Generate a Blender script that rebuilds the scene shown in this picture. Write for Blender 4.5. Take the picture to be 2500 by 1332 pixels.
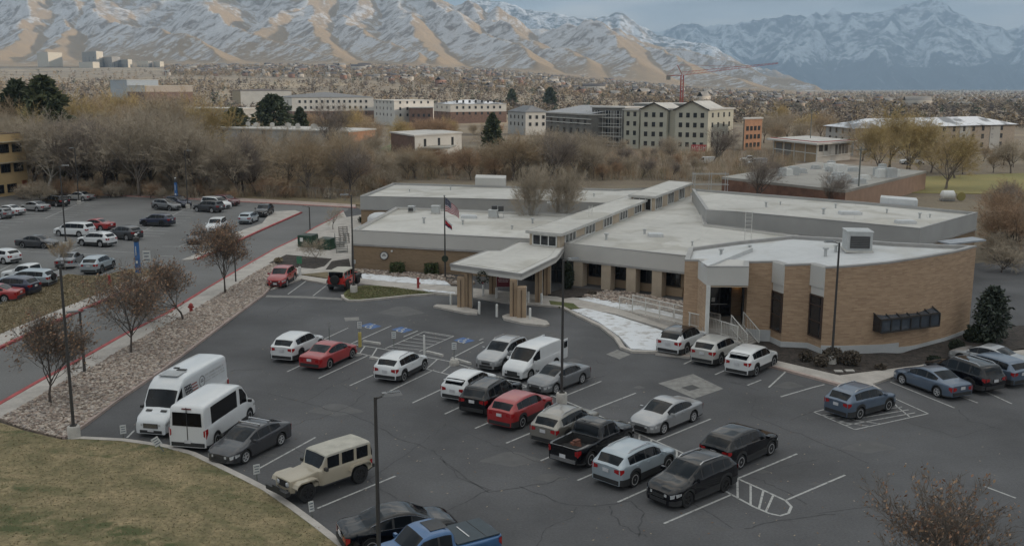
import bpy, bmesh, math, random
import numpy as np
from mathutils import Vector, Matrix
R = math.radians
sc = bpy.context.scene
for o in list(bpy.data.objects): bpy.data.objects.remove(o)
# ---------------------------------------------------------------- camera
FPX, HOR, CX, CY, CAMH = 2400.0, 215.0, 1216.0, 666.0, 18.0      # focal length / horizon / centre in photo pixels, camera height in m
PITCH = math.atan((CY - HOR) / FPX)
cam_d = bpy.data.cameras.new('camera'); cam = bpy.data.objects.new('camera', cam_d); sc.collection.objects.link(cam)
cam.location = (0, 0, CAMH); cam.rotation_euler = (math.pi / 2 - PITCH, 0, 0)
cam_d.sensor_fit = 'HORIZONTAL'; cam_d.sensor_width = 36.0; cam_d.lens = FPX / 2500 * 36.0
cam_d.shift_x = (1250 - CX) / 2500.0; cam_d.clip_start = 0.5; cam_d.clip_end = 60000
sc.camera = cam
sc.render.resolution_x, sc.render.resolution_y = 1024, 545
# ---------------------------------------------------------------- sun, sky, exposure
HAZE = 8.5e-5
SUN_AZ, SUN_EL = R(84), R(13)                                      # azimuth clockwise from the view direction
sdir = Vector((math.sin(SUN_AZ) * math.cos(SUN_EL), math.cos(SUN_AZ) * math.cos(SUN_EL), math.sin(SUN_EL)))
sd = bpy.data.lights.new('sun', 'SUN'); sd.energy = 4.4; sd.angle = R(2); sd.color = (1.0, .84, .66)
so = bpy.data.objects.new('sun', sd); sc.collection.objects.link(so); so.rotation_euler = sdir.to_track_quat('Z', 'Y').to_euler()
so.location = (60, -40, 80)
W = bpy.data.worlds.new('World'); sc.world = W; W.use_nodes = True
nt = W.node_tree; nt.nodes.clear()
def wn(t, **k):
    n = nt.nodes.new(t)
    for a, b in k.items(): setattr(n, a, b)
    return n
wo = wn('ShaderNodeOutputWorld'); bg = wn('ShaderNodeBackground'); bg.inputs['Strength'].default_value = 0.1
sky = wn('ShaderNodeTexSky', sky_type='NISHITA', sun_disc=False, sun_elevation=SUN_EL, sun_rotation=SUN_AZ)
tc = wn('ShaderNodeTexCoord'); mp = wn('ShaderNodeMapping'); mp.inputs['Scale'].default_value = (2.6, 2.6, 15)
n1 = wn('ShaderNodeTexNoise'); n1.inputs['Scale'].default_value = 1.5; n1.inputs['Detail'].default_value = 5; n1.inputs['Roughness'].default_value = .5; n1.inputs['Distortion'].default_value = .3
cr = wn('ShaderNodeValToRGB'); e = cr.color_ramp.elements
e[0].position = .40; e[0].color = (1.75, 2.15, 2.5, 1); e[1].position = .62; e[1].color = (4.9, 4.85, 4.7, 1)
e2 = cr.color_ramp.elements.new(.5); e2.color = (3.1, 3.5, 3.85, 1)
mx = wn('ShaderNodeMix', data_type='RGBA'); mx.inputs[0].default_value = .93
L_ = nt.links.new
L_(tc.outputs['Generated'], mp.inputs['Vector']); L_(mp.outputs[0], n1.inputs['Vector']); L_(n1.outputs['Fac'], cr.inputs[0])
sx = wn('ShaderNodeSeparateXYZ'); L_(tc.outputs['Generated'], sx.inputs[0])      # an overcast sky is brighter overhead than at the horizon
zr = wn('ShaderNodeValToRGB'); ze = zr.color_ramp.elements; ze[0].position = .05; ze[0].color = (.36, .36, .36, 1); ze[1].position = .85; ze[1].color = (1.0, .93, .84, 1)
n2 = wn('ShaderNodeTexNoise'); n2.inputs['Scale'].default_value = 3.2; n2.inputs['Detail'].default_value = 4; n2.inputs['Distortion'].default_value = .5; L_(tc.outputs['Generated'], n2.inputs['Vector'])
nr_ = wn('ShaderNodeMapRange'); nr_.inputs['From Min'].default_value = .35; nr_.inputs['From Max'].default_value = .65; nr_.inputs['To Min'].default_value = 1.75; nr_.inputs['To Max'].default_value = 3.9; L_(n2.outputs['Fac'], nr_.inputs[0])
zk = wn('ShaderNodeMapRange'); zk.inputs['From Min'].default_value = .10; zk.inputs['From Max'].default_value = .4; L_(sx.outputs[2], zk.inputs[0]); zx = wn('ShaderNodeMix', data_type='FLOAT'); zx.inputs[2].default_value = 2.78; L_(zk.outputs[0], zx.inputs[0]); L_(nr_.outputs[0], zx.inputs[3])
L_(sx.outputs[2], zr.inputs[0]); zv = wn('ShaderNodeVectorMath', operation='SCALE'); L_(zr.outputs[0], zv.inputs[0]); L_(zx.outputs[0], zv.inputs['Scale'])
zm = wn('ShaderNodeMix', data_type='RGBA', blend_type='MULTIPLY'); zm.inputs[0].default_value = 1; L_(cr.outputs[0], zm.inputs[6]); L_(zv.outputs[0], zm.inputs[7])
L_(sky.outputs[0], mx.inputs[6]); L_(zm.outputs[2], mx.inputs[7]); L_(mx.outputs[2], bg.inputs['Color']); L_(bg.outputs[0], wo.inputs[0])
sc.view_settings.view_transform = 'Standard'; sc.view_settings.look = 'None'; sc.view_settings.gamma = 1
sc.view_settings.exposure = 0.2
sc.cycles.max_bounces = 6; sc.cycles.volume_bounces = 0; sc.cycles.use_denoising = True
sc.cycles.transparent_max_bounces = 8
# ---------------------------------------------------------------- helpers
_c, _s = math.cos(PITCH), math.sin(PITCH)
def at(x, y, z=0.0):
    """photo pixel -> point of the place at height z"""
    u = (x - CX) / FPX; v = (y - CY) / FPX
    d = (u, _c - v * _s, -_s - v * _c); k = (z - CAMH) / d[2]
    return Vector((d[0] * k, d[1] * k, z))
def atd(x, y, dist):
    """photo pixel -> point of the place at forward distance dist"""
    u = (x - CX) / FPX; v = (y - CY) / FPX
    d = (u, _c - v * _s, -_s - v * _c); k = dist / d[1]
    return Vector((d[0] * k, dist, CAMH + d[2] * k))
def lin(h):
    h = h.lstrip('#'); o = []
    for i in (0, 2, 4):
        c = int(h[i:i + 2], 16) / 255; o.append(c / 12.92 if c < .04045 else ((c + .055) / 1.055) ** 2.4)
    return tuple(o)
MC = {}
def M(name, col, rough=.8, var=.12, scale=2.0, metal=0.0, bump=0.0, bscale=None, coat=0.0, col2=None, spec=.5, detail=4, stretch=None, fine=0.0, fscale=40, lo=.35, hi=.65):
    if name in MC: return MC[name]
    m = bpy.data.materials.new(name); m.use_nodes = True; N = m.node_tree.nodes; K = m.node_tree.links.new
    p = N['Principled BSDF']; p.inputs['Roughness'].default_value = rough; p.inputs['Metallic'].default_value = metal
    p.inputs['Coat Weight'].default_value = coat; p.inputs['Coat Roughness'].default_value = .05; p.inputs['Specular IOR Level'].default_value = spec
    if isinstance(col, str): col = lin(col)
    if isinstance(col2, str): col2 = lin(col2)
    a = tuple(max(0, c * (1 - var)) for c in col) if col2 is None else col
    b = tuple(min(1, c * (1 + var)) for c in col) if col2 is None else col2
    t = N.new('ShaderNodeTexCoord'); v = t.outputs['Object']
    if stretch:
        q = N.new('ShaderNodeMapping'); q.inputs['Scale'].default_value = stretch[:3]
        if len(stretch) > 3: q.inputs['Rotation'].default_value = (0, 0, stretch[3])
        K(v, q.inputs[0]); v = q.outputs[0]
    n = N.new('ShaderNodeTexNoise'); n.inputs['Scale'].default_value = scale; n.inputs['Detail'].default_value = detail; n.inputs['Roughness'].default_value = .6
    K(v, n.inputs['Vector'])
    r = N.new('ShaderNodeValToRGB'); r.color_ramp.elements[0].position = lo; r.color_ramp.elements[1].position = hi
    r.color_ramp.elements[0].color = (*a, 1); r.color_ramp.elements[1].color = (*b, 1)
    K(n.outputs['Fac'], r.inputs[0]); out = r.outputs[0]
    if fine:
        f = N.new('ShaderNodeTexNoise'); f.inputs['Scale'].default_value = fscale; f.inputs['Detail'].default_value = 3; K(t.outputs['Object'], f.inputs['Vector'])
        g = N.new('ShaderNodeMapRange'); g.inputs['From Min'].default_value = .3; g.inputs['From Max'].default_value = .7
        g.inputs['To Min'].default_value = 1 - fine; g.inputs['To Max'].default_value = 1 + fine; K(f.outputs['Fac'], g.inputs[0])
        x = N.new('ShaderNodeMix'); x.data_type = 'RGBA'; x.blend_type = 'MULTIPLY'; x.inputs[0].default_value = 1
        K(out, x.inputs[6]); K(g.outputs[0], x.inputs[7]); out = x.outputs[2]
    K(out, p.inputs['Base Color'])
    if bump:
        bn = N.new('ShaderNodeTexNoise'); bn.inputs['Scale'].default_value = bscale or scale * 4; bn.inputs['Detail'].default_value = 4; K(v, bn.inputs['Vector'])
        bp = N.new('ShaderNodeBump'); bp.inputs['Strength'].default_value = bump; bp.inputs['Distance'].default_value = .05
        K(bn.outputs['Fac'], bp.inputs['Height']); K(bp.outputs[0], p.inputs['Normal'])
    MC[name] = m; return m
def seams(m, w, h, rot, dark=.86, pond=.80):
    """membrane seams and dried ponding rings on a roof material"""
    N = m.node_tree.nodes; K = m.node_tree.links.new; p = N['Principled BSDF']; src = p.inputs['Base Color'].links[0].from_socket; t = N.new('ShaderNodeTexCoord'); q = N.new('ShaderNodeMapping'); q.inputs['Rotation'].default_value = (0, 0, rot); K(t.outputs['Object'], q.inputs[0])
    b = N.new('ShaderNodeTexBrick'); b.inputs['Scale'].default_value = 1; b.inputs['Brick Width'].default_value = w; b.inputs['Row Height'].default_value = h; b.inputs['Mortar Size'].default_value = .045; b.inputs['Color1'].default_value = (1, 1, 1, 1); b.inputs['Color2'].default_value = (.965, .965, .96, 1); b.inputs['Mortar'].default_value = (dark, dark, dark, 1); K(q.outputs[0], b.inputs['Vector'])
    n = N.new('ShaderNodeTexNoise'); n.inputs['Scale'].default_value = .16; n.inputs['Detail'].default_value = 5; n.inputs['Distortion'].default_value = .8; K(t.outputs['Object'], n.inputs['Vector']); r = N.new('ShaderNodeValToRGB'); e = r.color_ramp.elements; e[0].position = .50; e[0].color = (1, 1, 1, 1); e[1].position = .60; e[1].color = (pond, pond * .98, pond * .94, 1); x_ = r.color_ramp.elements.new(.72); x_.color = (pond * 1.1, pond * 1.09, pond * 1.06, 1); K(n.outputs['Fac'], r.inputs[0])
    for s_ in (b.outputs['Color'], r.outputs[0]):
        x = N.new('ShaderNodeMix'); x.data_type = 'RGBA'; x.blend_type = 'MULTIPLY'; x.inputs[0].default_value = 1; K(src, x.inputs[6]); K(s_, x.inputs[7]); src = x.outputs[2]
    K(src, p.inputs['Base Color'])
def brick_mat(name, c1, c2, mortar, bw=.30, bh=.09):
    if name in MC: return MC[name]
    m = bpy.data.materials.new(name); m.use_nodes = True; N = m.node_tree.nodes; K = m.node_tree.links.new; p = N['Principled BSDF']
    p.inputs['Roughness'].default_value = .9
    t = N.new('ShaderNodeTexCoord'); s = N.new('ShaderNodeSeparateXYZ'); K(t.outputs['Object'], s.inputs[0])
    ge = N.new('ShaderNodeNewGeometry'); gs = N.new('ShaderNodeSeparateXYZ'); K(ge.outputs['Normal'], gs.inputs[0])
    ab = N.new('ShaderNodeMath'); ab.operation = 'ABSOLUTE'; K(gs.outputs[0], ab.inputs[0])
    st = N.new('ShaderNodeMath'); st.operation = 'GREATER_THAN'; st.inputs[1].default_value = .8; K(ab.outputs[0], st.inputs[0])
    mi = N.new('ShaderNodeMix'); mi.data_type = 'FLOAT'; K(st.outputs[0], mi.inputs[0]); K(s.outputs[0], mi.inputs[2]); K(s.outputs[1], mi.inputs[3])
    cb = N.new('ShaderNodeCombineXYZ'); K(mi.outputs[0], cb.inputs[0]); K(s.outputs[2], cb.inputs[1])
    b = N.new('ShaderNodeTexBrick'); b.inputs['Scale'].default_value = 1; b.inputs['Brick Width'].default_value = bw; b.inputs['Row Height'].default_value = bh
    b.inputs['Mortar Size'].default_value = .008; b.inputs['Color1'].default_value = (*lin(c1), 1); b.inputs['Color2'].default_value = (*lin(c2), 1); b.inputs['Mortar'].default_value = (*lin(mortar), 1)
    K(cb.outputs[0], b.inputs['Vector'])
    mp_ = N.new('ShaderNodeMapping'); mp_.inputs['Scale'].default_value = (.22, .22, 7.0); K(t.outputs['Object'], mp_.inputs[0])
    n = N.new('ShaderNodeTexNoise'); n.inputs['Scale'].default_value = 1.6; n.inputs['Detail'].default_value = 6; n.inputs['Roughness'].default_value = .75; K(mp_.outputs[0], n.inputs['Vector'])
    g = N.new('ShaderNodeMapRange'); g.inputs['From Min'].default_value = .3; g.inputs['From Max'].default_value = .7; g.inputs['To Min'].default_value = .80; g.inputs['To Max'].default_value = 1.14; K(n.outputs['Fac'], g.inputs[0])
    x = N.new('ShaderNodeMix'); x.data_type = 'RGBA'; x.blend_type = 'MULTIPLY'; x.inputs[0].default_value = 1; K(b.outputs['Color'], x.inputs[6]); K(g.outputs[0], x.inputs[7])
    K(x.outputs[2], p.inputs['Base Color']); MC[name] = m; return m
def paint(name, col, metal=.0, rough=.35):
    return M('paint_' + name, col, rough, var=.03, scale=1.2, metal=metal, coat=.7)
class MB:
    """collects polygons of one mesh"""
    def __init__(s): s.v = []; s.f = []; s.mi = []
    def add(s, vs, fs, mi=0):
        o = len(s.v); s.v += [tuple(p) for p in vs]; s.f += [tuple(i + o for i in f) for f in fs]; s.mi += [mi] * len(fs); return s
    def quad(s, a, b, c, d, mi=0): return s.add([a, b, c, d], [(0, 1, 2, 3)], mi)
    def box(s, c, d, rz=0.0, mi=0, taper=1.0, rx=0.0, ry=0.0):
        m = Matrix.Translation(c) @ Matrix.Rotation(rz, 4, 'Z') @ Matrix.Rotation(ry, 4, 'Y') @ Matrix.Rotation(rx, 4, 'X'); hx, hy, hz = d[0] / 2, d[1] / 2, d[2] / 2
        vs = [m @ Vector((x * hx * (taper if z > 0 else 1), y * hy * (taper if z > 0 else 1), z * hz)) for z in (-1, 1) for x, y in ((-1, -1), (1, -1), (1, 1), (-1, 1))]
        return s.add(vs, [(3, 2, 1, 0), (4, 5, 6, 7), (0, 1, 5, 4), (1, 2, 6, 5), (2, 3, 7, 6), (3, 0, 4, 7)], mi)
    def prism(s, poly, z0, z1, mi=0, bottom=False, top=True):
        n = len(poly); a = sum(poly[i][0] * poly[(i + 1) % n][1] - poly[(i + 1) % n][0] * poly[i][1] for i in range(n))
        if a < 0: poly = poly[::-1]
        vs = [(p[0], p[1], z0) for p in poly] + [(p[0], p[1], z1) for p in poly]
        fs = [(i, (i + 1) % n, n + (i + 1) % n, n + i) for i in range(n)]
        if top: fs.append(tuple(range(n, 2 * n)))
        if bottom: fs.append(tuple(range(n - 1, -1, -1)))
        return s.add(vs, fs, mi)
    def tube(s, p0, p1, r0, r1=None, n=8, mi=0, cap=True):
        p0, p1 = Vector(p0), Vector(p1); r1 = r0 if r1 is None else r1; d = (p1 - p0)
        if d.length < 1e-6: return s
        d.normalize(); a = d.orthogonal().normalized(); b = d.cross(a); vs = []
        for p, r in ((p0, r0), (p1, r1)):
            for i in range(n):
                t = 2 * math.pi * i / n; vs.append(p + (a * math.cos(t) + b * math.sin(t)) * r)
        fs = [(i, (i + 1) % n, n + (i + 1) % n, n + i) for i in range(n)]
        if cap: fs += [tuple(range(n - 1, -1, -1)), tuple(range(n, 2 * n))]
        return s.add(vs, fs, mi)
    def path(s, pts, r, n=6, mi=0):
        for a, b in zip(pts[:-1], pts[1:]): s.tube(a, b, r, r, n, mi)
        return s
    def lathe(s, c, axis, prof, n=16, mi=0):
        """prof: (along, radius)"""
        ax = Vector(axis).normalized(); a = ax.orthogonal().normalized(); b = ax.cross(a); c = Vector(c); vs = []; fs = []
        for h, r in prof:
            for i in range(n):
                t = 2 * math.pi * i / n; vs.append(c + ax * h + (a * math.cos(t) + b * math.sin(t)) * r)
        for k in range(len(prof) - 1):
            for i in range(n): fs.append((k * n + i, k * n + (i + 1) % n, (k + 1) * n + (i + 1) % n, (k + 1) * n + i))
        fs += [tuple(range(n - 1, -1, -1)), tuple(range((len(prof) - 1) * n, len(prof) * n))]
        return s.add(vs, fs, mi)
    def strip(s, pts, w, z=None, mi=0):
        """flat ribbon of width w along pts"""
        pts = [Vector(p) for p in pts]; n = len(pts); l = []; r = []
        for i, p in enumerate(pts):
            d = (pts[min(i + 1, n - 1)] - pts[max(i - 1, 0)]); d.z = 0; d.normalize(); k = Vector((-d.y, d.x, 0)) * w / 2
            q = Vector((p.x, p.y, p.z if z is None else z)); l.append(q + k); r.append(q - k)
        return s.add(l + r, [(n + i, n + i + 1, i + 1, i) for i in range(n - 1)], mi)
    def kerb(s, pts, w, z0, z1, mi=0, closed=False):
        """raised bar with a rectangular section along pts"""
        pts = [Vector((p[0], p[1], 0)) for p in pts]; n = len(pts); vs = []
        for i, p in enumerate(pts):
            if closed: d = pts[(i + 1) % n] - pts[i - 1]
            else: d = pts[min(i + 1, n - 1)] - pts[max(i - 1, 0)]
            d.normalize(); k = Vector((-d.y, d.x, 0)) * w / 2
            for q, z in ((p + k, z0), (p + k, z1), (p - k, z1), (p - k, z0)): vs.append((q.x, q.y, z))
        fs = []
        for i in range(n if closed else n - 1):
            j = (i + 1) % n
            for a in range(3): fs.append((i * 4 + a, i * 4 + a + 1, j * 4 + a + 1, j * 4 + a))
        if not closed: fs += [(3, 2, 1, 0), ((n - 1) * 4, (n - 1) * 4 + 1, (n - 1) * 4 + 2, (n - 1) * 4 + 3)]
        return s.add(vs, fs, mi)
    def build(s, name, mat, parent=None, smooth=False, sharp=None, loc=None):
        return mesh_obj(name, s.v, s.f, mat, parent, smooth, sharp, s.mi, loc)
def mesh_obj(name, v, f, mat, parent=None, smooth=False, sharp=None, mi=None, loc=None):
    me = bpy.data.meshes.new(name)
    if isinstance(v, np.ndarray):
        n = f.shape[1]; me.vertices.add(len(v)); me.vertices.foreach_set('co', v.astype(np.float32).ravel())
        me.loops.add(f.size); me.loops.foreach_set('vertex_index', f.astype(np.int32).ravel())
        me.polygons.add(len(f)); me.polygons.foreach_set('loop_start', np.arange(0, f.size, n, dtype=np.int32))
        if mi is not None: me.polygons.foreach_set('material_index', np.asarray(mi, np.int32))
        me.update(calc_edges=True); me.validate()
    else:
        me.from_pydata(v, [], f)
        if mi is not None and any(mi): me.polygons.foreach_set('material_index', mi)
        me.update()
    for m in (mat if isinstance(mat, (list, tuple)) else [mat]): me.materials.append(m)
    if smooth:
        me.polygons.foreach_set('use_smooth', [True] * len(me.polygons))
        if sharp: me.set_sharp_from_angle(angle=R(sharp))
    o = bpy.data.objects.new(name, me); sc.collection.objects.link(o)
    if loc is not None: o.location = loc
    if parent: o.parent = parent
    return o
def tag(o, label=None, cat=None, group=None, kind=None):
    if label: o['label'] = label
    if cat: o['category'] = cat
    if group: o['group'] = group
    if kind: o['kind'] = kind
    return o
def thing(name, label, cat, loc=(0, 0, 0), rz=0.0, group=None):
    o = bpy.data.objects.new(name, None); sc.collection.objects.link(o); o.empty_display_size = .3
    o.location = loc; o.rotation_euler = (0, 0, rz); return tag(o, label, cat, group)
def dup(root, loc, rz=0.0, s=1.0, label=None, group=None):
    r = root.copy(); sc.collection.objects.link(r); r.location = loc; r.rotation_euler = (0, 0, rz); r.scale = (s, s, s) if not isinstance(s, tuple) else s
    if label: r['label'] = label
    if group: r['group'] = group
    for ch in list(root.children):
        c = ch.copy(); sc.collection.objects.link(c); c.parent = r
        for g in list(ch.children):
            d = g.copy(); sc.collection.objects.link(d); d.parent = c
    return r
def struct(o): return tag(o, kind='structure')
def px(poly, z=0.0): return [at(x, y, z) for x, y in poly]
def inset(poly, d):
    n = len(poly); a = sum(poly[i][0] * poly[(i + 1) % n][1] - poly[(i + 1) % n][0] * poly[i][1] for i in range(n)); sg = 1 if a > 0 else -1; out = []
    for i in range(n):
        p, q, r = Vector(poly[i - 1][:2]), Vector(poly[i][:2]), Vector(poly[(i + 1) % n][:2])
        a1 = (q - p).normalized(); a2 = (r - q).normalized(); n1 = Vector((-a1.y, a1.x)) * sg; n2 = Vector((-a2.y, a2.x)) * sg
        b = (n1 + n2); b = b / max(.35, b.length_squared / 2); out.append(q + b * d)
    return out
def inpoly(x, y, poly):
    c = np.zeros(np.shape(x), bool); n = len(poly)
    for i in range(n):
        x1, y1 = poly[i][0], poly[i][1]; x2, y2 = poly[i - 1][0], poly[i - 1][1]
        with np.errstate(divide='ignore', invalid='ignore'):
            c ^= ((y1 > y) != (y2 > y)) & (x < (x2 - x1) * (y - y1) / ((y2 - y1) if y2 != y1 else 1e-9) + x1)
    return c
def scatter(poly, n, rng):
    P = np.array([(p[0], p[1]) for p in poly]); lo, hi = P.min(0), P.max(0); out = np.zeros((0, 2))
    while len(out) < n:
        q = rng.random((n * 3, 2)) * (hi - lo) + lo; out = np.vstack([out, q[inpoly(q[:, 0], q[:, 1], P)]])
    return out[:n]
# ---------------------------------------------------------------- the setting: ground, lots, road, kerbs, markings
asphalt = M('asphalt', (.092, .092, .096), .9, var=.24, scale=.11, bump=.25, bscale=30, fine=.12, fscale=9, detail=6, spec=.3)
asphalt_old = M('asphalt_old', (.150, .149, .148), .92, var=.12, scale=.12, bump=.25, bscale=30, fine=.12, fscale=8, detail=6, spec=.3)
concrete = M('concrete', (.40, .37, .34), .9, var=.14, scale=.8, fine=.08, fscale=6)
concrete_pink = M('concrete_pink', (.36, .285, .255), .9, var=.14, scale=.6, fine=.1, fscale=6)
conc_white = M('concrete_white', (.52, .52, .51), .9, var=.1, scale=1)
redkerb = M('red_kerb_paint', (.33, .055, .055), .7, var=.3, scale=1.2)
white_line = M('line_paint', (.16, .16, .16), .8, col2=(.40, .40, .39), scale=5, lo=.30, hi=.50)
earth = M('dry_earth', (.135, .105, .075), 1, scale=.05, col2=(.20, .165, .115), fine=.2, fscale=2)
lawn_m = M('winter_lawn', (.130, .114, .056), 1, col2=(.265, .208, .118), scale=.55, detail=9, fine=.25, fscale=5, bump=.25, bscale=12)
def mow_bands(m, c, dark):
    """darker greener mowing bands that follow the curve of the kerb round the point c"""
    N = m.node_tree.nodes; K = m.node_tree.links.new; p = N['Principled BSDF']; src = p.inputs['Base Color'].links[0].from_socket; t = N.new('ShaderNodeTexCoord'); v = N.new('ShaderNodeVectorMath'); v.operation = 'SUBTRACT'; v.inputs[1].default_value = (*c, 0); K(t.outputs['Object'], v.inputs[0]); l = N.new('ShaderNodeVectorMath'); l.operation = 'LENGTH'; K(v.outputs[0], l.inputs[0])
    s_ = N.new('ShaderNodeVectorMath'); s_.operation = 'SCALE'; s_.inputs['Scale'].default_value = .10; K(v.outputs[0], s_.inputs[0]); cb = N.new('ShaderNodeSeparateXYZ'); K(s_.outputs[0], cb.inputs[0]); q = N.new('ShaderNodeCombineXYZ'); K(l.outputs['Value'], q.inputs[0]); K(cb.outputs[0], q.inputs[1]); n = N.new('ShaderNodeTexNoise'); n.inputs['Scale'].default_value = .55; n.inputs['Detail'].default_value = 3; K(q.outputs[0], n.inputs['Vector'])
    r = N.new('ShaderNodeMapRange'); r.inputs['From Min'].default_value = .45; r.inputs['From Max'].default_value = .60; K(n.outputs['Fac'], r.inputs[0]); f = N.new('ShaderNodeTexNoise'); f.inputs['Scale'].default_value = 1.6; f.inputs['Detail'].default_value = 6; K(t.outputs['Object'], f.inputs['Vector']); g_ = N.new('ShaderNodeMapRange'); g_.inputs['From Min'].default_value = .38; g_.inputs['From Max'].default_value = .58; K(f.outputs['Fac'], g_.inputs[0]); mu = N.new('ShaderNodeMath'); mu.operation = 'MULTIPLY'; K(r.outputs[0], mu.inputs[0]); K(g_.outputs[0], mu.inputs[1]); mx_ = N.new('ShaderNodeMix'); mx_.data_type = 'RGBA'; K(mu.outputs[0], mx_.inputs[0]); K(src, mx_.inputs[6]); mx_.inputs[7].default_value = (*dark, 1); K(mx_.outputs[2], p.inputs['Base Color'])
mow_bands(lawn_m, (-26, 18), (.070, .080, .030))
grass_g = M('green_grass', (.075, .095, .03), 1, col2=(.13, .13, .05), scale=1, fine=.3, fscale=8)
drygrass = M('dry_grass', (.20, .155, .09), 1, col2=(.14, .115, .07), scale=.4, detail=7, fine=.25, fscale=5, bump=.5, bscale=12)
mulch = M('dark_mulch', (.042, .034, .029), 1, var=.5, scale=3, fine=.5, fscale=14, bump=.8, bscale=14)
rockbase = M('gravel_base', (.21, .165, .135), 1, var=.3, scale=3, fine=.4, fscale=9, bump=1, bscale=9)
snow_m = M('thin_snow', (.38, .36, .34), .8, col2=(.66, .68, .71), scale=1.5, detail=8, lo=.33, hi=.50, bump=.3, bscale=6)
tar = M('tar_seal', (.05, .05, .053), .85, var=.3, scale=3)
g = MB(); g.prism([(-900, -60), (900, -60), (1300, 900), (-1300, 900)], -.3, -.06); struct(g.build('ground', earth))
lot = [(-95, -25), (95, -25), (95, 66), (92, 120)] + [tuple(at(x, y)[:2]) for x, y in ((1900, 690), (1200, 640), (1000, 560), (872, 507), (735, 500), (640, 495), (405, 483), (230, 475), (116, 470), (-300, 455))] + [(-95, 160)]
g = MB(); g.prism(lot, -.1, 0); struct(g.build('parking_lot', asphalt))
# older greyer asphalt of the rear lot and of the road, one sheet above
rear = [(-420, 465), (116, 471), (230, 476), (405, 484), (640, 496), (735, 501), (850, 507), (850, 512), (810, 535), (768, 556), (672, 607), (600, 648), (500, 707), (407, 765), (297, 820), (220, 864), (93, 932), (0, 985), (-300, 1160), (-900, 1500), (-1500, 1500), (-1500, 900), (-600, 600)]
g = MB(); g.prism(px(rear), -.05, .004); struct(g.build('road', asphalt_old))
def slab(name, poly, mat, z1=.12, kind='structure'):
    m = MB(); m.prism(px(poly, z1), -.05, z1); return tag(m.build(name, mat), kind=kind)
KN = [(-420, 1235), (0, 985), (93, 932), (220, 864), (297, 820), (407, 765), (500, 707), (600, 648), (672, 607), (723, 583), (768, 556), (810, 535), (838, 515)]   # near kerb of the road
KF = [(-420, 1060), (0, 847), (82, 809), (165, 770), (242, 737), (330, 699), (398, 668)]                                                         # far kerb
BU = [(-420, 1275), (0, 1022), (80, 975), (159, 930), (220, 899), (308, 847), (385, 803), (478, 754), (549, 710), (604, 677), (640, 655)]           # sidewalk / rock bed
BL = [(148, 1067), (198, 1037), (275, 979), (385, 905), (494, 825), (560, 776), (640, 718), (652, 704)]                                            # rock bed kerb
slab('sidewalk', KN + [(846, 530), (800, 565), (765, 590), (735, 608), (700, 622), (668, 640)] + BU[::-1], concrete, .13)
slab('plaza', [(668, 640), (700, 622), (735, 608), (765, 590), (800, 565), (846, 530), (905, 520), (880, 560), (858, 575), (858, 657), (735, 669), (700, 664)], concrete, .128)
bed = BU[1:] + [(668, 642), (700, 663), (690, 690), (652, 704)] + BL[::-1][1:] + [(60, 1046)]
slab('gravel_bed', bed, rockbase, .14)
lawn_edge = [(176, 1071), (200, 1070), (300, 1075), (400, 1089), (470, 1108), (530, 1136), (600, 1170), (650, 1196), (710, 1237), (770, 1281), (830, 1328), (900, 1388), (980, 1470)]
lawn = [(-420, 1290), (0, 1030), (60, 1050), (150, 1072)] + lawn_edge + [(1100, 1900), (-1400, 1900), (-1200, 1700)]
slab('lawn', lawn, lawn_m, .15)
slab('far_sidewalk', KF + [(345, 677), (310, 691), (243, 716), (162, 748), (35, 800), (-420, 990)], concrete, .13)
slab('dry_verge', [(-420, 988), (35, 799), (162, 747), (243, 715), (310, 690), (345, 676), (398, 667), (360, 655), (320, 655), (250, 672), (200, 672), (166, 668), (60, 712), (0, 742), (-420, 930)], drygrass, .11)
slab('kerb_island', [(443, 634), (500, 610), (538, 594), (578, 566), (640, 545), (662, 516), (720, 513), (736, 518), (640, 560), (586, 585), (530, 612), (480, 632)], concrete, .12)
slab('rear_sidewalk', [(116, 470), (230, 475), (405, 483), (640, 495), (735, 500), (868, 507), (868, 499), (735, 491), (640, 486), (405, 474), (230, 467), (116, 463)], concrete_pink, .13)
slab('fence_verge', [(60, 464), (116, 463), (230, 467), (405, 474), (640, 486), (735, 491), (880, 500), (880, 488), (640, 470), (400, 458), (100, 448)], drygrass, .10)
def kerbline(pts, mat, w=.28, z1=.16, name='kerb'):
    m = MB(); m.kerb(px(pts, .1), w, -.02, z1); return struct(m.build(name, mat))
kerbline(KN[:7], redkerb, .3); kerbline(KN[6:], redkerb, .22)
kerbline(KF, redkerb, .3); kerbline([(736, 518), (640, 560), (586, 585), (530, 612), (480, 632)], redkerb, .3); kerbline([(116, 470), (230, 475), (405, 483), (640, 495), (735, 500), (868, 507)], redkerb, .3)
kerbline(BL, concrete_pink, .5); kerbline(lawn_edge, concrete, .34, .17)
# in front of the clinic
slab('front_walk', [(660, 706), (690, 690), (735, 671), (795, 680), (879, 679), (1095, 697), (1210, 708), (1340, 722), (1440, 728), (1600, 762), (1700, 800), (1690, 822), (1600, 795), (1500, 765), (1400, 748), (1330, 745), (1230, 737), (1116, 718), (1020, 708), (885, 692), (800, 692), (735, 680)], concrete, .13)
slab('grass_island', [(836, 722), (842, 712), (858, 700), (890, 696), (960, 698), (1018, 708), (1058, 714), (1030, 719), (1000, 720), (930, 727), (870, 731), (845, 729)], grass_g, .125)
kerbline([(836, 720), (838, 727), (850, 733), (880, 733), (932, 728), (1000, 721), (1060, 717), (1116, 720)], concrete, .25)
slab('grass_strip', [(732, 658), (800, 664), (856, 661), (856, 678), (800, 678), (735, 669)], drygrass, .12)
slab('mulch_bed', [(657, 641), (699, 621), (810, 631), (792, 649), (768, 655), (690, 650)], mulch, .15)
slab('mulch_bed', [(795, 657), (810, 637), (852, 631), (858, 659)], mulch, .15)
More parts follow.
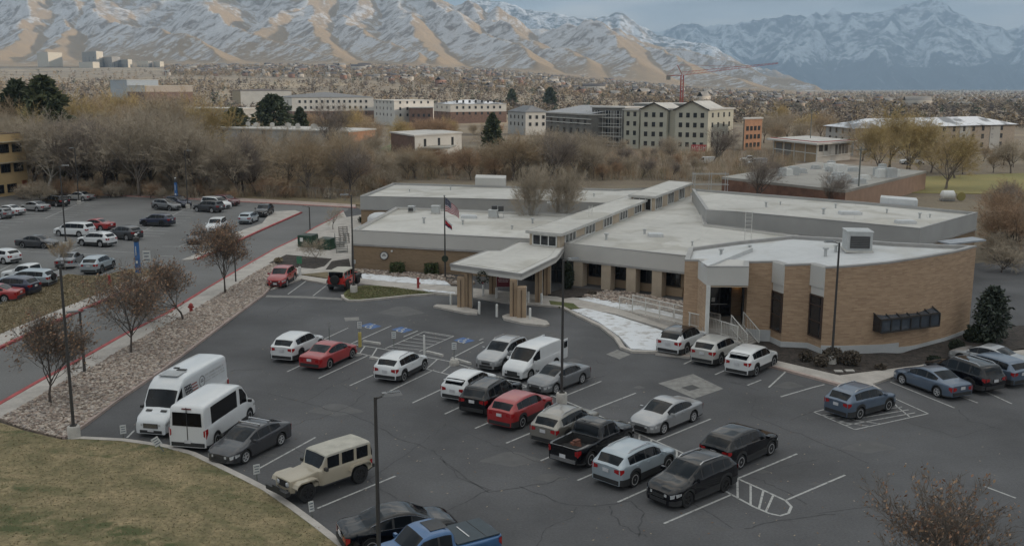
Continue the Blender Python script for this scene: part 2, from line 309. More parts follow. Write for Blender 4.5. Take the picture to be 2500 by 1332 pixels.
slab('gravel_strip', [(862, 655), (1100, 672), (1160, 690), (1105, 694), (1085, 686), (880, 668)], rockbase, .14)
slab('snow_strip', [(880, 666), (960, 673), (1085, 683), (1100, 695), (1040, 693), (940, 686), (885, 679)], snow_m, .15)
slab('snow_strip', [(1030, 705), (1110, 712), (1112, 716), (1040, 710)], snow_m, .14)
slab('mulch_bed', [(1330, 716), (1390, 700), (1480, 707), (1480, 716), (1420, 722), (1380, 727)], mulch, .16)
slab('gravel_strip', [(1420, 722), (1480, 708), (1560, 716), (1675, 738), (1675, 765), (1600, 755), (1500, 738)], rockbase, .15)
slab('snow_bed', [(1405, 728), (1440, 724), (1540, 740), (1670, 770), (1660, 785), (1560, 764), (1470, 742)], snow_m, .16)
slab('snow_bed', [(1395, 755), (1430, 752), (1500, 768), (1600, 800), (1690, 832), (1690, 850), (1620, 856), (1540, 850), (1512, 820), (1460, 784)], snow_m, .16)
kerbline([(1330, 745), (1370, 748), (1410, 768), (1470, 797), (1505, 825), (1520, 848), (1545, 857), (1620, 859)], concrete, .35)
slab('grass_strip', [(1340, 733), (1400, 740), (1415, 752), (1390, 752), (1345, 744)], grass_g, .14)
slab('mulch_bed', [(1700, 842), (1850, 815), (2010, 855), (2200, 862), (2340, 815), (2420, 800), (2540, 790), (2540, 842), (2420, 862), (2330, 874), (2240, 890), (2050, 914), (1960, 893), (1870, 872), (1760, 858)], mulch, .17)
slab('front_walk', [(1600, 862), (1700, 846), (1870, 873), (1960, 894), (2055, 913), (2300, 879), (2420, 863), (2560, 845), (2560, 872), (2330, 893), (2190, 915), (2130, 936), (2185, 968), (2130, 960), (2080, 945), (1990, 920), (1890, 893), (1780, 880)], concrete, .14)
kerbline([(1620, 861), (1780, 881), (1890, 894), (1990, 921), (2080, 946), (2130, 961), (2183, 969)], concrete_pink, .3, .15)
# drain slabs
slab('drain_slab', [(1607, 935), (1692, 912), (1766, 948), (1696, 972)], M('old_concrete', (.205, .20, .19), .95, var=.2, scale=2), .006)
slab('drain_grate', [(1664, 945), (1690, 938), (1709, 946), (1683, 953)], M('iron_grate', (.04, .04, .04), .6), .012)
slab('drain_slab', [(1480, 864), (1507, 853), (1540, 864), (1512, 876)], MC['old_concrete'], .006)
slab('drain_slab', [(840, 775), (876, 773), (877, 781), (843, 783)], MC['old_concrete'], .006)
slab('gutter', [(650, 720), (740, 722), (836, 727), (836, 732), (740, 727), (648, 725)], MC['old_concrete'], .008)
# painted markings
def marks(lines, w=.11, z=.010, name='painted_line', mat=None, kind='structure'):
    m = MB()
    for l in lines: m.strip(px(l), w, z)
    return tag(m.build(name, mat or white_line), kind=kind)
lines = [[(310, 1068), (328, 1050)], [(632, 1143), (770, 1067)], [(775, 1240), (966, 1161)], [(846, 1303), (920, 1285)], [(701, 907), (741, 888)], [(778, 923), (901, 866)], [(854, 941), (930, 906)], [(940, 960), (1060, 902)],
         [(1007, 983), (1090, 944)], [(1086, 1010), (1140, 985)], [(1160, 1045), (1225, 1017)], [(1236, 1081), (1320, 1046)], [(1320, 1124), (1360, 1107)], [(1410, 1172), (1480, 1142)], [(1508, 1225), (1600, 1184)],
         [(1621, 1277), (1787, 1206)], [(1170, 830), (1180, 826)], [(1110, 870), (1180, 834)], [(1200, 903), (1215, 895)], [(1282, 945), (1302, 937)], [(1374, 968), (1468, 930)], [(1436, 1004), (1552, 959)], [(1522, 1037), (1570, 1016)], [(1603, 1076), (1735, 1022)],
         [(1690, 1114), (1735, 1096)], [(1802, 1167), (1946, 1107)], [(1917, 1221), (2063, 1159)], [(1746, 914), (1780, 899)], [(1670, 888), (1700, 874)], [(1825, 940), (1858, 927)], [(1877, 945), (1920, 905)], [(1906, 968), (1985, 945), (2013, 938)], [(2174, 932), (2330, 995)], [(2340, 965), (2387, 983)], [(2400, 1185), (2480, 1215)], [(2405, 955), (2470, 985)],
         [(640, 724 - 32), (640, 724 - 32.4)], [(703, 718), (751, 683)], [(764, 722), (795, 698)], [(775, 835), (850, 800)], [(850, 842), (955, 795)], [(985, 822), (1020, 807)]]
marks(lines)
up = [(785, 827), (850, 838), (920, 849), (1000, 863), (1099, 882), (1190, 910), (1270, 936), (1345, 964), (1420, 995), (1542, 1051), (1610, 1080), (1688, 1114), (1782, 1159), (1860, 1194), (1918, 1221)]
lo = [(800, 846), (868, 860), (940, 876), (1020, 895), (1108, 917), (1180, 940), (1255, 968), (1330, 998), (1400, 1030), (1520, 1084), (1590, 1115), (1665, 1150), (1765, 1195), (1840, 1236), (1880, 1253)]
def mid(l, t):
    i = min(int(t), len(l) - 2); f = t - i; return (l[i][0] * (1 - f) + l[i + 1][0] * f, l[i][1] * (1 - f) + l[i + 1][1] * f)
rungs = [[mid(lo, t), mid(up, t + (.45 if t < 8 else -.25 + .0))] for t in np.arange(.3, 13.8, .42)]
marks([up, lo, up[-1:] + [(1932, 1236), (1925, 1252), (1905, 1258)] + lo[-1:]], .12, .010, 'hatched_strip')
marks(rungs, .10, .014, 'hatched_strip')
# hatched access aisle and the no-parking box
marks([[(941, 850), (1036, 809)], [(1036, 809), (1108, 820)], [(1108, 820), (1023, 858)]] + [[(951 + 17 * k, 846 - 7 * k), (1031 + 15 * k, 854 - 6.3 * k)] for k in range(6)], .09, .010, 'hatched_aisle')
marks([[(1987, 1005), (2050, 990)], [(1987, 1005), (2087, 1048)], [(2087, 1048), (2266, 1009)], [(2266, 1009), (2175, 968)]] + [[(1987 + 19 * k, 1005 + 8.2 * k), (2170 + 16 * k, 966 + 7.2 * k + 12)] for k in range(1, 5)] + [[(2008, 1014), (2150, 1034)], [(2040, 1028), (2125, 1040)], [(2172, 972), (2190, 992), (2220, 1016)]], .09, .010, 'hatched_box')
# rear lot stall lines: short lines left and right of each row's spine
rl = []
def row(a, b, n, half, slope=.035):
    for k in range(n):
        t = k / max(1, n - 1); x = a[0] + (b[0] - a[0]) * t; y = a[1] + (b[1] - a[1]) * t; w = half * (y - 215) / 330
        rl.append([(x - w, y - w * slope), (x + w, y + w * slope)])
    rl.append([a, b])
row((110, 533), (205, 492), 9, 62); row((330, 575), (460, 505), 12, 56); row((-60, 560), (60, 520), 7, 60); row((160, 618), (300, 560), 4, 70); row((0, 610), (140, 605), 2, 60); row((436, 602), (600, 540), 5, 34, .02)
rl += [[(0, 660), (45, 638)], [(245, 671), (300, 651)], [(380, 624), (430, 626)], [(250, 612), (330, 617)]]
rl = [l for l in rl if True]
m = MB()
for l in rl: m.strip(px(l), .12, .012)
struct(m.build('painted_line', white_line))
# accessible-parking symbols: blue panels with a white wheelchair figure
bluep = M('blue_paint', (.06, .12, .27), .8, var=.25, scale=3)
for x, y in ((905, 796), (982, 805), (1133, 831)):
    t = struct(MB().prism(px([(x - 26, y - 1), (x - 2, y - 8), (x + 26, y + 0), (x + 2, y + 7)]), .003, .010).build('accessible_symbol', bluep))
    c = at(x, y); ex = (at(x + 10, y + 4) - c).normalized(); ey = (at(x + 10, y - 4) - c).normalized(); m = MB()
    pt = lambda a, b: c + ex * a * 1.1 + ey * b * 1.1
    ring = [pt(.30 * math.cos(k * .45) - .05, .30 * math.sin(k * .45) - .25) for k in range(5, 15)]
    m.strip(ring, .10, .015); m.strip([pt(-.05, .35), pt(-.05, -.1), pt(.25, -.1), pt(.38, -.5)], .11, .016); m.strip([pt(-.05, .45), pt(-.05, .62)], .16, .015); m.strip([pt(-.05, .12), pt(.22, .12)], .09, .019)
    struct(m.build('accessible_symbol', white_line))
# tar-sealed cracks across the lot
rng = np.random.default_rng(4)
def wig(pts, k=5, a=3.0):
    out = []
    for (x0, y0), (x1, y1) in zip(pts[:-1], pts[1:]):
        for i in range(k):
            t = i / k; out.append((x0 + (x1 - x0) * t + rng.normal() * a, y0 + (y1 - y0) * t + rng.normal() * a * .45))
    return out + [pts[-1]]
cracks = [[(655, 960), (760, 985), (860, 1012), (960, 1063), (1060, 1100), (1075, 1118), (1190, 1200), (1330, 1180), (1380, 1165)], [(740, 980), (830, 935), (860, 918)], [(830, 938), (890, 960), (860, 985), (780, 1020), (700, 1040)], [(1086, 1010), (1090, 1035), (1060, 1060), (1000, 1100), (900, 1170)], [(1090, 1035), (1160, 1065), (1240, 1100), (1320, 1128)],
          [(1075, 1118), (1120, 1165), (1195, 1195)], [(1195, 1195), (1090, 1245), (1000, 1260), (960, 1215), (900, 1170)], [(1270, 1185), (1340, 1215), (1400, 1235), (1480, 1232), (1540, 1222)], [(1405, 1238), (1400, 1260), (1330, 1290), (1310, 1332)], [(1485, 1235), (1500, 1260), (1530, 1290), (1580, 1310)], [(1800, 1158), (1850, 1170), (1900, 1190), (1970, 1230)], [(1520, 1120), (1790, 1290)],
          [(1850, 970), (1830, 1010), (1900, 1040), (1990, 1075), (2120, 1130)], [(1850, 950), (1780, 930), (1835, 940)], [(1925, 1025), (2000, 1000)], [(2160, 1010), (2250, 1040), (2330, 1065), (2432, 1040)], [(1900, 1140), (2000, 1120)], [(2340, 1000), (2370, 1025), (2450, 1050)], [(640, 780), (690, 750), (720, 735)], [(680, 770), (745, 780)], [(560, 905), (640, 900)], [(1810, 1290), (1900, 1270), (2040, 1255)], [(2000, 1250), (2200, 1230)], [(760, 1120), (720, 1095), (690, 1090)], [(1440, 925), (1480, 915)], [(1450, 880), (1480, 890)], [(1560, 1310), (1570, 1250), (1540, 1222)]]
m = MB()
for c in cracks: m.strip(px(wig(c)), .075 if rng.random() < .6 else .05, .005)
struct(m.build('sealed_crack', tar))
m = MB()
for x, y, w in ((1925, 940, 34), (1340, 1165, 40), (700, 1330, 30), (1720, 1260, 14), (870, 1270, 45), (1400, 880, 20), (820, 1000, 60), (1250, 1120, 70), (700, 890, 16), (1000, 925, 14), (1170, 1000, 15), (1290, 1060, 14), (1400, 1125, 18), (1650, 1030, 16), (1560, 945, 14), (1500, 990, 12), (1860, 1150, 18), (1990, 1180, 15), (820, 1175, 20), (660, 1110, 16), (2120, 1090, 60), (1330, 820, 50), (980, 760, 50), (1760, 1290, 22)):
    pts = [at(x + w * math.cos(t) * (1 + .25 * math.sin(3 * t)), y + w * .22 * math.sin(t) * (1 + .2 * math.cos(4 * t))) for t in np.linspace(0, 2 * math.pi, 22)[:-1]]
    m.add([(p.x, p.y, .0035) for p in pts], [tuple(range(len(pts)))[::-1]])
struct(m.build('oil_stain', M('oil_stain', (.078, .077, .078), .75, col2=(.10, .098, .099), scale=1.5, detail=8)))
# fallen leaves blown against the kerbs and over the lot
rl_ = np.random.default_rng(21); q = scatter(px([(210, 1062), (650, 735), (1000, 735), (1500, 860), (2150, 980), (2450, 1100), (2450, 1330), (900, 1330), (700, 1200), (480, 1100)]), 700, rl_); a = rl_.random(700) * 6.28; s_ = .03 + .05 * rl_.random(700); dx, dy = np.cos(a) * s_, np.sin(a) * s_; zz = np.full(700, .018)
v = np.stack([np.stack([q[:, 0] - dx, q[:, 1] - dy, zz], 1), np.stack([q[:, 0] + dy * .5, q[:, 1] - dx * .5, zz], 1), np.stack([q[:, 0] + dx, q[:, 1] + dy, zz + .012], 1), np.stack([q[:, 0] - dy * .5, q[:, 1] + dx * .5, zz], 1)], 1).reshape(-1, 3)
tag(mesh_obj('leaf_litter', v, np.arange(2800).reshape(-1, 4), [M('litter_brown', (.16, .10, .06), 1), M('litter_pale', (.33, .27, .2), 1)], mi=rl_.integers(0, 2, 700)), kind='stuff')
# loose stones of the gravel beds
def stones(name, poly, n, s0, s1, mats, seed, z=.14):
    rng = np.random.default_rng(seed); q = scatter(px(poly, z), n, rng)
    base = np.array([(1, 0, 0), (-1, 0, 0), (0, 1, 0), (0, -1, 0), (0, 0, 1), (0, 0, -1), (.62, .62, .5), (-.62, .6, .45), (.6, -.62, .5), (-.6, -.6, .55)], float)
    fs = np.array([(0, 6, 4), (6, 2, 4), (2, 7, 4), (7, 1, 4), (1, 9, 4), (9, 3, 4), (3, 8, 4), (8, 0, 4), (0, 2, 6), (2, 1, 7), (1, 3, 9), (3, 0, 8)])
    k = len(base); sz = s0 + (s1 - s0) * rng.random(n) ** 2
    v = np.repeat(base[None], n, 0) * (1 + .25 * rng.normal(size=(n, k, 1))) * (sz[:, None, None] * (np.array([1, 1, .6]) * (.75 + .5 * rng.random((n, 1, 3)))))
    a = rng.random(n) * 6.28; ca, sa = np.cos(a)[:, None], np.sin(a)[:, None]
    x = v[:, :, 0] * ca - v[:, :, 1] * sa; y = v[:, :, 0] * sa + v[:, :, 1] * ca
    v[:, :, 0] = x + q[:, 0, None]; v[:, :, 1] = y + q[:, 1, None]; v[:, :, 2] += z + .3 * sz[:, None]
    f = (fs[None] + (np.arange(n) * k)[:, None, None]).reshape(-1, 3); mi = np.repeat(rng.integers(0, len(mats), n), len(fs))
    return tag(mesh_obj(name, v.reshape(-1, 3), f, mats, mi=mi), kind='stuff')
sm = [M('stone_tan', (.38, .315, .26), .95), M('stone_pink', (.31, .24, .20), .95), M('stone_grey', (.29, .255, .23), .95), M('stone_pale', (.46, .40, .35), .95), M('stone_dark', (.20, .16, .135), .95)]
stones('gravel', bed, 21000, .05, .135, sm, 1)
stones('gravel', [(862, 655), (1100, 672), (1160, 690), (1105, 694), (1085, 686), (880, 668)], 700, .07, .16, sm, 2)
stones('gravel', [(1420, 722), (1480, 708), (1560, 716), (1675, 738), (1675, 765), (1600, 755), (1500, 738)], 1500, .06, .16, sm, 3)
stones('gravel', [(250, 716), (310, 690), (345, 676), (330, 690), (262, 722)], 350, .1, .22, sm, 5)
# tufts of the winter lawn and of the verges
def tufts(poly, n, h0, h1, mats, seed, z=.15, w=.05):
    rng = np.random.default_rng(seed); q = scatter(poly, n, rng); a = rng.random(n) * 6.28; h = h0 + (h1 - h0) * rng.random(n) ** 2
    v = np.zeros((n, 3, 3)); dx, dy = np.cos(a) * w, np.sin(a) * w
    v[:, 0] = np.stack([q[:, 0] - dx, q[:, 1] - dy, np.full(n, z - .01)], 1); v[:, 1] = np.stack([q[:, 0] + dx, q[:, 1] + dy, np.full(n, z - .01)], 1)
    v[:, 2] = np.stack([q[:, 0] + rng.normal(size=n) * h * .7, q[:, 1] + rng.normal(size=n) * h * .7, z + h], 1)
    return tag(mesh_obj('grass', v.reshape(-1, 3), np.arange(n * 3).reshape(-1, 3), mats, mi=rng.integers(0, len(mats), n)), kind='stuff')
gm = [M('blade_straw', (.27, .22, .14), 1), M('blade_tan', (.20, .165, .10), 1), M('blade_green', (.135, .13, .062), 1)]
vis = [(-60, 1045), (0, 1032), (60, 1052), (150, 1074)] + lawn_edge[:-1] + [(900, 1420), (-300, 1420)]
tufts(px(vis, .15), 16000, .015, .045, gm, 8)
tufts(px([(-60, 850), (35, 799), (162, 747), (243, 715), (310, 690), (345, 676), (320, 657), (250, 673), (200, 673), (166, 669), (60, 713), (-60, 770)], .11), 12000, .05, .16, [gm[0], gm[1]], 9, .11, .06)
tufts(px([(840, 722), (860, 702), (890, 698), (960, 700), (1050, 714), (1000, 719), (930, 726), (870, 730)], .125), 6000, .03, .08, [gm[2], gm[1], grass_g], 10, .125)
# ---------------------------------------------------------------- the clinic
roof_m = M('roof_membrane', (.50, .485, .455), .75, var=.10, scale=.10, detail=6, fine=.06, fscale=1.2)
aud_roof_m = M('roof_membrane_new', (.54, .55, .56), .7, var=.06, scale=.12, detail=6, fine=.04, fscale=1.5)
seams(roof_m, 14, 3.0, .35); seams(aud_roof_m, 12, 2.6, -.2, .90, .88)
band_m = M('fascia_panel', (.49, .475, .45), .75, var=.05, scale=.3)
band_g = M('fascia_panel_grey', (.34, .335, .325), .8, var=.06, scale=.3)
coping_m = M('metal_coping', (.30, .29, .28), .5, var=.1, scale=1)
brick_t = brick_mat('tan_brick', '#8d7860', '#826d56', '#8a7a68')
brick_o = brick_mat('golden_brick', '#b1967b', '#9a7f67', '#a6917c', .42, .10)
stucco = M('stucco', (.335, .245, .165), .9, var=.08, scale=.6)
stucco_p = M('stucco_pale', (.42, .345, .265), .9, var=.08, scale=.6)
glass_d = M('dark_glass', (.018, .02, .024), .08, var=.3, scale=.5, spec=.6)
frame_d = M('dark_frame', (.022, .02, .019), .5)
white_p = M('white_paint', (.62, .62, .60), .6, var=.06, scale=2)
clinic = thing('clinic_building', 'low tan brick building with white flat roofs and a curved brick wing', 'building')
def V2(p): return Vector((p[0], p[1]))
def ring(m, outer, inner, z0, z1, zr, mi=0):
    """parapet: outer skin z0..z1, top, inner skin down to zr"""
    n = len(outer)
    for i in range(n):
        j = (i + 1) % n; a, b, c, d = outer[i], outer[j], inner[i], inner[j]
        m.quad((a[0], a[1], z0), (b[0], b[1], z0), (b[0], b[1], z1), (a[0], a[1], z1), mi)
        m.quad((a[0], a[1], z1), (b[0], b[1], z1), (d[0], d[1], z1), (c[0], c[1], z1), mi)
        m.quad((c[0], c[1], z1), (d[0], d[1], z1), (d[0], d[1], zr), (c[0], c[1], zr), mi)
def wing(poly, z1, band=1.45, wallpoly=None, wmat=None, rmat=None, bmat=None, drop=.22):
    poly = [V2(p) for p in poly]; a = sum(poly[i].x * poly[(i + 1) % len(poly)].y - poly[(i + 1) % len(poly)].x * poly[i].y for i in range(len(poly)))
    if a < 0: poly = poly[::-1]
    wp = [V2(p) for p in (wallpoly or inset(poly, .07))]
    m = MB(); m.prism(wp, -.1, z1 - band + .01, top=False); m.build('wall', wmat or brick_t, clinic)
    m = MB(); ring(m, poly, inset(poly, .34), z1 - band, z1, z1 - drop)
    m.add([(p.x, p.y, z1 - band) for p in poly], [tuple(range(len(poly)))[::-1]])
    m.build('fascia', bmat or band_m, clinic)
    m = MB(); m.prism(inset(poly, .3), z1 - drop - .1, z1 - drop, top=True); m.build('roof', rmat or roof_m, clinic)
    m = MB(); m.kerb(inset(poly, .1), .32, z1, z1 + .05, closed=True); m.build('coping', coping_m, clinic)
    m = MB(); q = inset(poly, -.03); m.kerb(q, .08, z1 - band - .09, z1 - band + .1, closed=True); m.build('drip_edge', coping_m, clinic)
    return poly
FW = px([(860, 562), (966, 506), (1390, 523), (1484, 531), (1376, 592), (1284, 583)], 3.9); wing(FW, 3.9)
BW = px([(879, 479), (960, 447), (1500, 462), (1650, 456), (1500, 497), (1240, 487)], 3.95); wing(BW, 3.95, 1.7, bmat=band_g)
m = MB(); b = px([(1160, 452), (1234, 454), (1236, 446), (1162, 444)], 4.0); m.prism(b, 3.7, 5.1); m.build('roof_screen', band_m, clinic)
MW = px([(1378, 594), (1668, 624), (1720, 628), (1950, 575), (1725, 547), (1700, 470), (1600, 482)], 3.86)
mwall = inset([V2(p) for p in MW], .07)
f0, f1 = V2(MW[0]), V2(MW[1]); fdir = (f1 - f0).normalized(); fin = Vector((-fdir.y, fdir.x)); fin = fin if fin.y > 0 else -fin
wl = [f0 + fin * 1.5, f1 + fin * 1.5] + [V2(p) for p in inset([V2(p) for p in MW], .07)[2:]]
wing(MW, 3.86, 1.5, wallpoly=wl, wmat=stucco)
RW = px([(1725, 513), (1800, 517), (2247, 558), (2387, 519), (2100, 493), (1800, 470), (1690, 461)], 5.2); wing(RW, 5.2, 1.75, wmat=brick_t, bmat=band_g)
m = MB(); b = px([(2148, 497), (2240, 505), (2236, 498), (2150, 491)], 5.2); m.prism(b, 5.0, 5.9); m.build('roof_screen', aud_roof_m, clinic)
m = MB(); p0, p1 = at(1950, 575, 3.86), at(2247, 558, 5.2)
m.prism(px([(2290, 585), (2375, 575), (2408, 582), (2320, 592)], 4.0), 3.75, 3.9, bottom=True); m.build('side_canopy', M('canopy_metal', (.30, .32, .35), .5), clinic)
def panel(name, a, b, z0, z1, mat, out=.04, th=.06, par=None, frame=None, nx=0, nz=0):
    """flat panel on the wall a->b (outward side towards the camera); a frame and mullions round it when asked"""
    a, b = V2(a), V2(b); d = (b - a); L = d.length; d.normalize(); n = Vector((d.y, -d.x)); c = (a + b) / 2
    if n.dot(-c) < 0: n = -n
    rz = math.atan2(d.y, d.x); cc = c + n * out
    m = MB(); m.box((cc.x, cc.y, (z0 + z1) / 2), (L, th, z1 - z0), rz); o = m.build(name, mat, par or clinic)
    if frame:
        m = MB(); ff = c + n * (out + .035); w = .09
        for z in (z0, z1): m.box((ff.x, ff.y, z), (L + w, th + .06, w), rz)
        for k in range(nx + 2):
            q = a + d * (L * k / (nx + 1)) + n * (out + .035); m.box((q.x, q.y, (z0 + z1) / 2), (w, th + .05, z1 - z0 - w), rz)
        for k in range(1, nz + 1): m.box((ff.x, ff.y, z0 + (z1 - z0) * k / (nz + 1)), (L - w, th + .04, w * .8), rz)
        m.build('window_frame', frame, o)
    return o
# facade windows, columns and sills under the overhang
def fac(t, back=1.5): return f0 + (f1 - f0) * t + fin * back
def facx(x, back):
    """point of the facade line, set back, that is seen at photo column x"""
    a, b = fac(0, back), fac(1, back); lo_, hi_ = -.3, 1.3
    for _ in range(40):
        t = (lo_ + hi_) / 2; p = a.lerp(b, t) if 0 <= t <= 1 else a + (b - a) * t
        if CX + FPX * p.x / (p.y * _c + 16.5 * _s) < x: lo_ = t
        else: hi_ = t
    return a + (b - a) * lo_
for t0, t1 in ((1440, 1472), (1497, 1533), (1558, 1601), (1619, 1661)): panel('window', facx(t0, 1.5), facx(t1, 1.5), .82, 2.36, glass_d, .02, .05, frame=frame_d, nx=1)
for t in (1417, 1485, 1546, 1609):
    q = facx(t, .45); m = MB(); m.box((q.x, q.y, 1.17), (.95, .9, 2.36), math.atan2(fdir.y, fdir.x)); m.build('column', stucco_p, clinic)
q = fac(.86, 1.3); m = MB(); m.box((q.x, q.y, .3), (2.5, .5, .85), math.atan2(fdir.y, fdir.x)); m.build('planter_wall', stucco, clinic)
# entrance under the raised corridor
e0, e1 = V2(at(1284, 583, 3.9)), V2(MW[0]); panel('storefront', e0 + Vector((0, -.4)), e1 + Vector((0.2, .6)), .1, 2.4, glass_d, .3, .08, frame=frame_d, nx=4, nz=1)
panel('storefront', fac(-.005, .7), fac(.09, .7), .1, 2.38, glass_d, .05, .08, frame=frame_d, nx=2)
# raised clerestory corridor, front and rear length
def corridor(poly, z0, z1, nwin, front=None, t0=.04, t1=.96):
    poly = [V2(p) for p in poly]; m = MB(); w = inset(poly, .28); m.prism(w, z0, z1 - .2); m.build('wall', stucco_p, clinic)
    m = MB(); m.prism(poly, z1 - .24, z1, bottom=True); m.build('roof', roof_m, clinic)
    m = MB(); m.kerb(inset(poly, -.015), .06, z1 - .22, z1 + .04, closed=True); m.build('drip_edge', M('pale_trim', (.45, .44, .42), .6), clinic)
    a, b = w[1], w[2]
    for k in range(nwin):
        s = t0 + (t1 - t0) * k / nwin; e_ = s + (t1 - t0) / nwin * .5; panel('window', a + (b - a) * s, a + (b - a) * e_, z0 + .12, z1 - .30, glass_d, .02, .05, frame=white_p, nx=2)
    if front: panel('window', w[0] + (w[1] - w[0]) * .12, w[0] + (w[1] - w[0]) * .90, z0 + .1, z1 - .3, glass_d, .02, .05, frame=white_p, nx=2)
SP = [at(1284, 563, 4.95), at(1371, 571, 4.95), at(1594, 482, 4.95), at(1545, 474, 4.95)]; corridor(SP, 3.6, 4.95, 5, True)
SP2 = [at(1535, 476, 5.4), at(1600, 480, 5.4), at(1692, 446, 5.4), at(1635, 441, 5.4)]; corridor(SP2, 3.6, 5.4, 3, True)
# drive-through canopy
CP = px([(1100, 645), (1189, 612), (1222, 612), (1268, 590), (1378, 600), (1366, 618), (1357, 628), (1273, 669)], 3.6)
m = MB(); m.prism(CP, 3.12, 3.6, bottom=True); m.build('canopy_roof', M('canopy_panel', (.50, .485, .46), .7, var=.05, scale=.4), clinic)
m = MB(); m.kerb(inset([V2(p) for p in CP], -.02), .10, 3.42, 3.66, closed=True); m.build('canopy_edge', coping_m, clinic)
m = MB(); m.prism(inset([V2(p) for p in CP], .6), 3.6, 3.63); m.build('canopy_membrane', roof_m, clinic)
def pier(x, y, w, d, h, x2=None):
    q = at(x, y); rz = -.05; m = MB(); m.box((q.x, q.y + d / 2, h / 2), (w, d, h), rz); m.build('canopy_column', stucco, clinic)
    m = MB(); m.box((q.x - w * .06, q.y - .03, h / 2 - .1), (.05, .06, h - .2), rz); m.build('joint_cover', M('brown_joint', (.09, .06, .04), .8), clinic)
    m = MB(); m.box((q.x + w / 2 + .012, q.y + d * .5, h / 2), (.03, d * .5, h - .1), rz); m.build('trim', white_p, clinic)
pier(1126, 754, .62, .9, 2.65); pier(1144, 753, .62, 1.0, 3.12); pier(1254, 777, .58, 1.0, 3.12); pier(1274, 780, .72, .8, 2.6); pier(1203, 721, .62, .7, 3.1); pier(1315, 741, .62, .7, 3.1); pier(1336, 722, .62, .7, 3.1)
for pl in ([(1058, 746), (1066, 742), (1120, 745), (1168, 756), (1165, 764), (1140, 763), (1100, 755)], [(1226, 770), (1240, 765), (1290, 770), (1335, 782), (1342, 790), (1330, 793), (1280, 788), (1230, 777)]): slab('traffic_island', pl, concrete, .16)
# the curved hall
AUD = [(1672, 633), (1706, 634), (1727, 650), (1828, 650), (1828, 638), (1890, 637), (1917, 645), (1983, 643), (2016, 651), (2045, 650), (2085, 647), (2130, 643), (2170, 639), (2209, 633), (2250, 627), (2290, 620), (2325, 614), (2355, 607), (2384, 599)]
AB = [(2290, 596), (2180, 591), (2040, 580), (1935, 574), (1800, 588), (1682, 604)]
za = 6.6
def zroof(x): return min(6.65, max(5.5, 5.65 + (x - 14.2) * .068))          # the hall's roof rises gently to the right
def roofpt(x, y, dz=0.0):
    z = 6.2
    for _ in range(30): z = zroof(at(x, y, z).x) + dz
    return at(x, y, z)
AP = [V2(roofpt(*p)) for p in AUD + AB]; before = set(bpy.data.objects)
A_ = dict(zip(range(len(AUD)), AP))
dw0, dw1 = V2(atd(1726, 740, 72.3)), V2(atd(1813, 745, 72.5))
wallp = AP[:3] + [AP[2] + Vector((.14, .02)), dw0, dw1, AP[4] + Vector((-.05, .5)), AP[4]] + AP[5:]
m = MB(); m.prism(wallp, -.1, za - .43, top=False); m.build('wall', brick_o, clinic, True, 25); m = MB(); ring(m, AP, inset(AP, .3), za - .44, za - .11, za - .3); m.build('wall', brick_o, clinic, True, 25)
m = MB(); ring(m, inset(AP, -.02), inset(AP, .35), za - .12, za, za - .25); m.build('parapet', coping_m, clinic)
m = MB(); m.prism(inset(AP, .32), za - .4, za - .25); m.build('roof', aud_roof_m, clinic)
m = MB(); sl = [roofpt(*p) for p in ((1712, 640), (1728, 650), (1838, 606), (1826, 600))]; m.prism(sl, za - .3, za + .04); m.build('roof_curb', aud_roof_m, clinic)
fnd = M('white_foundation', (.45, .46, .47), .8, var=.08, scale=.5)
def skirt(pts, z0, z1, out, mat, name):
    m = MB(); m.kerb([p for p in pts], out * 2, z0, z1); return m.build(name, mat, clinic)
skirt(AP[5:9], -.1, .55, .05, fnd, 'foundation'); skirt(AP[8:14], -.1, .75, .05, fnd, 'foundation'); skirt(AP[13:19], -.1, .42, .048, fnd, 'foundation'); skirt(AP[4:6], -.1, 1.0, .055, fnd, 'foundation')
# white fascias on the slanted bays, their tall windows, and the entry bay
def slab_w(name, a, b, z0, z1, mat, out=.05, th=.1, **k): return panel(name, a, b, z0, z1, mat, out, th, **k)
for i in (5, 7):
    a, b = AP[i], AP[i + 1]; slab_w('fascia', a, b, za - 1.5, za - .02, band_m, .06, .12); slab_w('spandrel', a.lerp(b, .08), b, za - 2.1, za - 1.5, band_m, .03, .06)
    panel('tall_window', a.lerp(b, .08), b.lerp(a, .03), 1.2, za - 2.1, glass_d, .03, .06, frame=M('brown_frame', (.05, .03, .022), .6), nx=0, nz=2)
eb = [AP[1], AP[2], AP[3], AP[4]]
m = MB(); poly = eb + [AP[4] + Vector((0, 1.2)), AP[1] + Vector((0, 1.2))]; m.prism(inset(poly, -.03), za - 1.35, za - .1, bottom=True); m.build('fascia', band_m, clinic)
m = MB(); m.prism([AP[2], AP[3], AP[4], dw1, dw0], 5.12, 5.2, bottom=True); m.build('soffit', stucco_p, clinic)
dd = dw1 - dw0
ent = panel('entrance_door', dw0 + dd * .03, dw0 + dd * .64, 1.14, 3.4, glass_d, .05, .08, frame=frame_d, nx=1)
m = MB(); q = dw0 + dd * .16; m.box((q.x, q.y - .13, 2.4), (.26, .02, .32)); m.build('notice', white_p, ent)
m = MB(); q = dw0 + dd * .33; m.box((q.x, q.y - .14, 2.05), (1.2, .04, .05)); m.build('door_handle', M('steel', (.4, .4, .4), .3, metal=1), ent)
lampm = bpy.data.materials.new('lamp_glow'); lampm.use_nodes = True; lampm.node_tree.nodes['Principled BSDF'].inputs['Emission Color'].default_value = (1, .62, .2, 1); lampm.node_tree.nodes['Principled BSDF'].inputs['Emission Strength'].default_value = 1.1
m = MB(); q = dw0 + dd * .82; m.box((q.x, q.y - .16, 3.45), (.4, .16, .12)); m.build('entrance_lamp', lampm, clinic)
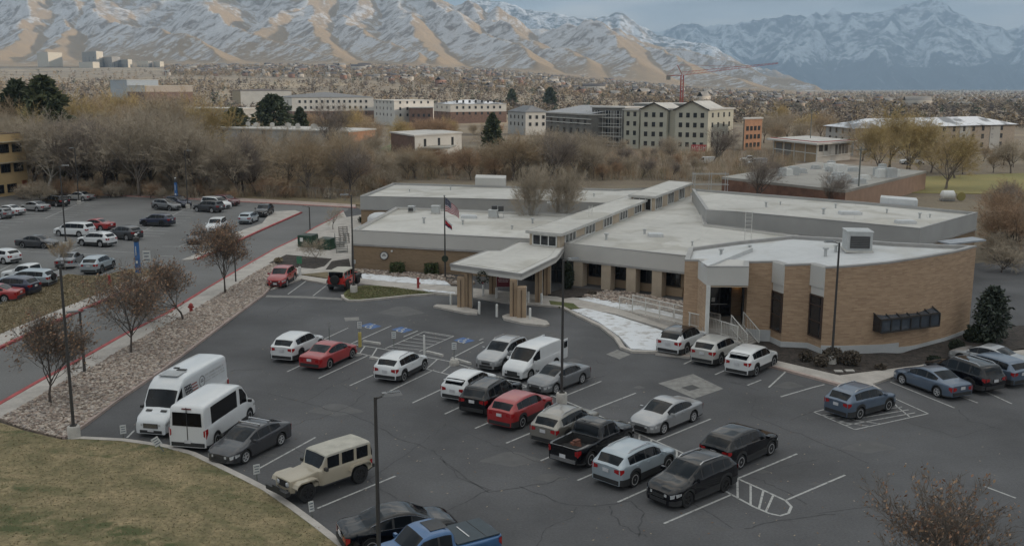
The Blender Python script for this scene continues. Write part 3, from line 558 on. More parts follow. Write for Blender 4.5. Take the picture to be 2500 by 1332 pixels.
panel('tall_window', dw1.lerp(AP[4] + Vector((-.05, .5)), .1), dw1.lerp(AP[4] + Vector((-.05, .5)), .9), 1.2, 3.9, glass_d, .03, .06, frame=frame_d, nz=1)
q = AP[2]; m = MB(); m.box((q.x + .12, q.y - .06, 2.6), (.26, .16, 5.3)); m.build('column', white_p, clinic)
for o in set(bpy.data.objects) - before:                                     # tilt the hall's upper edges and roof to that slope
    if o.type == 'MESH':
        for v in o.data.vertices:
            if v.co.z > 4.2: v.co.z += zroof(v.co.x) - za
        o.data.update()
# bay window of the curved wall
def wall_pt(x):
    best = None
    for i in range(8, 18):
        a, b = AP[i], AP[i + 1]
        for t in np.linspace(0, 1, 21):
            p = a.lerp(b, t); sx = CX + FPX * p.x / (p.y * _c - (zroof(p.x) - CAMH) * _s)
            if best is None or abs(sx - x) < best[0]: best = (abs(sx - x), p, (b - a).normalized())
    return best[1], best[2]
pa, _ = wall_pt(2142); pb, _ = wall_pt(2287); d = (pb - pa); Lb = d.length; d.normalize(); n = Vector((d.y, -d.x))
if n.dot(-pa) < 0: n = -n
bay = bpy.data.objects.new('bay_window', None); sc.collection.objects.link(bay); bay.parent = clinic
zb0, zb1, zb2 = 1.75, 2.62, 2.98; ou = .72
m = MB(); P = lambda s, o, z: (*(pa + d * (Lb * s) + n * o), z)
m.quad(P(0, ou, zb0), P(1, ou, zb0), P(1, ou, zb1), P(0, ou, zb1)); m.quad(P(0, ou, zb1), P(1, ou, zb1), P(1, -.3, zb2), P(0, -.3, zb2)); m.build('pane', M('bay_glass', (.05, .06, .075), .10, var=.2, scale=1), bay)
m = MB(); m.add([P(0, -.3, zb0), P(0, ou, zb0), P(0, ou, zb1), P(0, -.3, zb2)], [(0, 1, 2, 3)]); m.add([P(1, -.3, zb0), P(1, ou, zb0), P(1, ou, zb1), P(1, -.3, zb2)], [(3, 2, 1, 0)]); m.quad(P(0, -.3, zb0), P(1, -.3, zb0), P(1, ou, zb0), P(0, ou, zb0)); m.build('pane', glass_d, bay)
m = MB()
for k in range(7):
    s = k / 6; m.tube(P(s, ou + .02, zb0), P(s, ou + .02, zb1), .06, n=4); m.tube(P(s, ou + .02, zb1), P(s, -.1, zb2 + .03), .05, n=4)
for o, z in ((ou + .02, zb0), (ou + .02, zb1)): m.tube(P(0, o, z), P(1, o, z), .08, n=4)
m.tube(P(0, -.05, zb2), P(1, -.05, zb2), .07, n=4); m.build('window_frame', frame_d, bay)
# small fittings of the walls
panel('wall_lamp', at(1010, 618, 3) if 0 else V2(FW[0]).lerp(V2(FW[5]), .235), V2(FW[0]).lerp(V2(FW[5]), .243), 1.95, 2.1, white_p, .1, .2)
# round emblem on the tan brick
a = V2(FW[0]).lerp(V2(FW[5]), .19); emb = bpy.data.objects.new('round_emblem', None); sc.collection.objects.link(emb); emb.parent = clinic; emb.location = (a.x, a.y - .1, 1.52)
m = MB(); m.lathe((0, 0, 0), (0, -1, 0), [(0, .42), (.06, .42)], 28); m.build('rim', M('emblem_blue', (.05, .055, .07), .5), emb)
m = MB(); m.lathe((0, -.06, 0), (0, -1, 0), [(0, .34), (.02, .34)], 28); m.build('face', white_p, emb)
m = MB(); m.box((0, -.095, .02), (.42, .02, .09)); m.box((0, -.095, .14), (.22, .02, .08)); m.build('mark', M('emblem_mark', (.12, .12, .13), .6), emb)
# ramp, landing, steps
tag(MB().prism(px([(1714, 800), (1724, 764), (1832, 764), (1834, 792), (1800, 803)], 1.12), -.1, 1.12).build('landing', concrete), kind='structure')
r0, r1 = at(1512, 754, .1), at(1722, 806, .75); d = (r1 - r0).normalized(); nn = Vector((-d.y, d.x, 0)).normalized()
if nn.y < 0: nn = -nn
w = 1.3; m = MB(); a0, a1, b0, b1 = r0, r1, r0 + nn * w, r1 + nn * w
vs = [a0, a1, b1, b0]; bt = [(p.x, p.y, -.1) for p in vs]; m.add([tuple(p) for p in vs] + bt, [(0, 1, 2, 3), (4, 5, 1, 0), (5, 6, 2, 1), (6, 7, 3, 2), (7, 4, 0, 3)]); struct(m.build('ramp', concrete))
s0, s1 = at(1799, 800, 1.12), at(1838, 846, 0); sdv = Vector((s1.x - s0.x, s1.y - s0.y, 0)); sl = sdv.length; sdv.normalize(); sn = Vector((-sdv.y, sdv.x, 0))
m = MB()
for k in range(9):
    t = (k + .5) / 9; h = 1.12 * (1 - (k + 1) / 10); c = s0 + sdv * (sl * t); m.box((c.x, c.y, h / 2 - .05), (sl / 9, 1.6, h + .1 - .0), math.atan2(sdv.y, sdv.x))
struct(m.build('steps', concrete))
railm = M('rail_white', (.60, .59, .56), .5)
def railing(label, pts, h=1.05, gap=.16):
    t = thing('handrail', label, 'railing', pts[0]); o = Vector(pts[0]); m = MB(); b = MB(); po = MB(); up_ = Vector((0, 0, 1))
    q = [Vector(p) - o for p in pts]
    for p, r in zip(q[:-1], q[1:]):
        m.tube(p + up_ * h, r + up_ * h, .035, n=6); m.tube(p + up_ * .15, r + up_ * .15, .025, n=6); L = (r - p).length; n = max(2, int(L / gap))
        for k in range(1, n): c = p.lerp(r, k / n); b.tube(c + up_ * .15, c + up_ * h, .014, n=4)
        for k in range(int(L / 1.9) + 1): c = p.lerp(r, k / (int(L / 1.9) + 1)); po.tube(c, c + up_ * (h + .02), .035, n=6)
    po.tube(q[-1], q[-1] + up_ * (h + .02), .035, n=6)
    m.build('rail', railm, t); b.build('balusters', railm, t); po.build('posts', railm, t)
railing('long white handrail on the outer edge of the wheelchair ramp and landing', [a0, a1, at(1800, 832, .7)])
railing('white handrail on the inner edge of the wheelchair ramp beside the snow bed', [b0, b1])
for sgn, lab in ((1, 'white stair railing on the building side of the entrance steps'), (-1, 'white stair railing on the parking side of the entrance steps')):
    o = sn * .75 * sgn; railing(lab, [s0 + o, s1 + o])
# roof equipment
hv = M('hvac_metal', (.42, .43, .43), .5, var=.08, scale=1.5); grille = M('hvac_grille', (.05, .05, .052), .6)
def hvac(x, y, z, w, d, h, label, rz=-.15, gr=True):
    q = roofpt(x, y, -.25) if z > 6 else at(x, y, z); t = thing('rooftop_unit', label, 'rooftop unit', q, rz); m = MB(); m.box((0, d / 2, h / 2 + .15), (w, d, h)); m.box((0, d / 2, h + .17), (w + .1, d + .1, .08)); m.build('casing', hv, t)
    m = MB(); m.box((0, d / 2, .07), (w * 1.1, d * 1.05, .16)); m.build('curb', roof_m, t)
    if gr:
        m = MB(); m.box((-.0 * w, -.03, h / 2 + .1), (w * .78, .06, h * .66)); g_ = m.build('grille', grille, t); m = MB()
        for k in range(7): m.box((0, -.07, h / 2 + .1 - h * .3 + h * .1 * k), (w * .76, .04, .03), rx=.5)
        m.build('louvre', M('louvre', (.12, .12, .12), .5), g_)
hvac(2098, 617, za - .25, 1.75, 2.0, 1.35, 'large white cooling unit with a dark grille on the curved roof')
hvac(1203, 533, 3.68, 1.0, 1.0, .7, 'pale box unit on the front left roof behind the flagpole', gr=False)
hvac(1003, 519, 3.68, .7, .7, .55, 'small grey roof fan with a dark hood near the left roof corner')
hvac(1062, 523, 3.68, .9, .9, .75, 'white ventilator box on the front left roof', gr=False)
for k, (x, y) in enumerate(((1207, 516), (1223, 517))):
    q = at(x, y + 15, 3.68); t = thing('condenser', ('dark square condenser on a frame, the left one of two', 'dark square condenser on a frame, the right one of two')[k], 'condenser', q); m = MB(); m.box((0, .3, 1.0), (.62, .6, .6)); m.build('casing', grille, t)
    m = MB()
    for a in (-.28, .28):
        for b in (.05, .55): m.tube((a, b, 0), (a, b, .75), .03, n=4)
    m.box((0, .3, .72), (.7, .7, .05)); m.build('stand', hv, t)
vents = [(1100, 560, 3.68), (1130, 548, 3.68), (1035, 545, 3.68), (1250, 560, 3.68), (1300, 545, 3.68), (1575, 570, 3.64), (1573, 571, 3.64), (1480, 585, 3.64), (1690, 600, 3.64), (1290, 463, 3.73), (1000, 468, 3.73), (1100, 464, 3.73), (1380, 470, 3.73), (1450, 480, 3.73), (1870, 505, 4.98), (1905, 500, 4.98), (2040, 508, 4.98), (2010, 523, 4.98), (2165, 520, 4.98), (2245, 533, 4.98), (2270, 531, 4.98), (2040, 614, za - .25), (2015, 625, za - .25), (1830, 612, za - .25), (1760, 625, 6.15)]
vt = None
for k, (x, y, z) in enumerate(vents):
    q = roofpt(x, y, -.25) if z > 6 else at(x, y, z)
    if vt is None:
        vt = thing('roof_vent', 'small white pipe vent on the flat roofs of the clinic', 'roof vent', q, group='roof vents of the clinic')
        m = MB(); m.tube((0, 0, 0), (0, 0, .45), .10, n=8); m.build('pipe', hv, vt); m = MB(); m.lathe((0, 0, .45), (0, 0, 1), [(0, .2), (.08, .2), (.14, .05)], 8); m.build('cap', hv, vt)
    else: dup(vt, q, 0, .7 + .6 * ((k * 7) % 5) / 5)
for k, (x, y, z, w) in enumerate(((2075, 523, 4.98, 2.2), (1600, 577, 3.64, 1.4), (2210, 545, 4.98, 1.8), (1145, 532, 3.68, 1.8), (1350, 500, 3.68, 1.5))):
    q = at(x, y, z); hatch_l = ['low white hatch on the long right rear roof', 'low white hatch beside the raised corridor', 'low white hatch near the right end of the rear roof', 'low white hatch behind the flags on the front left roof', 'low white hatch at the rear of the front left roof'][k]
    m = MB(); m.box((0, 0, .14), (w, 1.1, .28)); m.box((0, 0, .30), (w * .9, 1.0, .05)); tag(m.build('roof_hatch', aud_roof_m, loc=q), hatch_l, 'roof hatch')
for k, (x, y, z, rz, h) in enumerate(((1441, 560, 3.64, .9, 1.6), (1825, 600, 3.64, 0, 2.3))):
    q = at(x, y, z); t = thing('roof_ladder', ('thin white ladder against the raised corridor wall', 'pale ladder with hoop rails up to the curved roof')[k], 'ladder', q, rz); m = MB()
    for s in (-.3, .3): m.tube((s, 0, 0), (s, 0, h + .9), .03, n=5)
    m.build('rail', railm, t); m = MB()
    for j in range(int(h / .35) + 3): m.tube((-.3, 0, .2 + j * .35), (.3, 0, .2 + j * .35), .02, n=4)
    m.build('rungs', railm, t)
t = thing('roof_frame', 'open pipe frame standing on the roof behind the raised corridor', 'pipe frame', at(1735, 480, 3.64)); m = MB()
for a in (-2.2, 0, 2.2):
    for b in (0, 1.4): m.tube((a, b, 0), (a, b, 3.2), .04, n=5)
m.build('posts', hv, t); m = MB()
for z in (1.6, 3.0): m.tube((-2.4, 0, z), (2.4, 0, z), .04, n=5); m.tube((-2.4, 1.4, z), (2.4, 1.4, z), .04, n=5)
m.build('rail', hv, t)
m = MB(); q = at(935, 530, .0); m.lathe((0, 0, 2.4), (0, 0, 1), [(-2.4, 1.7), (-.8, 1.7), (-.5, 1.45), (-.25, .9), (-.15, .1)], 20); tag(m.build('domed_shed', aud_roof_m, smooth=True, sharp=50, loc=at(930, 560)), 'small pale dome roofed shed at the left end of the clinic', 'shed')
# yellow office block at the left
yb = M('ochre_render', (.56, .405, .215), .9, var=.07, scale=.3)
BLOCKS0 = [[tuple(p[:2]) for p in px([(-400, 560), (80, 475), (84, 452), (-400, 455)])]]
yo = thing('office_building', 'yellow rendered three storey office building beside the rear lot', 'building')
c0 = V2(at(71, 471)); dirx = V2(at(-300, 524)) - c0; dirx.normalize(); diry = Vector((-dirx.y, dirx.x)); diry = diry if diry.y > 0 else -diry
H = 10.4; poly = [c0, c0 + dirx * 34, c0 + dirx * 34 + diry * 16, c0 + diry * 16]
m = MB(); m.prism(poly, -.1, H, top=False); m.build('wall', yb, yo); m = MB(); m.prism(inset(poly, .3), H - .4, H - .3); m.build('roof', roof_m, yo); m = MB(); m.kerb(inset(poly, .12), .36, H - .02, H + .12, closed=True); m.build('coping', M('brown_trim', (.16, .12, .09), .8), yo)
for z in (9.0, 5.55):
    m = MB(); m.prism(inset(poly, -.9), z, z + .16, bottom=True); m.build('ledge', M('ledge', (.4, .34, .24), .8), yo)
for fl, z in enumerate((.6, 4.0, 7.3)):
    for s in (1.0, 4.0, 7.0, 10.0, 13.0):
        if fl == 0: s += 1.9
        panel('window', c0 + dirx * s, c0 + dirx * (s + 2.1), z, z + 1.35, glass_d, .02, .05, par=yo, frame=frame_d, nx=2)
dr = panel('door', c0 + dirx * .45, c0 + dirx * 1.5, .05, 2.3, M('red_door', (.28, .09, .045), .7), .03, .06, par=yo, frame=M('door_frame', (.3, .14, .07), .7))
# ---------------------------------------------------------------- vehicles
tyre_m = M('tyre_rubber', (.015, .015, .016), .85); rim_l = M('alloy_rim', (.42, .42, .43), .35, metal=.15); rim_d = M('dark_rim', (.03, .03, .032), .4, metal=.3); under_m = M('underbody', (.012, .012, .012), .9)
clad_m = M('black_plastic', (.024, .024, .025), .6); cglass = M('car_glass', (.008, .010, .013), .05, var=.3, scale=.7, spec=.25); cglass_b = M('car_glass_black', (.006, .006, .007), .06, spec=.25)
head_m = M('headlamp', (.42, .43, .44), .12, coat=.5, var=.3, scale=6); tail_m = M('tail_lamp', (.30, .012, .014), .2, coat=.5); plate_m = M('number_plate', (.50, .50, .52), .5); chrome = M('chrome_trim', (.45, .45, .46), .2, metal=.9)
# profile: u 0 (rear) .. 1 (front); top and belt heights in m; ws = windscreen span, rw = rear window span, sg = side glass spans
CAR = {
 'sedan': dict(L=4.72, W=1.83, H=1.45, wb=2.75, r=.33, belt=[(0, .86), (.05, .95), (.2, .95), (.5, .93), (.75, .88), (.93, .74), (1, .58)], top=[(0, .90), (.03, 1.00), (.15, 1.05), (.20, 1.10), (.34, 1.38), (.44, 1.45), (.54, 1.44), (.62, 1.34), (.77, .98), (.88, .90), (.96, .78), (1, .60)], ws=(.57, .76), rw=(.185, .345), sg=[(.24, .40), (.42, .57), (.58, .70)], ax=.20),
 'fastback': dict(L=4.6, W=1.85, H=1.42, wb=2.72, r=.34, belt=[(0, .88), (.05, .98), (.2, .98), (.5, .92), (.75, .87), (.93, .74), (1, .58)], top=[(0, .92), (.03, 1.04), (.08, 1.08), (.30, 1.36), (.42, 1.42), (.53, 1.41), (.61, 1.31), (.77, .97), (.88, .89), (.96, .77), (1, .60)], ws=(.56, .76), rw=(.10, .30), sg=[(.20, .36), (.38, .56), (.57, .69)], ax=.20),
 'suv': dict(L=4.6, W=1.87, H=1.67, wb=2.67, r=.365, belt=[(0, 1.03), (.05, 1.16), (.3, 1.13), (.55, 1.08), (.74, 1.03), (.94, .88), (1, .72)], top=[(0, 1.09), (.02, 1.16), (.10, 1.50), (.15, 1.59), (.32, 1.67), (.5, 1.66), (.58, 1.60), (.745, 1.14), (.88, 1.04), (.96, .92), (1, .74)], ws=(.575, .74), rw=(.025, .10), sg=[(.135, .225), (.24, .40), (.42, .57), (.58, .68)], ax=.20, clad=1),
 'bigsuv': dict(L=4.85, W=1.93, H=1.76, wb=2.85, r=.38, belt=[(0, 1.05), (.05, 1.16), (.3, 1.14), (.55, 1.1), (.78, 1.08), (.94, .95), (1, .75)], top=[(0, 1.1), (.02, 1.22), (.07, 1.62), (.11, 1.71), (.30, 1.76), (.52, 1.75), (.60, 1.68), (.745, 1.20), (.88, 1.11), (.96, 1.0), (1, .78)], ws=(.595, .74), rw=(.025, .075), sg=[(.09, .23), (.25, .42), (.44, .58), (.59, .68)], ax=.20, clad=1),
 'hatch': dict(L=4.2, W=1.79, H=1.50, wb=2.6, r=.33, belt=[(0, .92), (.05, 1.02), (.3, 1.0), (.55, .95), (.78, .92), (.94, .78), (1, .60)], top=[(0, .96), (.02, 1.08), (.10, 1.36), (.16, 1.46), (.34, 1.51), (.5, 1.50), (.58, 1.44), (.76, 1.03), (.89, .93), (.96, .80), (1, .62)], ws=(.56, .755), rw=(.03, .11), sg=[(.13, .24), (.26, .42), (.44, .57), (.58, .69)], ax=.19),
 'wagon': dict(L=4.85, W=1.87, H=1.66, wb=2.75, r=.365, belt=[(0, 1.0), (.05, 1.08), (.3, 1.06), (.55, 1.01), (.77, .98), (.94, .86), (1, .70)], top=[(0, 1.04), (.02, 1.12), (.08, 1.47), (.12, 1.57), (.30, 1.62), (.5, 1.62), (.575, 1.55), (.73, 1.08), (.87, .99), (.96, .90), (1, .72)], ws=(.575, .725), rw=(.025, .08), sg=[(.10, .235), (.25, .405), (.42, .565), (.575, .67)], ax=.20, clad=1),
 'minivan': dict(L=5.1, W=1.98, H=1.75, wb=3.05, r=.35, belt=[(0, 1.0), (.05, 1.08), (.4, 1.06), (.7, 1.02), (.82, .98), (.95, .84), (1, .66)], top=[(0, 1.05), (.015, 1.15), (.06, 1.60), (.10, 1.70), (.30, 1.75), (.55, 1.74), (.64, 1.66), (.80, 1.14), (.90, 1.02), (.97, .88), (1, .68)], ws=(.63, .80), rw=(.02, .065), sg=[(.08, .25), (.27, .45), (.47, .62), (.63, .73)], ax=.19),
 'pickup': dict(L=5.35, W=1.93, H=1.80, wb=3.35, r=.39, belt=[(0, 1.12), (.3, 1.12), (.42, 1.15), (.6, 1.13), (.78, 1.12), (.94, 1.0), (1, .80)], top=[(0, 1.14), (.365, 1.14), (.372, 1.2), (.385, 1.62), (.40, 1.73), (.45, 1.79), (.56, 1.79), (.62, 1.72), (.725, 1.22), (.87, 1.15), (.96, 1.05), (1, .84)], ws=(.615, .72), rw=(.37, .392), sg=[(.405, .50), (.515, .625), (.632, .675)], ax=.20, bed=(.012, .36)),
 'jeep': dict(L=4.4, W=1.62, H=1.88, wb=2.95, r=.43, belt=[(0, 1.16), (.5, 1.17), (.70, 1.17), (.78, 1.13), (.96, 1.08), (1, 1.05)], top=[(0, 1.18), (.004, 1.5), (.01, 1.80), (.02, 1.86), (.30, 1.89), (.55, 1.88), (.59, 1.84), (.645, 1.24), (.68, 1.19), (.96, 1.11), (.99, 1.09), (1, 1.07)], ws=(.595, .645), rw=(.003, .012), sg=[(.05, .20), (.235, .39), (.425, .575)], ax=.13, box=1, hood=.80),
 'sprinter': dict(L=6.95, W=2.02, H=2.78, wb=4.32, r=.36, belt=[(0, 1.30), (.2, 1.32), (.7, 1.30), (.84, 1.22), (.95, 1.05), (1, .80)], top=[(0, 1.4), (.003, 2.3), (.012, 2.66), (.03, 2.74), (.2, 2.78), (.62, 2.78), (.70, 2.72), (.755, 2.48), (.79, 2.22), (.87, 1.38), (.94, 1.18), (.985, 1.0), (1, .84)], ws=(.79, .868), rw=None, sg=[(.745, .83)], ax=.17, box=.6, van=1),
 'transit': dict(L=5.95, W=2.05, H=2.45, wb=3.75, r=.36, belt=[(0, 1.28), (.2, 1.30), (.7, 1.28), (.83, 1.18), (.95, 1.02), (1, .78)], top=[(0, 1.4), (.003, 2.0), (.012, 2.32), (.03, 2.41), (.2, 2.45), (.60, 2.45), (.68, 2.38), (.72, 2.26), (.85, 1.33), (.94, 1.14), (.985, .98), (1, .82)], ws=(.725, .848), rw=None, sg=[(.12, .60), (.655, .79)], ax=.19, box=.6, van=1),
 'cityvan': dict(L=4.75, W=1.83, H=1.88, wb=3.1, r=.33, belt=[(0, 1.08), (.3, 1.10), (.65, 1.08), (.80, 1.0), (.94, .86), (1, .66)], top=[(0, 1.2), (.004, 1.6), (.014, 1.80), (.04, 1.86), (.3, 1.89), (.58, 1.86), (.66, 1.76), (.83, 1.16), (.92, 1.0), (.98, .82), (1, .68)], ws=(.655, .83), rw=None, sg=[(.585, .76)], ax=.17, box=.5, van=1),
}
def sm(x, a, b): t = np.clip((x - a) / (b - a), 0, 1); return t * t * (3 - 2 * t)
def make_car(kind, col, label, cat, p_front, p_rear, rim=None, extra=(), name=None, group=None, clad=None, roofcol=None, small=False, glassm=None, scale=1.0):
    S = CAR[kind]; L, Wd, wb, r = S['L'], S['W'], S['wb'], S['r']; hw0 = Wd / 2; boxy = S.get('box', 0)
    a, b = Vector(p_front), Vector(p_rear); d = (a - b); d.z = 0; d.normalize(); n = Vector((-d.y, d.x, 0)); midp = (a + b) / 2
    if n.dot(Vector((0, 0, 0)) - midp) < 0: n = -n
    pos = midp - n * (hw0 - .1); pos.z = .005
    t = thing(name or 'parked_' + {'sedan': 'car', 'fastback': 'car', 'hatch': 'car', 'wagon': 'car', 'suv': 'car', 'bigsuv': 'car', 'jeep': 'off_roader'}.get(kind, kind if kind in ('pickup', 'minivan') else 'van'), label, cat, pos, math.atan2(d.y, d.x), group)
    if scale != 1: t.scale = (scale,) * 3
    xr = -wb / 2 - (L - wb) * (.52 if kind != 'sprinter' else .55)           # rear end
    X = lambda u: xr + u * L
    # stations
    us = set(np.linspace(0, 1, 25)); 
    for q, _ in S['top']: us.add(q)
    for q, _ in S['belt']: us.add(q)
    for sp in S['sg'] + [S['ws']] + ([S['rw']] if S['rw'] else []) + ([S['bed']] if 'bed' in S else []): us.update(sp)
    R1 = r + .06
    for w in (-wb / 2, wb / 2):
        for k in np.linspace(-1, 1, 11): us.add(((w + R1 * math.sin(k * math.pi / 2) * .999) - xr) / L)
        us.add((w - R1 - .01 - xr) / L); us.add((w + R1 + .01 - xr) / L)
    us = np.array(sorted(u for u in us if 0 <= u <= 1)); keep = [0]
    for i in range(1, len(us)):
        if us[i] - us[keep[-1]] > 8e-4: keep.append(i)
    us = us[keep]; x = X(us); zt = np.interp(us, *zip(*S['top'])); zb = np.interp(us, *zip(*S['belt'])); 
    if not boxy and 'bed' not in S:
        dl = (-.022, -.011, 0, .011, .022); zt = sum(np.interp(np.clip(us + q, 0, 1), *zip(*S['top'])) for q in dl) / 5 * .8 + zt * .2; zb = sum(np.interp(np.clip(us + q, 0, 1), *zip(*S['belt'])) for q in dl) / 5
    zt = np.maximum(zt, zb + .015)
    gz = .20 if kind not in ('jeep', 'pickup', 'bigsuv') else (.42 if kind == 'jeep' else .28)
    zs = np.full(len(us), gz) + sm(us, .93, 1) * .04 + sm(1 - us, .94, 1) * .08
    for w in (-wb / 2, wb / 2):
        dx = np.abs(x - w); arch = np.where(dx < R1, np.sqrt(np.maximum(R1 ** 2 - dx ** 2, 0)) + r, 0); zs = np.maximum(zs, arch)
    zs = np.minimum(zs, zb - .12)
    e = .30 if not boxy else .12
    hw = hw0 * (1 - (.14 - .07 * boxy) * sm(us, .86, 1) ** 1.2 - (.20 if not boxy else .08) * sm(us, .965, 1) - (.05 if not boxy else .01) * sm(1 - us, .9, 1) - (.10 if not boxy else .015) * sm(1 - us, .975, 1))
    if 'hood' in S: hw = hw * (1 - (1 - S['hood']) * sm(us, .655, .68) * (1 - .0 * us))
    c = zt - zb; k = sm(c, .05, .42); tum = .76 if not boxy else (.90 if S.get('van') else .93)
    hr = hw * (tum + (1 - tum) * 0); N = len(us)
    def bl(h, cc): return h * (1 - k) + cc * k
    z0, o = zs, np.zeros(N)
    pts = [(o, z0), (hw * .90, z0), (hw * .985, z0 + (zb - z0) * .12), (hw * 1.0, z0 + (zb - z0) * .40), (hw * 1.0, z0 + (zb - z0) * .62), (hw * .985, z0 + (zb - z0) * .88), (hw * .955, zb),
           (bl(hw * .90, hw * .935), zb + bl(c * .45, .02 + 0 * c)), (bl(hw * .80, hw * .935 + (hr - hw * .935) * .84), zb + bl(c * .75, c * .80)),
           (bl(hw * .66, hr * .93), zb + bl(c * .9, c * .965)), (bl(hw * .36, hr * .55), zb + bl(c * .98, c)), (o, zt + .012)]
    J = len(pts); Y = np.array([p[0] for p in pts]); Z = np.array([p[1] for p in pts])          # J x N
    def up2(Q):
        P_ = np.concatenate([2 * Q[:1] - Q[1:2], Q, 2 * Q[-1:] - Q[-2:-1]]); a, b_, c_, d_ = P_[:-3], P_[1:-2], P_[2:-1], P_[3:]; mid_ = (-a + 9 * b_ + 9 * c_ - d_) / 16; o_ = np.empty((2 * len(Q) - 1, Q.shape[1])); o_[0::2] = Q; o_[1::2] = mid_; return o_
    Y, Z = up2(Y), up2(Z); J = len(Y)
    ring = list(range(J)) + list(range(J - 2, 0, -1)); sg = [1] * J + [-1] * (J - 2); nr = len(ring)
    V = np.zeros((N, nr, 3))
    for q, (j, s_) in enumerate(zip(ring, sg)): V[:, q, 0] = x; V[:, q, 1] = Y[j] * s_; V[:, q, 2] = Z[j]
    F = {'body': [], 'windscreen': [], 'rear_window': [], 'side_window': [], 'cladding': [], 'underbody': [], 'roof_panel': [], 'bed': []}
    um = (us[:-1] + us[1:]) / 2; cl = S.get('clad') if clad is None else clad
    inside = lambda u, sp: sp is not None and sp[0] <= u <= sp[1]
    for i in range(N - 1):
        u = um[i]; cm = (c[i] + c[i + 1]) / 2; w_in = min(abs((x[i] + x[i + 1]) / 2 - wb / 2), abs((x[i] + x[i + 1]) / 2 + wb / 2)) < R1 + .10
        for q in range(nr):
            q2 = (q + 1) % nr; j = min(ring[q], ring[q2]) // 2; key = 'body'
            if j == 0: key = 'underbody'
            elif j == 1 or (j == 2 and cl and not False): key = 'cladding' if cl or j == 1 else 'body'
            elif j == 3 and cl and w_in and False: key = 'cladding'
            elif j == 7 and cm > .10:
                for s_i, sp in enumerate(S['sg']):
                    if inside(u, sp): key = 'side_window%d%s' % (s_i, 'l' if sg[q] > 0 and sg[q2] > 0 else 'r')
                if key == 'body' and not S.get('van') and kind != 'jeep' and S['sg'][0][0] < u < S['sg'][-1][1]: key = 'window_pillar'
            elif j >= 9 and inside(u, S['ws']): key = 'windscreen'
            elif j >= 9 and inside(u, S['rw']): key = 'rear_window'
            elif j >= 8 and 'bed' in S and inside(u, S['bed']) and 'cover' not in extra: continue
            elif roofcol and j >= 8 and cm > .3 and not boxy: key = 'roof_panel'
            elif roofcol and boxy and (j >= 8) and cm > .3: key = 'roof_panel'
            F.setdefault(key, []).append((i * nr + q, (i + 1) * nr + q, (i + 1) * nr + q2, i * nr + q2))
    F['body'] += [tuple(range(nr))[::-1] if 0 else tuple(range(nr)), tuple((N - 1) * nr + q for q in range(nr))[::-1]]
    Vf = V.reshape(-1, 3)
    pm = col; gl = glassm or cglass; side = 0
    def part(key, name_, mat):
        fs = F.get(key)
        if not fs: return
        idx = sorted({i for f in fs for i in f}); mp_ = {v: i for i, v in enumerate(idx)}
        return mesh_obj(name_, [tuple(Vf[i]) for i in idx], [tuple(mp_[i] for i in f)[::-1] for f in fs], mat, t, True, 48)
    part('body', 'body', pm); part('windscreen', 'windscreen', gl); part('rear_window', 'rear_window', gl); part('cladding', 'cladding', clad_m); part('window_pillar', 'window_pillar', clad_m); part('underbody', 'underbody', under_m); part('roof_panel', 'roof_panel', roofcol or pm)
    for s_i in range(len(S['sg'])):
        for lr in 'lr': part('side_window%d%s' % (s_i, lr), 'side_window', gl)
    # wheels
    rm = rim if rim is not None else rim_l; wheelw = .22 if kind != 'jeep' else .30
    for wx in (-wb / 2, wb / 2):
        for s_ in (-1, 1):
            yo_ = s_ * (hw0 - .02 if kind != 'jeep' else hw0 + .08); wh = bpy.data.objects.new('wheel', None); sc.collection.objects.link(wh); wh.parent = t; wh.location = (wx, yo_ - s_ * wheelw / 2, r)
            m = MB(); m.lathe((0, -wheelw / 2, 0), (0, 1, 0), [(0, r * .66), (0, r * .93), (.03, r), (wheelw - .03, r), (wheelw, r * .93), (wheelw, r * .66), (wheelw - .04, r * .64)], 22); m.build('tyre', tyre_m, wh, True, 40)
            m = MB(); f = s_ * (wheelw / 2 - .02); ns = 5 if kind not in ('jeep',) else 8
            for q in range(ns):
                an = q * 2 * math.pi / ns + .3; m.box((r * .33 * math.cos(an), f, r * .33 * math.sin(an)), (r * .62, .03, r * .17), 0, ry=-an)
            m.lathe((0, f - .02, 0), (0, 1, 0), [(0, r * .14), (.045, r * .14)], 10)
            for q in range(18):
                an = q * 2 * math.pi / 18; m.box((r * .63 * math.cos(an), f, r * .63 * math.sin(an)), (r * .09, .05, r * .24), 0, ry=-an)
            m.build('rim', rm, wh)
            m = MB(); m.lathe((0, -s_ * .01, 0), (0, 1, 0), [(-.03, r * .62), (.03, r * .62)], 16); m.build('brake_disc', under_m, wh)
    zf = float(np.interp(.985, us, zb)); zr_ = float(np.interp(.0, us, zb)); xf, xb = X(1), X(0); hf = float(hw[-1]); hb = float(hw[0])
    iu = lambda u, arr: float(np.interp(u, us, arr))
    # lamps
    for s_ in (-1, 1):
        if kind == 'jeep':
            m = MB(); m.lathe((xf - .02, s_ * hf * .62, .88), (1, 0, 0), [(0, .115), (.05, .115), (.08, .06)], 14); m.build('headlight', head_m, t)
        else:
            za_, zc_ = zf - .20, zf + .02
            if S.get('van'): za_, zc_ = zf - .28, zf + .08
            m = MB(); pr = []
            for u in (.90, .945, .975, .993): pr.append((X(u), iu(u, hw) + .012, min(zc_, iu(u, zb) - .03)))
            low = [(p[0], p[1], max(p[2] - .17, p[2] - .10 - .10 * i_)) for i_, p in enumerate(pr)]
            pr.append((xf + .018, hf * .55, iu(1, zb) - .02)); low.append((xf + .018, hf * .55, iu(1, zb) - .14))
            vs = [(p[0], p[1] * s_, p[2]) for p in pr + low]; q = len(pr)
            m.add(vs, [((i, i + 1, q + i + 1, q + i) if s_ < 0 else (q + i, q + i + 1, i + 1, i)) for i in range(q - 1)]); m.build('headlight', head_m, t)
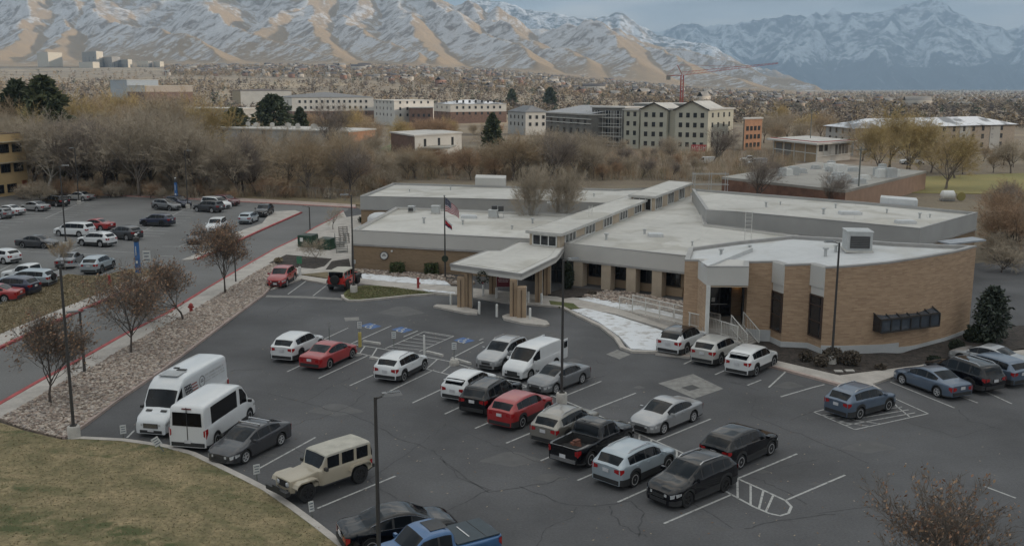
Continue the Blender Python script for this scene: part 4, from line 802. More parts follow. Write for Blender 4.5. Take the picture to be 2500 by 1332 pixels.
        hgt = .30 if not S.get('van') else .5; zt_ = zr_ - .02 if not S.get('van') else 1.25
        if kind in ('suv', 'bigsuv', 'wagon', 'hatch', 'minivan', 'cityvan'): hgt = .26; zt_ = zr_ + .02
        if kind == 'jeep': zt_ = 1.0; hgt = .25
        if kind == 'pickup': zt_ = 1.08; hgt = .34
        m = MB(); wy = .32 if not S.get('van') and kind not in ('pickup', 'jeep') else .12
        u1 = .035; A1 = (X(u1), iu(u1, hw) + .015); B1 = (X(.004) , iu(.004, hw) + .02); C1 = (xb - .02, hb - wy)
        vs = [(A1[0], A1[1] * s_, zt_), (B1[0] - .01, B1[1] * s_, zt_), (C1[0], C1[1] * s_, zt_ - hgt * .15), (A1[0], A1[1] * s_, zt_ - hgt * .5), (B1[0] - .01, B1[1] * s_, zt_ - hgt), (C1[0], C1[1] * s_, zt_ - hgt * .7)]
        m.add(vs, [(0, 1, 4, 3), (1, 2, 5, 4)] if s_ > 0 else [(3, 4, 1, 0), (4, 5, 2, 1)]); m.build('tail_light', tail_m, t)
        um_ = S['ws'][0] * .35 + S['ws'][1] * .65; m = MB(); m.box((X(um_) - .05, s_ * (iu(um_, hw) + .10), iu(um_, zb) + .09), (.12, .20, .14), 0); m.build('mirror', pm if kind not in ('jeep', 'sprinter', 'transit') else clad_m, t)
    # front: grille, lower intake, plate; rear: bumper, plate, tailgate glass on vans
    m = MB(); gzc = zf - .20
    if kind == 'jeep':
        for q in range(7): m.box((xf + .01, (q - 3) * .10, .88), (.03, .055, .30))
    else: m.box((xf + .004, 0, gzc), (.03, hf * 1.0, .15 if not S.get('van') else .26)); m.box((xf - .0, 0, .36), (.05, hf * 1.5, .16))
    m.build('grille', clad_m, t)
    if S.get('van') and kind != 'cityvan':
        m = MB()
        for q in range(4): m.box((xf + .025, 0, gzc - .09 + q * .06), (.02, hf * .95, .022))
        m.build('grille_bars', chrome, t)
    if kind == 'jeep':
        m = MB(); m.box((xf + .28, 0, .62), (.22, 1.55, .20)); m.box((xf + .36, 0, .78), (.06, .5, .14)); m.box((xf + .12, .35, .6), (.4, .1, .12)); m.box((xf + .12, -.35, .6), (.4, .1, .12)); m.build('bumper', clad_m, t); m = MB(); m.box((xb - .08, 0, .62), (.16, 1.55, .18)); m.build('bumper', clad_m, t)
        for wx in (-wb / 2, wb / 2):
            for s_ in (-1, 1):
                m = MB(); pr = [(-.60, .72), (-.50, .98), (-.36, 1.04), (.40, 1.04), (.56, .95), (.64, .80)]; w0_, w1_ = hw0 * (S['hood'] if wx > 0 else 1) - .08, hw0 + .17
                vs = [(wx + p, s_ * w, z) for w in (w0_, w1_) for p, z in pr] + [(wx + p, s_ * w1_, z - .07) for p, z in pr]; q = len(pr)
                m.add(vs, [(i, i + 1, q + i + 1, q + i) for i in range(q - 1)] + [(q + i, q + i + 1, 2 * q + i + 1, 2 * q + i) for i in range(q - 1)]); m.build('fender', pm if 'bodyfender' in extra else clad_m, t, True, 30)
        sw = bpy.data.objects.new('spare_wheel', None); sc.collection.objects.link(sw); sw.parent = t; sw.location = (xb - .16, .05, 1.12)
        m = MB(); m.lathe((-.14, 0, 0), (1, 0, 0), [(0, .24), (0, .38), (.03, .42), (.25, .42), (.28, .36)], 22); m.build('tyre', tyre_m, sw, True, 40); m = MB(); m.lathe((-.12, 0, 0), (1, 0, 0), [(0, .25), (.03, .25)], 14); m.build('rim', rim_d, sw)
    m = MB()
    if kind != 'jeep': m.box((xb - .0, 0, gz + .22), (.06, hb * 1.8, .20))
    else: m.box((xb - .02, 0, .9), (.03, .3, .05))
    m.build('rear_bumper', chrome if kind == 'pickup' else clad_m, t)
    m = MB(); zp = .66 if kind in ('sedan', 'fastback', 'hatch') else (.80 if not S.get('van') else .48); 
    if kind == 'pickup': zp = .58
    m.box((xb - .045, 0, zp + .1), (.02, .34, .17)); m.build('number_plate', plate_m, t)
    if 'frontplate' in extra: m = MB(); m.box((xf + .03, 0, .45), (.02, .34, .16)); m.build('number_plate', plate_m, t)
    if kind in ('transit', 'sprinter') :
        m = MB(); wv = hb * .80; z_a, z_b = 1.38, 2.08
        m.add([(xb - .015, -wv, z_a), (xb - .015, wv, z_a), (xb + .004, wv * .97, z_b), (xb + .004, -wv * .97, z_b)], [(3, 2, 1, 0)])
        m.build('rear_window', cglass_b, t); m = MB(); m.box((xb - .01, 0, 1.35), (.03, .03, 2.0)); m.build('door_gap', clad_m, t)
        m = MB(); m.box((xb + .02, 0, 2.27), (.05, .5, .06)); m.build('brake_light', M('dark_red', (.12, .02, .02), .4), t)
    if kind == 'jeep':
        m = MB(); m.box((xb - .012, -.0, 1.5), (.02, 1.25, .42)); m.build('rear_window', cglass_b, t)
    if 'bed' in S:
        u0, u1 = S['bed']; xa_, xc_ = X(u0), X(u1); wv = hw0 * .80; zf_ = .72; m = MB()
        if 'cover' in extra:
            m.box(((xa_ + xc_) / 2, 0, 1.175), (xc_ - xa_, wv * 2.1, .05)); m.build('bed_cover', M('tonneau_cover', (.035, .05, .062), .6, var=.1), t); m = MB(); m.box(((xa_ * .36 + xc_ * .64), 0, 1.21), (.06, wv * 1.3, .03)); m.build('cover_strip', chrome, t)
            m = MB(); m.box(((xa_ * .68 + xc_ * .32), 0, 1.203), (.03, wv * 2.0, .012)); m.build('cover_seam', clad_m, t)
        else:
            for (p_, q_) in (((xa_, -wv), (xc_, -wv)), ((xc_, -wv), (xc_, wv)), ((xc_, wv), (xa_, wv)), ((xa_, wv), (xa_, -wv))): m.quad((*p_, 1.135), (*q_, 1.135), (*q_, zf_), (*p_, zf_))
            m.quad((xa_, -wv, zf_), (xc_, -wv, zf_), (xc_, wv, zf_), (xa_, wv, zf_)); m.build('bed_liner', M('bed_liner', (.022, .022, .023), .8, fine=.2), t)
    if 'rails' in extra:
        for s_ in (-1, 1):
            m = MB(); ua, ub_ = S['sg'][0][0] + .04, S['ws'][0] - .02; y_ = s_ * iu(.35, hr) * .86; q = [(X(ua), y_, iu(ua, zt) - .03), (X(ua + .05), y_, iu(ua + .05, zt) + .05), (X(ub_ - .05), y_, iu(ub_ - .05, zt) + .05), (X(ub_), y_, iu(ub_, zt) - .02)]
            m.path(q, .026, 6); m.build('roof_rail', chrome if 'darkrail' not in extra else clad_m, t)
    if 'bars' in extra:
        for ub_ in (.34, .50):
            m = MB(); m.box((X(ub_), 0, iu(ub_, zt) + .10), (.10, iu(ub_, hr) * 1.9, .035))
            for s_ in (-1, 1): m.box((X(ub_), s_ * iu(ub_, hr) * .85, iu(ub_, zt) + .035), (.10, .07, .13))
            m.build('roof_bar', chrome, t)
    if 'sunroof' in extra: m = MB(); m.box((X(.47), 0, iu(.47, zt) + .016), (.72, .9, .012)); m.build('sunroof', gl, t)
    if 'spoiler' in extra: m = MB(); m.box((xb + .17, 0, iu(.10, zt) - .01), (.28, hw0 * 1.35, .05), ry=.08); m.build('spoiler', pm, t)
    if 'sparewheel' in extra: m = MB(); m.lathe((xb - .2, 0, .95), (1, 0, 0), [(0, .26), (0, .33), (.03, .35), (.18, .35), (.2, .3)], 20); m.build('spare_wheel', tyre_m, t)
    if not small and kind not in ('sprinter', 'transit', 'jeep'):
        for sp in S['sg'][1:3]:
            for s_ in (-1, 1): u = sp[0] + .02; m = MB(); m.box((X(u), s_ * (iu(u, hw) + .012), iu(u, zb) - .12), (.20, .03, .03)); m.build('door_handle', pm, t)
    if kind in ('sedan', 'fastback') and 'chrometrim' in extra:
        for s_ in (-1, 1):
            m = MB(); q = [(X(u), s_ * (iu(u, hw) * .955 + .005), iu(u, zb) + .012) for u in np.linspace(.20, .72, 12)]; m.path(q, .015, 4); q = [(X(u), s_ * (iu(u, hr) + .02 + (iu(u, hw) * .935 - iu(u, hr)) * .16), iu(u, zb) + iu(u, c) * .84) for u in np.linspace(.22, .70, 14)]; m.path(q, .014, 4); m.build('chrome_trim', chrome, t)
    if kind == 'transit':
        m = MB()
        for s_ in (-1, 1): m.box((0, s_ * (hw0 + .01), .42), (L * .62, .04, .16))
        m.build('side_step', clad_m, t)
    if kind == 'sprinter':
        m = MB(); m.box((X(.64), 0, 2.80), (1.0, 1.1, .04)); m.build('roof_hatch', M('hatch_grey', (.33, .34, .35), .5), t); m = MB(); m.box((X(.55), .2, 2.83), (.28, .5, .05)); m.box((X(.50), -.3, 2.82), (.16, .3, .04)); m.build('roof_vent', clad_m, t)
        m = MB(); m.box((X(.905), .42, 1.305), (.16, .34, .012), ry=.32); m.box((X(.905), -.42, 1.305), (.16, .34, .012), ry=.32); m.build('bonnet_vent', clad_m, t)
        # side graphics: striped panel with dark field, round badge, and two lines of small lettering
        for s_ in (1,):
            yv = s_ * (hw0 * .955); xs = X(.60); fl = bpy.data.objects.new('side_graphic', None); sc.collection.objects.link(fl); fl.parent = t
            m = MB(); 
            def Q(m_, x0, x1, z0_, z1_, o=.0, sk=.35):
                f = lambda z: s_ * (hw0 * (.935 + (z - 1.3) / 1.45 * (.90 - .935)) + .03 + o); m_.add([(x0 + sk * (z0_ - 1.9), f(z0_), z0_), (x1 + sk * (z0_ - 1.9), f(z0_), z0_), (x1 + sk * (z1_ - 1.9), f(z1_), z1_), (x0 + sk * (z1_ - 1.9), f(z1_), z1_)], [(0, 1, 2, 3)])
            m = MB(); Q(m, xs, xs + .72, 1.55, 2.25); m.build('star_field', M('graphic_navy', (.035, .035, .05), .5), fl)
            m = MB()
            for a_ in range(4):
                for b_ in range(4): Q(m, xs + .08 + .17 * a_, xs + .15 + .17 * a_, 1.62 + .16 * b_, 1.69 + .16 * b_, .006, .35)
            m.build('stars', white_p, fl); m = MB()
            for b_ in range(4): Q(m, xs - .62, xs - .02, 1.57 + b_ * .175, 1.65 + b_ * .175)
            m.build('stripes', M('graphic_red', (.25, .07, .06), .5), fl)
            m = MB(); cx_ = X(.44)
            for a_ in range(24):
                an, a2 = a_ * math.pi / 12, (a_ + 1) * math.pi / 12; f = lambda z: s_ * (hw0 * (.935 + (z - 1.3) / 1.45 * (-.035)) + .03)
                m.add([(cx_ + rr * math.cos(t_), f(2.0 + rr * math.sin(t_)), 2.0 + rr * math.sin(t_)) for rr, t_ in ((.33, an), (.33, a2), (.27, a2), (.27, an))], [(0, 1, 2, 3)])
            m.box((cx_, s_ * (hw0 * .92 + .03), 2.0), (.28, .02, .06)); m.box((cx_, s_ * (hw0 * .915 + .03), 2.1), (.16, .02, .05)); m.build('badge', M('graphic_grey', (.18, .18, .18), .6), fl)
            m = MB(); rg = random.Random(3)
            for zz, h_ in ((2.18, .10), (2.0, .08), (1.84, .07)):
                xx = X(.385)
                while xx > X(.06): w_ = rg.uniform(.05, .12); Q(m, xx - w_, xx, zz, zz + h_, 0, 0); xx -= w_ + (.03 if rg.random() < .8 else .12)
            m.build('lettering', M('graphic_pale', (.40, .40, .40), .6), fl)
    return t
P_white = paint('white', (.60, .61, .62), rough=.3); P_red = paint('red', (.30, .018, .020)); P_dred = paint('dark_red', (.10, .012, .018)); P_black = M('paint_black', (.004, .004, .006), .08, var=.03, scale=1.2, coat=.3, spec=.4); P_gunm = paint('gunmetal', (.045, .046, .052), .3)
P_silver = paint('silver', (.34, .345, .355), .5); P_grey = paint('grey', (.17, .175, .185), .4); P_beige = paint('champagne', (.25, .235, .21), .5); P_lblue = paint('ice_blue', (.34, .39, .43), .3); P_blue = paint('blue', (.045, .12, .26), .3); P_navy = paint('navy', (.018, .025, .055), .3); P_sand = paint('sand', (.36, .315, .24), rough=.55)
P_steel = paint('steel_blue', (.10, .135, .19), .4); P_jred = paint('bright_red', (.46, .022, .014)); P_sprin = paint('van_white', (.58, .60, .62)); P_roof = M('pale_hardtop', (.40, .38, .33), .7)
A = at
def C(kind, col, fx, fy, rx, ry, label, cat='car', **k): return make_car(kind, col, label, cat, at(fx, fy), at(rx, ry), **k)
# front lot
C('sprinter', P_sprin, 424, 1062, 540, 985, 'tall white cargo van with flag graphic, parked nose to the lawn', 'van', extra=('frontplate',))
C('transit', P_white, 617, 1022, 517, 1096, 'white passenger van with long black side windows beside the tall cargo van', 'van', glassm=cglass_b)
C('fastback', P_gunm, 597, 1131, 686, 1086, 'dark grey car with two silver roof bars beside the white passenger van', extra=('bars',))
C('jeep', P_sand, 751, 1222, 873, 1178, 'sand beige boxy four door off-roader with big black tyres', 'off-roader', rim=rim_d, roofcol=P_roof, extra=('bodyfender',))
C('sedan', P_black, 1062, 1325, 915, 1352, 'black sedan with chrome window trim beside the blue pickup', extra=('chrometrim',))
C('pickup', P_blue, 985, 1440, 1160, 1390, 'blue pickup truck with a dark bed cover and sunroof', 'pickup', extra=('cover', 'sunroof'))
C('suv', P_white, 790, 850, 722, 886, 'white SUV with dark lower trim left of the red sedan', rim=rim_d)
C('sedan', P_red, 859, 874, 803, 900, 'red sedan parked beside the white SUV at the end of the row')
C('hatch', P_white, 1034, 903, 983, 931, 'white compact SUV with black bumper parked alone before the wheel stops', clad=1, extra=('rails',), scale=1.03)
C('hatch', P_white, 1203, 950, 1150, 980, 'white hatchback beside the black wagon', extra=('spoiler',))
C('wagon', P_black, 1262, 975, 1205, 1010, 'black estate car between the white hatchback and the red SUV', extra=('rails', 'darkrail'), rim=rim_d)
C('suv', P_red, 1338, 1012, 1272, 1046, 'red SUV beside the black estate car near the lamp post', scale=.96)
C('suv', P_beige, 1447, 1052, 1384, 1086, 'champagne grey SUV beside the black pickup', extra=('rails',), scale=.97)
C('pickup', P_black, 1532, 1090, 1436, 1141, 'black pickup truck with an open bed', 'pickup')
C('suv', P_lblue, 1625, 1150, 1550, 1186, 'pale ice blue SUV with a black rear window and roof rails', extra=('rails',))
C('suv', P_black, 1678, 1237, 1766, 1200, 'black SUV with black wheels parked nose to the aisle', rim=rim_d, extra=('rails',))
C('suv', P_black, 1877, 1111, 1808, 1143, 'black SUV with silver wheels parked tail to tail behind another black SUV')
C('sedan', P_silver, 1622, 1058, 1687, 1031, 'silver sedan parked alone opposite the black pickup')
C('suv', P_silver, 1226, 906, 1282, 878, 'silver SUV beside the small white cargo van', extra=('rails',))
cv = C('cityvan', P_white, 1288, 930, 1360, 897, 'small white cargo van with its rear doors open', 'van')
C('sedan', P_grey, 1358, 960, 1418, 937, 'grey silver sedan beside the small white cargo van', scale=.98)
C('suv', P_white, 1719, 844, 1668, 869, 'white SUV with a black roof nearest the snow bed', roofcol=P_black, scale=1.03)
C('suv', paint('pearl', (.40, .395, .38)), 1803, 868, 1753, 893, 'pale champagne SUV between two white SUVs near the steps')
C('suv', P_white, 1888, 895, 1842, 919, 'white SUV with a sloping tail nearest the curved brick wall', extra=('spoiler',))
C('suv', P_steel, 2163, 1004, 2102, 1022, 'blue grey SUV with a pale roof parked on the hatched box', scale=.97, extra=('rails',))
C('sedan', P_steel, 2203, 938, 2288, 969, 'steel blue sedan at the right end facing the clinic')
C('bigsuv', P_black, 2275, 925, 2368, 957, 'black SUV with chrome window line beside the steel blue sedan', extra=('rails',))
C('wagon', P_steel, 2345, 912, 2430, 938, 'steel blue estate car behind the black SUV at the right')
C('sedan', P_silver, 2350, 888, 2440, 908, 'silver sedan farthest along the right hand row by the shrubs')
C('suv', P_red, 697, 702, 722, 684, 'dark red SUV parked nose out beside the gravel bed', extra=('frontplate',), scale=.97)
C('jeep', P_jred, 875, 692, 843, 711, 'bright red boxy off-roader with a pale hard top', 'off-roader', rim=rim_d, roofcol=P_roof)
# the two open rear doors of the cargo van are its parts
for s_ in (-1, 1):
    S = CAR['cityvan']; xb = -S['wb'] / 2 - (S['L'] - S['wb']) * .52; m = MB(); m.box((xb - .30, s_ * (S['W'] / 2 - .02), 1.12), (.62, .06, 1.25)); d_ = m.build('rear_door', P_white, cv); m = MB(); m.box((xb - .30, s_ * (S['W'] / 2 + .02), 1.40), (.42, .03, .42)); m.build('pane', cglass, d_)
# a small load in the pickup bed
q = at(1400, 1115, .72); m = MB(); m.box((0, 0, .11), (.5, .34, .22), .5, taper=.85); m.box((.05, .03, .27), (.36, .22, .10), .8); tag(m.build('crate', M('rust_red', (.16, .07, .05), .9, var=.4, scale=5), loc=at(1405, 1088, .73)), 'small rusty red crate lying in the black pickup bed', 'crate')
# rear lot
P2 = dict(small=True); B = lambda *a, **k: C(*a, **{**P2, **k})
B('hatch', P_grey, -40, 532, 12, 536, 'grey hatchback cut off at the left edge of the rear lot'); B('sedan', P_white, -12, 524, 36, 527, 'white car behind the grey hatchback at the left edge'); B('sedan', P_silver, 52, 514, 97, 517, 'silver sedan between the white car and the black SUV in the rear lot'); B('bigsuv', P_black, 103, 502, 145, 506, 'black SUV with a bright body line next to the yellow building'); B('sedan', P_silver, 167, 489, 207, 491, 'silver white sedan nearest the yellow office building')
B('suv', P_grey, 420, 515, 377, 512, 'grey SUV with chrome step in the far row by the lamp post'); B('suv', P_navy, 446, 508, 405, 504, 'dark blue SUV half hidden behind the grey SUV'); B('minivan', P_white, 540, 511, 497, 507, 'white minivan half hidden behind the dark grey SUV', 'minivan'); B('bigsuv', P_gunm, 478, 517, 521, 520, 'dark grey boxy SUV in the far row'); B('suv', P_dred, 562, 504, 525, 501, 'dark red SUV at the far end of the rear lot')
B('suv', P_navy, 350, 552, 399, 554, 'navy black SUV parked alone in the middle of the rear lot', rim=rim_d); B('minivan', P_white, 141, 576, 198, 579, 'white minivan beside the red sedan', 'minivan'); B('sedan', P_red, 208, 561, 243, 563, 'red sedan behind the white minivan'); B('suv', P_gunm, 273, 583, 310, 587, 'dark slate SUV behind the white SUV'); B('suv', P_white, 195, 600, 252, 604, 'white SUV with roof rails beside the tall lamp post', extra=('rails',)); B('sedan', P_gunm, 111, 607, 53, 605, 'dark grey sedan facing the bare sapling')
B('sedan', P_gunm, 487, 598, 512, 583, 'dark blue grey sedan parked by the kerb island', scale=.95); B('bigsuv', P_white, 535, 572, 556, 558, 'white off-road SUV half hidden behind a brown tree'); B('hatch', P_lblue, 630, 540, 614, 547, 'pale blue hatchback beside the black SUV on the island'); B('suv', P_black, 650, 531, 668, 522, 'black SUV at the tip of the kerb island')
B('suv', P_lblue, 276, 655, 248, 667, 'silver blue SUV parked nose in beside the dry verge'); B('sedan', P_grey, 205, 640, 180, 655, 'grey sedan mostly hidden by the bare sapling'); B('pickup', P_white, 12, 690, 106, 695, 'white pickup truck with a dark open bed beside the verge', 'pickup', rim=rim_d); B('wagon', P_lblue, 30, 702, 82, 703, 'pale blue off-roader with a spare wheel on its tail', extra=('sparewheel',)); B('suv', P_navy, -10, 722, 42, 724, 'dark navy SUV nearest the dry verge'); B('sedan', P_red, -58, 738, 4, 738, 'red car cut off at the left edge below the navy SUV'); B('hatch', P_white, -30, 641, 8, 645, 'white car cut off at the left edge above the pickup')
# ---------------------------------------------------------------- street furniture
pole_m = M('bronze_pole', (.045, .042, .04), .5, var=.1); lampglass = M('lamp_lens', (.03, .03, .03), .2)
conc_base = M('lamp_base', (.42, .40, .37), .9, var=.12, scale=3)
def height_at(bx, by, ty):
    p = at(bx, by); lo_, hi_ = 0, 30
    for _ in range(40):
        z = (lo_ + hi_) / 2; dep = p.y * _c - (z - CAMH) * _s; y = CY - FPX * (p.y * _s + (z - CAMH) * _c) / dep
        if y > ty: lo_ = z
        else: hi_ = z
    return lo_
def lamp_post(bx, by, ty, label, arm=(1, 0), base=.75, br=.32, r=.085, grp='parking lot lamp posts'):
    h = height_at(bx, by, ty); p = at(bx, by); t = thing('street_lamp', label, 'lamp post', p, math.atan2(arm[1], arm[0]), grp)
    if base: m = MB(); m.lathe((0, 0, -.05), (0, 0, 1), [(0, br), (base, br), (base + .05, br - .04)], 18); m.build('base', conc_base, t, True, 40)
    m = MB(); m.tube((0, 0, base), (0, 0, h), r, r * .72, 10); m.box((0, 0, base + .05), (r * 3.6, r * 3.6, .06)); m.build('pole', pole_m, t, True, 40)
    m = MB(); m.tube((0, 0, h - .08), (.35, 0, h + .03), .035, n=6); m.build('arm', pole_m, t)
    m = MB(); m.box((.62, 0, h + .06), (.72, .34, .10), taper=.8); m.box((.32, 0, h + .05), (.16, .16, .14)); hd = m.build('lamp_head', M('lamp_head', (.20, .20, .20), .4), t); m = MB(); m.box((.66, 0, h + .115), (.46, .24, .02)); m.build('panel', lampglass, hd)
    return t
lamp_post(182, 1072, 650, 'tall lamp post on a round concrete base at the lawn corner below the gravel bed', (1, .15))
lamp_post(927, 1420, 968, 'lamp post standing closest to the camera in front of the black sedan', (1, .35), base=.5)
lamp_post(1371, 988, 635, 'lamp post on a concrete base among the cars in the middle of the lot', (1, .15))
lamp_post(2030, 892, 592, 'lamp post at the corner of the curved brick wing', (-1, 0))
lamp_post(864, 716, 476, 'lamp post on the small grass island beside the red off-roader', (-.6, -.2))
lamp_post(162, 605, 405, 'tall lamp post beside the white SUV in the rear lot', (1, .2)); lamp_post(193, 498, 362, 'tall lamp post beside the silver sedan near the yellow building', (-.3, .1), base=.6); lamp_post(459, 510, 368, 'tall lamp post in the far row beside the grey SUV', (1, .2))
lamp_post(757, 562, 505, 'short plain lamp post at the edge of the road by the green bins', (-1, 0), base=0, r=.09)
t = lamp_post(207, 912, 760, 'short twin headed lamp post between the gravel bed and the sidewalk', (.8, .6), base=.1, br=.3, r=.10)
h = height_at(207, 912, 760); m = MB(); m.box((-.45, 0, h + .06), (.7, .3, .10)); m.build('lamp_head', MC['lamp_head'], t)
lamp_post(576, 690, 610, 'short slim post behind the second brown tree from the bins', (1, 0), base=0, r=.07)
# flagpole and its flags
fpb = at(1087, 681); fh = height_at(1087, 681, 480)
t = thing('flagpole', 'dark flagpole with two flags in front of the left wing', 'flagpole', fpb); m = MB(); m.tube((0, 0, 0), (0, 0, fh), .09, .05, 10); m.build('pole', pole_m, t, True, 40)
m = MB(); m.lathe((0, 0, fh), (0, 0, 1), [(0, .03), (.05, .09), (.12, .09), (.17, .02)], 10); m.build('finial', chrome, t); m = MB(); m.lathe((0, 0, 0), (0, 0, 1), [(0, .25), (.12, .2), (.2, .1)], 12); m.build('base', pole_m, t); m = MB(); m.lathe((0, -.02, 2.0), (0, -1, 0), [(0, .3), (.06, .33), (.12, .3)], 14); m.build('wreath', M('wreath_dark', (.02, .03, .018), .9), t)
fr, fw_, fb = M('flag_red', (.34, .012, .022), .9), M('flag_white', (.60, .60, .60), .9), M('flag_blue', (.012, .016, .06), .9)
def flag(name, label, ztop, L, Hh, droop, stripes, canton):
    o = thing(name, label, 'flag', fpb + Vector((.07, 0, 0))); nx, nz = 16, 13
    def P(i, j):
        u = i / nx; v = j / nz; return (L * u, .14 * math.sin(u * 7 + v * 1.5) * u, ztop - Hh * v * (1 - .45 * u) - droop * L * u * (.55 + .3 * u) + .04 * math.sin(u * 9 + 1))
    for nm, mat, test in (('red_stripes', fr, lambda i, j: stripes(i, j) == 'r'), ('white_stripes', fw_, lambda i, j: stripes(i, j) == 'w'), ('canton', fb, lambda i, j: stripes(i, j) == 'b')):
        m = MB()
        for i in range(nx):
            for j in range(nz):
                if test(i, j): m.quad(P(i, j), P(i, j + 1), P(i + 1, j + 1), P(i + 1, j))
        if m.v: m.build(nm, mat, o, True)
    if canton:
        m = MB()
        for a in range(4):
            for b in range(4):
                u, v = .7 + a * 1.6, .8 + b * 1.6; q = [Vector(P(u + du, v + dv)) + Vector((0, -.02, 0)) for du, dv in ((0, 0), (0, .7), (.55, .7), (.55, 0))]; m.quad(*q)
        m.build('stars', fw_, o)
us = lambda i, j: 'b' if (i < 7 and j < 7) else ('r' if j % 2 == 0 else 'w')
flag('national_flag', 'red and white striped flag with a starred blue canton on the flagpole', fh - .1, 1.3, 1.3, 1.15, us, True)
flag('small_flag', 'smaller red white and dark flag hanging limp below the striped flag', fh - 2.0, .62, .8, 1.5, lambda i, j: 'r' if 3 < j < 10 else ('w' if j <= 3 else 'b'), False)
# emergency call towers
bl = M('tower_blue', (.03, .12, .32), .4, var=.05)
def tower(bx, by, ty, label):
    h = height_at(bx, by, ty); t = thing('emergency_phone', label, 'call tower', at(bx, by), -.2); m = MB(); m.box((0, 0, h * .40), (.42, .34, h * .8), taper=.85); m.build('column', bl, t)
    m = MB(); m.lathe((0, 0, h * .80), (0, 0, 1), [(0, .24), (.05, .30), (h * .10, .30), (h * .12, .16)], 14); m.build('beacon_hood', pole_m, t); m = MB(); m.tube((0, 0, h * .92), (0, 0, h * .97), .03, n=6); m.lathe((0, 0, h * .95), (0, 0, 1), [(0, .10), (.07, .15), (.16, .13), (.22, .04)], 10); m.build('light', white_p, t)
    m = MB()
    for k in range(9): m.box((0, -.19, h * .68 - k * h * .025), (.10, .02, h * .016))
    m.box((.02, -.195, h * .30), (.22, .02, .26)); m.build('lettering', white_p, t)
tower(338, 668, 570, 'blue emergency phone tower by the dry verge and the road'); tower(431, 491, 433, 'blue emergency phone tower at the fence behind the far row')
# signs
sign_m = M('sign_white', (.55, .56, .55), .5, var=.05); post_m = M('sign_post', (.14, .15, .14), .6)
def sign(bx, by, ty, label, w=.3, ph=.46, posts=1, tilt=0, mat=None, base=None, rz=.5, bars=3, col='sign_mark', dark=False):
    h = height_at(bx, by, ty); t = thing('parking_sign' if posts == 1 else 'notice_sign', label, 'sign', at(bx, by), rz); t.rotation_euler[1] = tilt
    m = MB()
    for s_ in ([0] if posts == 1 else [-w * .45, w * .45]): m.box((s_, .03, h / 2), (.05, .04, h))
    m.build('post', post_m, t); m = MB(); m.box((0, 0, h - ph / 2), (w, .025, ph)); f = m.build('panel', mat or sign_m, t)
    m = MB()
    for k in range(bars): m.box((0, -.017, h - ph * (.2 + .55 * k / max(1, bars - 1))), (w * (.6 if k % 2 else .75), .006, ph * .09))
    if bars: m.build('marking', M(col, (.10, .12, .16), .7), f)
    if base == 'conc': m = MB(); m.lathe((0, 0, -.02), (0, 0, 1), [(0, .34), (.22, .34), (.40, .24)], 14); m.build('base', conc_base, t)
    if base == 'yellow': m = MB(); m.tube((0, 0, 0), (0, 0, 1.05), .12, n=12); m.build('base', M('bollard_yellow', (.42, .34, .10), .6, var=.15), t)
sign(302, 1070, 1037, 'small grey parking sign at the kerb left of the tall cargo van'); sign(404, 1108, 1060, 'leaning parking sign in front of the two white vans', tilt=-.5, w=.36, rz=.3); sign(628, 1178, 1133, 'parking sign at the kerb between the dark grey car and the beige off-roader'); sign(764, 1268, 1222, 'thin leaning parking sign at the kerb in front of the beige off-roader', tilt=-.08, w=.22)
sign(805, 830, 785, 'accessible parking sign on a post behind the white SUV', rz=1.0, mat=M('sign_back', (.25, .25, .25), .6), bars=0); sign(879, 846, 785, 'accessible parking sign on a yellow bollard behind the red sedan', base='yellow', rz=.1); sign(962, 856, 810, 'accessible parking sign beside the white compact SUV', rz=.1); sign(1109, 890, 836, 'accessible parking sign on a grey concrete block', base='conc', rz=.1)
sign(360, 657, 612, 'white notice sign on two posts beside the blue emergency tower', w=.75, ph=1.2, posts=2, rz=.1); sign(477, 616, 598, 'two panel sign on short posts at the tip of the kerb island', w=.95, ph=1.0, posts=2, rz=.2); sign(732, 672, 626, 'small green sign standing in a white bollard at the mulch bed', w=.5, ph=.7, mat=M('sign_green', (.05, .19, .10), .6), bars=1, rz=.1); sign(865, 655, 634, 'small white sign beside the corner of the left wing', w=.3, ph=.4, rz=.1)
m = MB(); q = at(732, 672); m.tube((0, 0, 0), (0, 0, .9), .13, n=12); tag(m.build('bollard', white_p, loc=q + Vector((.05, -.2, 0))), 'white bollard at the foot of the small green sign', 'bollard')
m = MB(); m.tube((0, 0, 0), (0, 0, height_at(1034, 862, 814)), .07, n=10); tag(m.build('marker_post', white_p, loc=at(1036, 866)), 'tall thin white post beside the hatched aisle', 'post')
# bollards, stops, hydrants, stand pipes
bo = None
for x, y, lab in ((1101, 746, 'white bollard at the outer end of the left canopy island'), (1170, 766, 'white bollard beside the inner end of the left canopy island'), (1213, 773, 'white bollard standing between the two canopy islands'), (1294, 783, 'white bollard at the foot of the right canopy column'), (1180, 724, 'white bollard behind the left canopy column'), (1212, 730, 'white bollard beside the rear canopy column'), (1290, 741, 'white bollard in front of the canopy entrance'), (1322, 745, 'white bollard right of the canopy entrance')):
    if bo is None:
        bo = thing('bollard', lab, 'bollard', at(x, y), 0, 'white bollards under the canopy'); m = MB(); m.tube((0, 0, 0), (0, 0, 1.0), .10, n=12); m.build('post', white_p, bo, True, 40); m = MB(); m.lathe((0, 0, 1.0), (0, 0, 1), [(0, .10), (.04, .07), (.06, .01)], 12); m.build('cap', white_p, bo)
    else: dup(bo, at(x, y), label=lab)
ws_m = M('wheel_stop', (.42, .41, .39), .85, var=.15, scale=3)
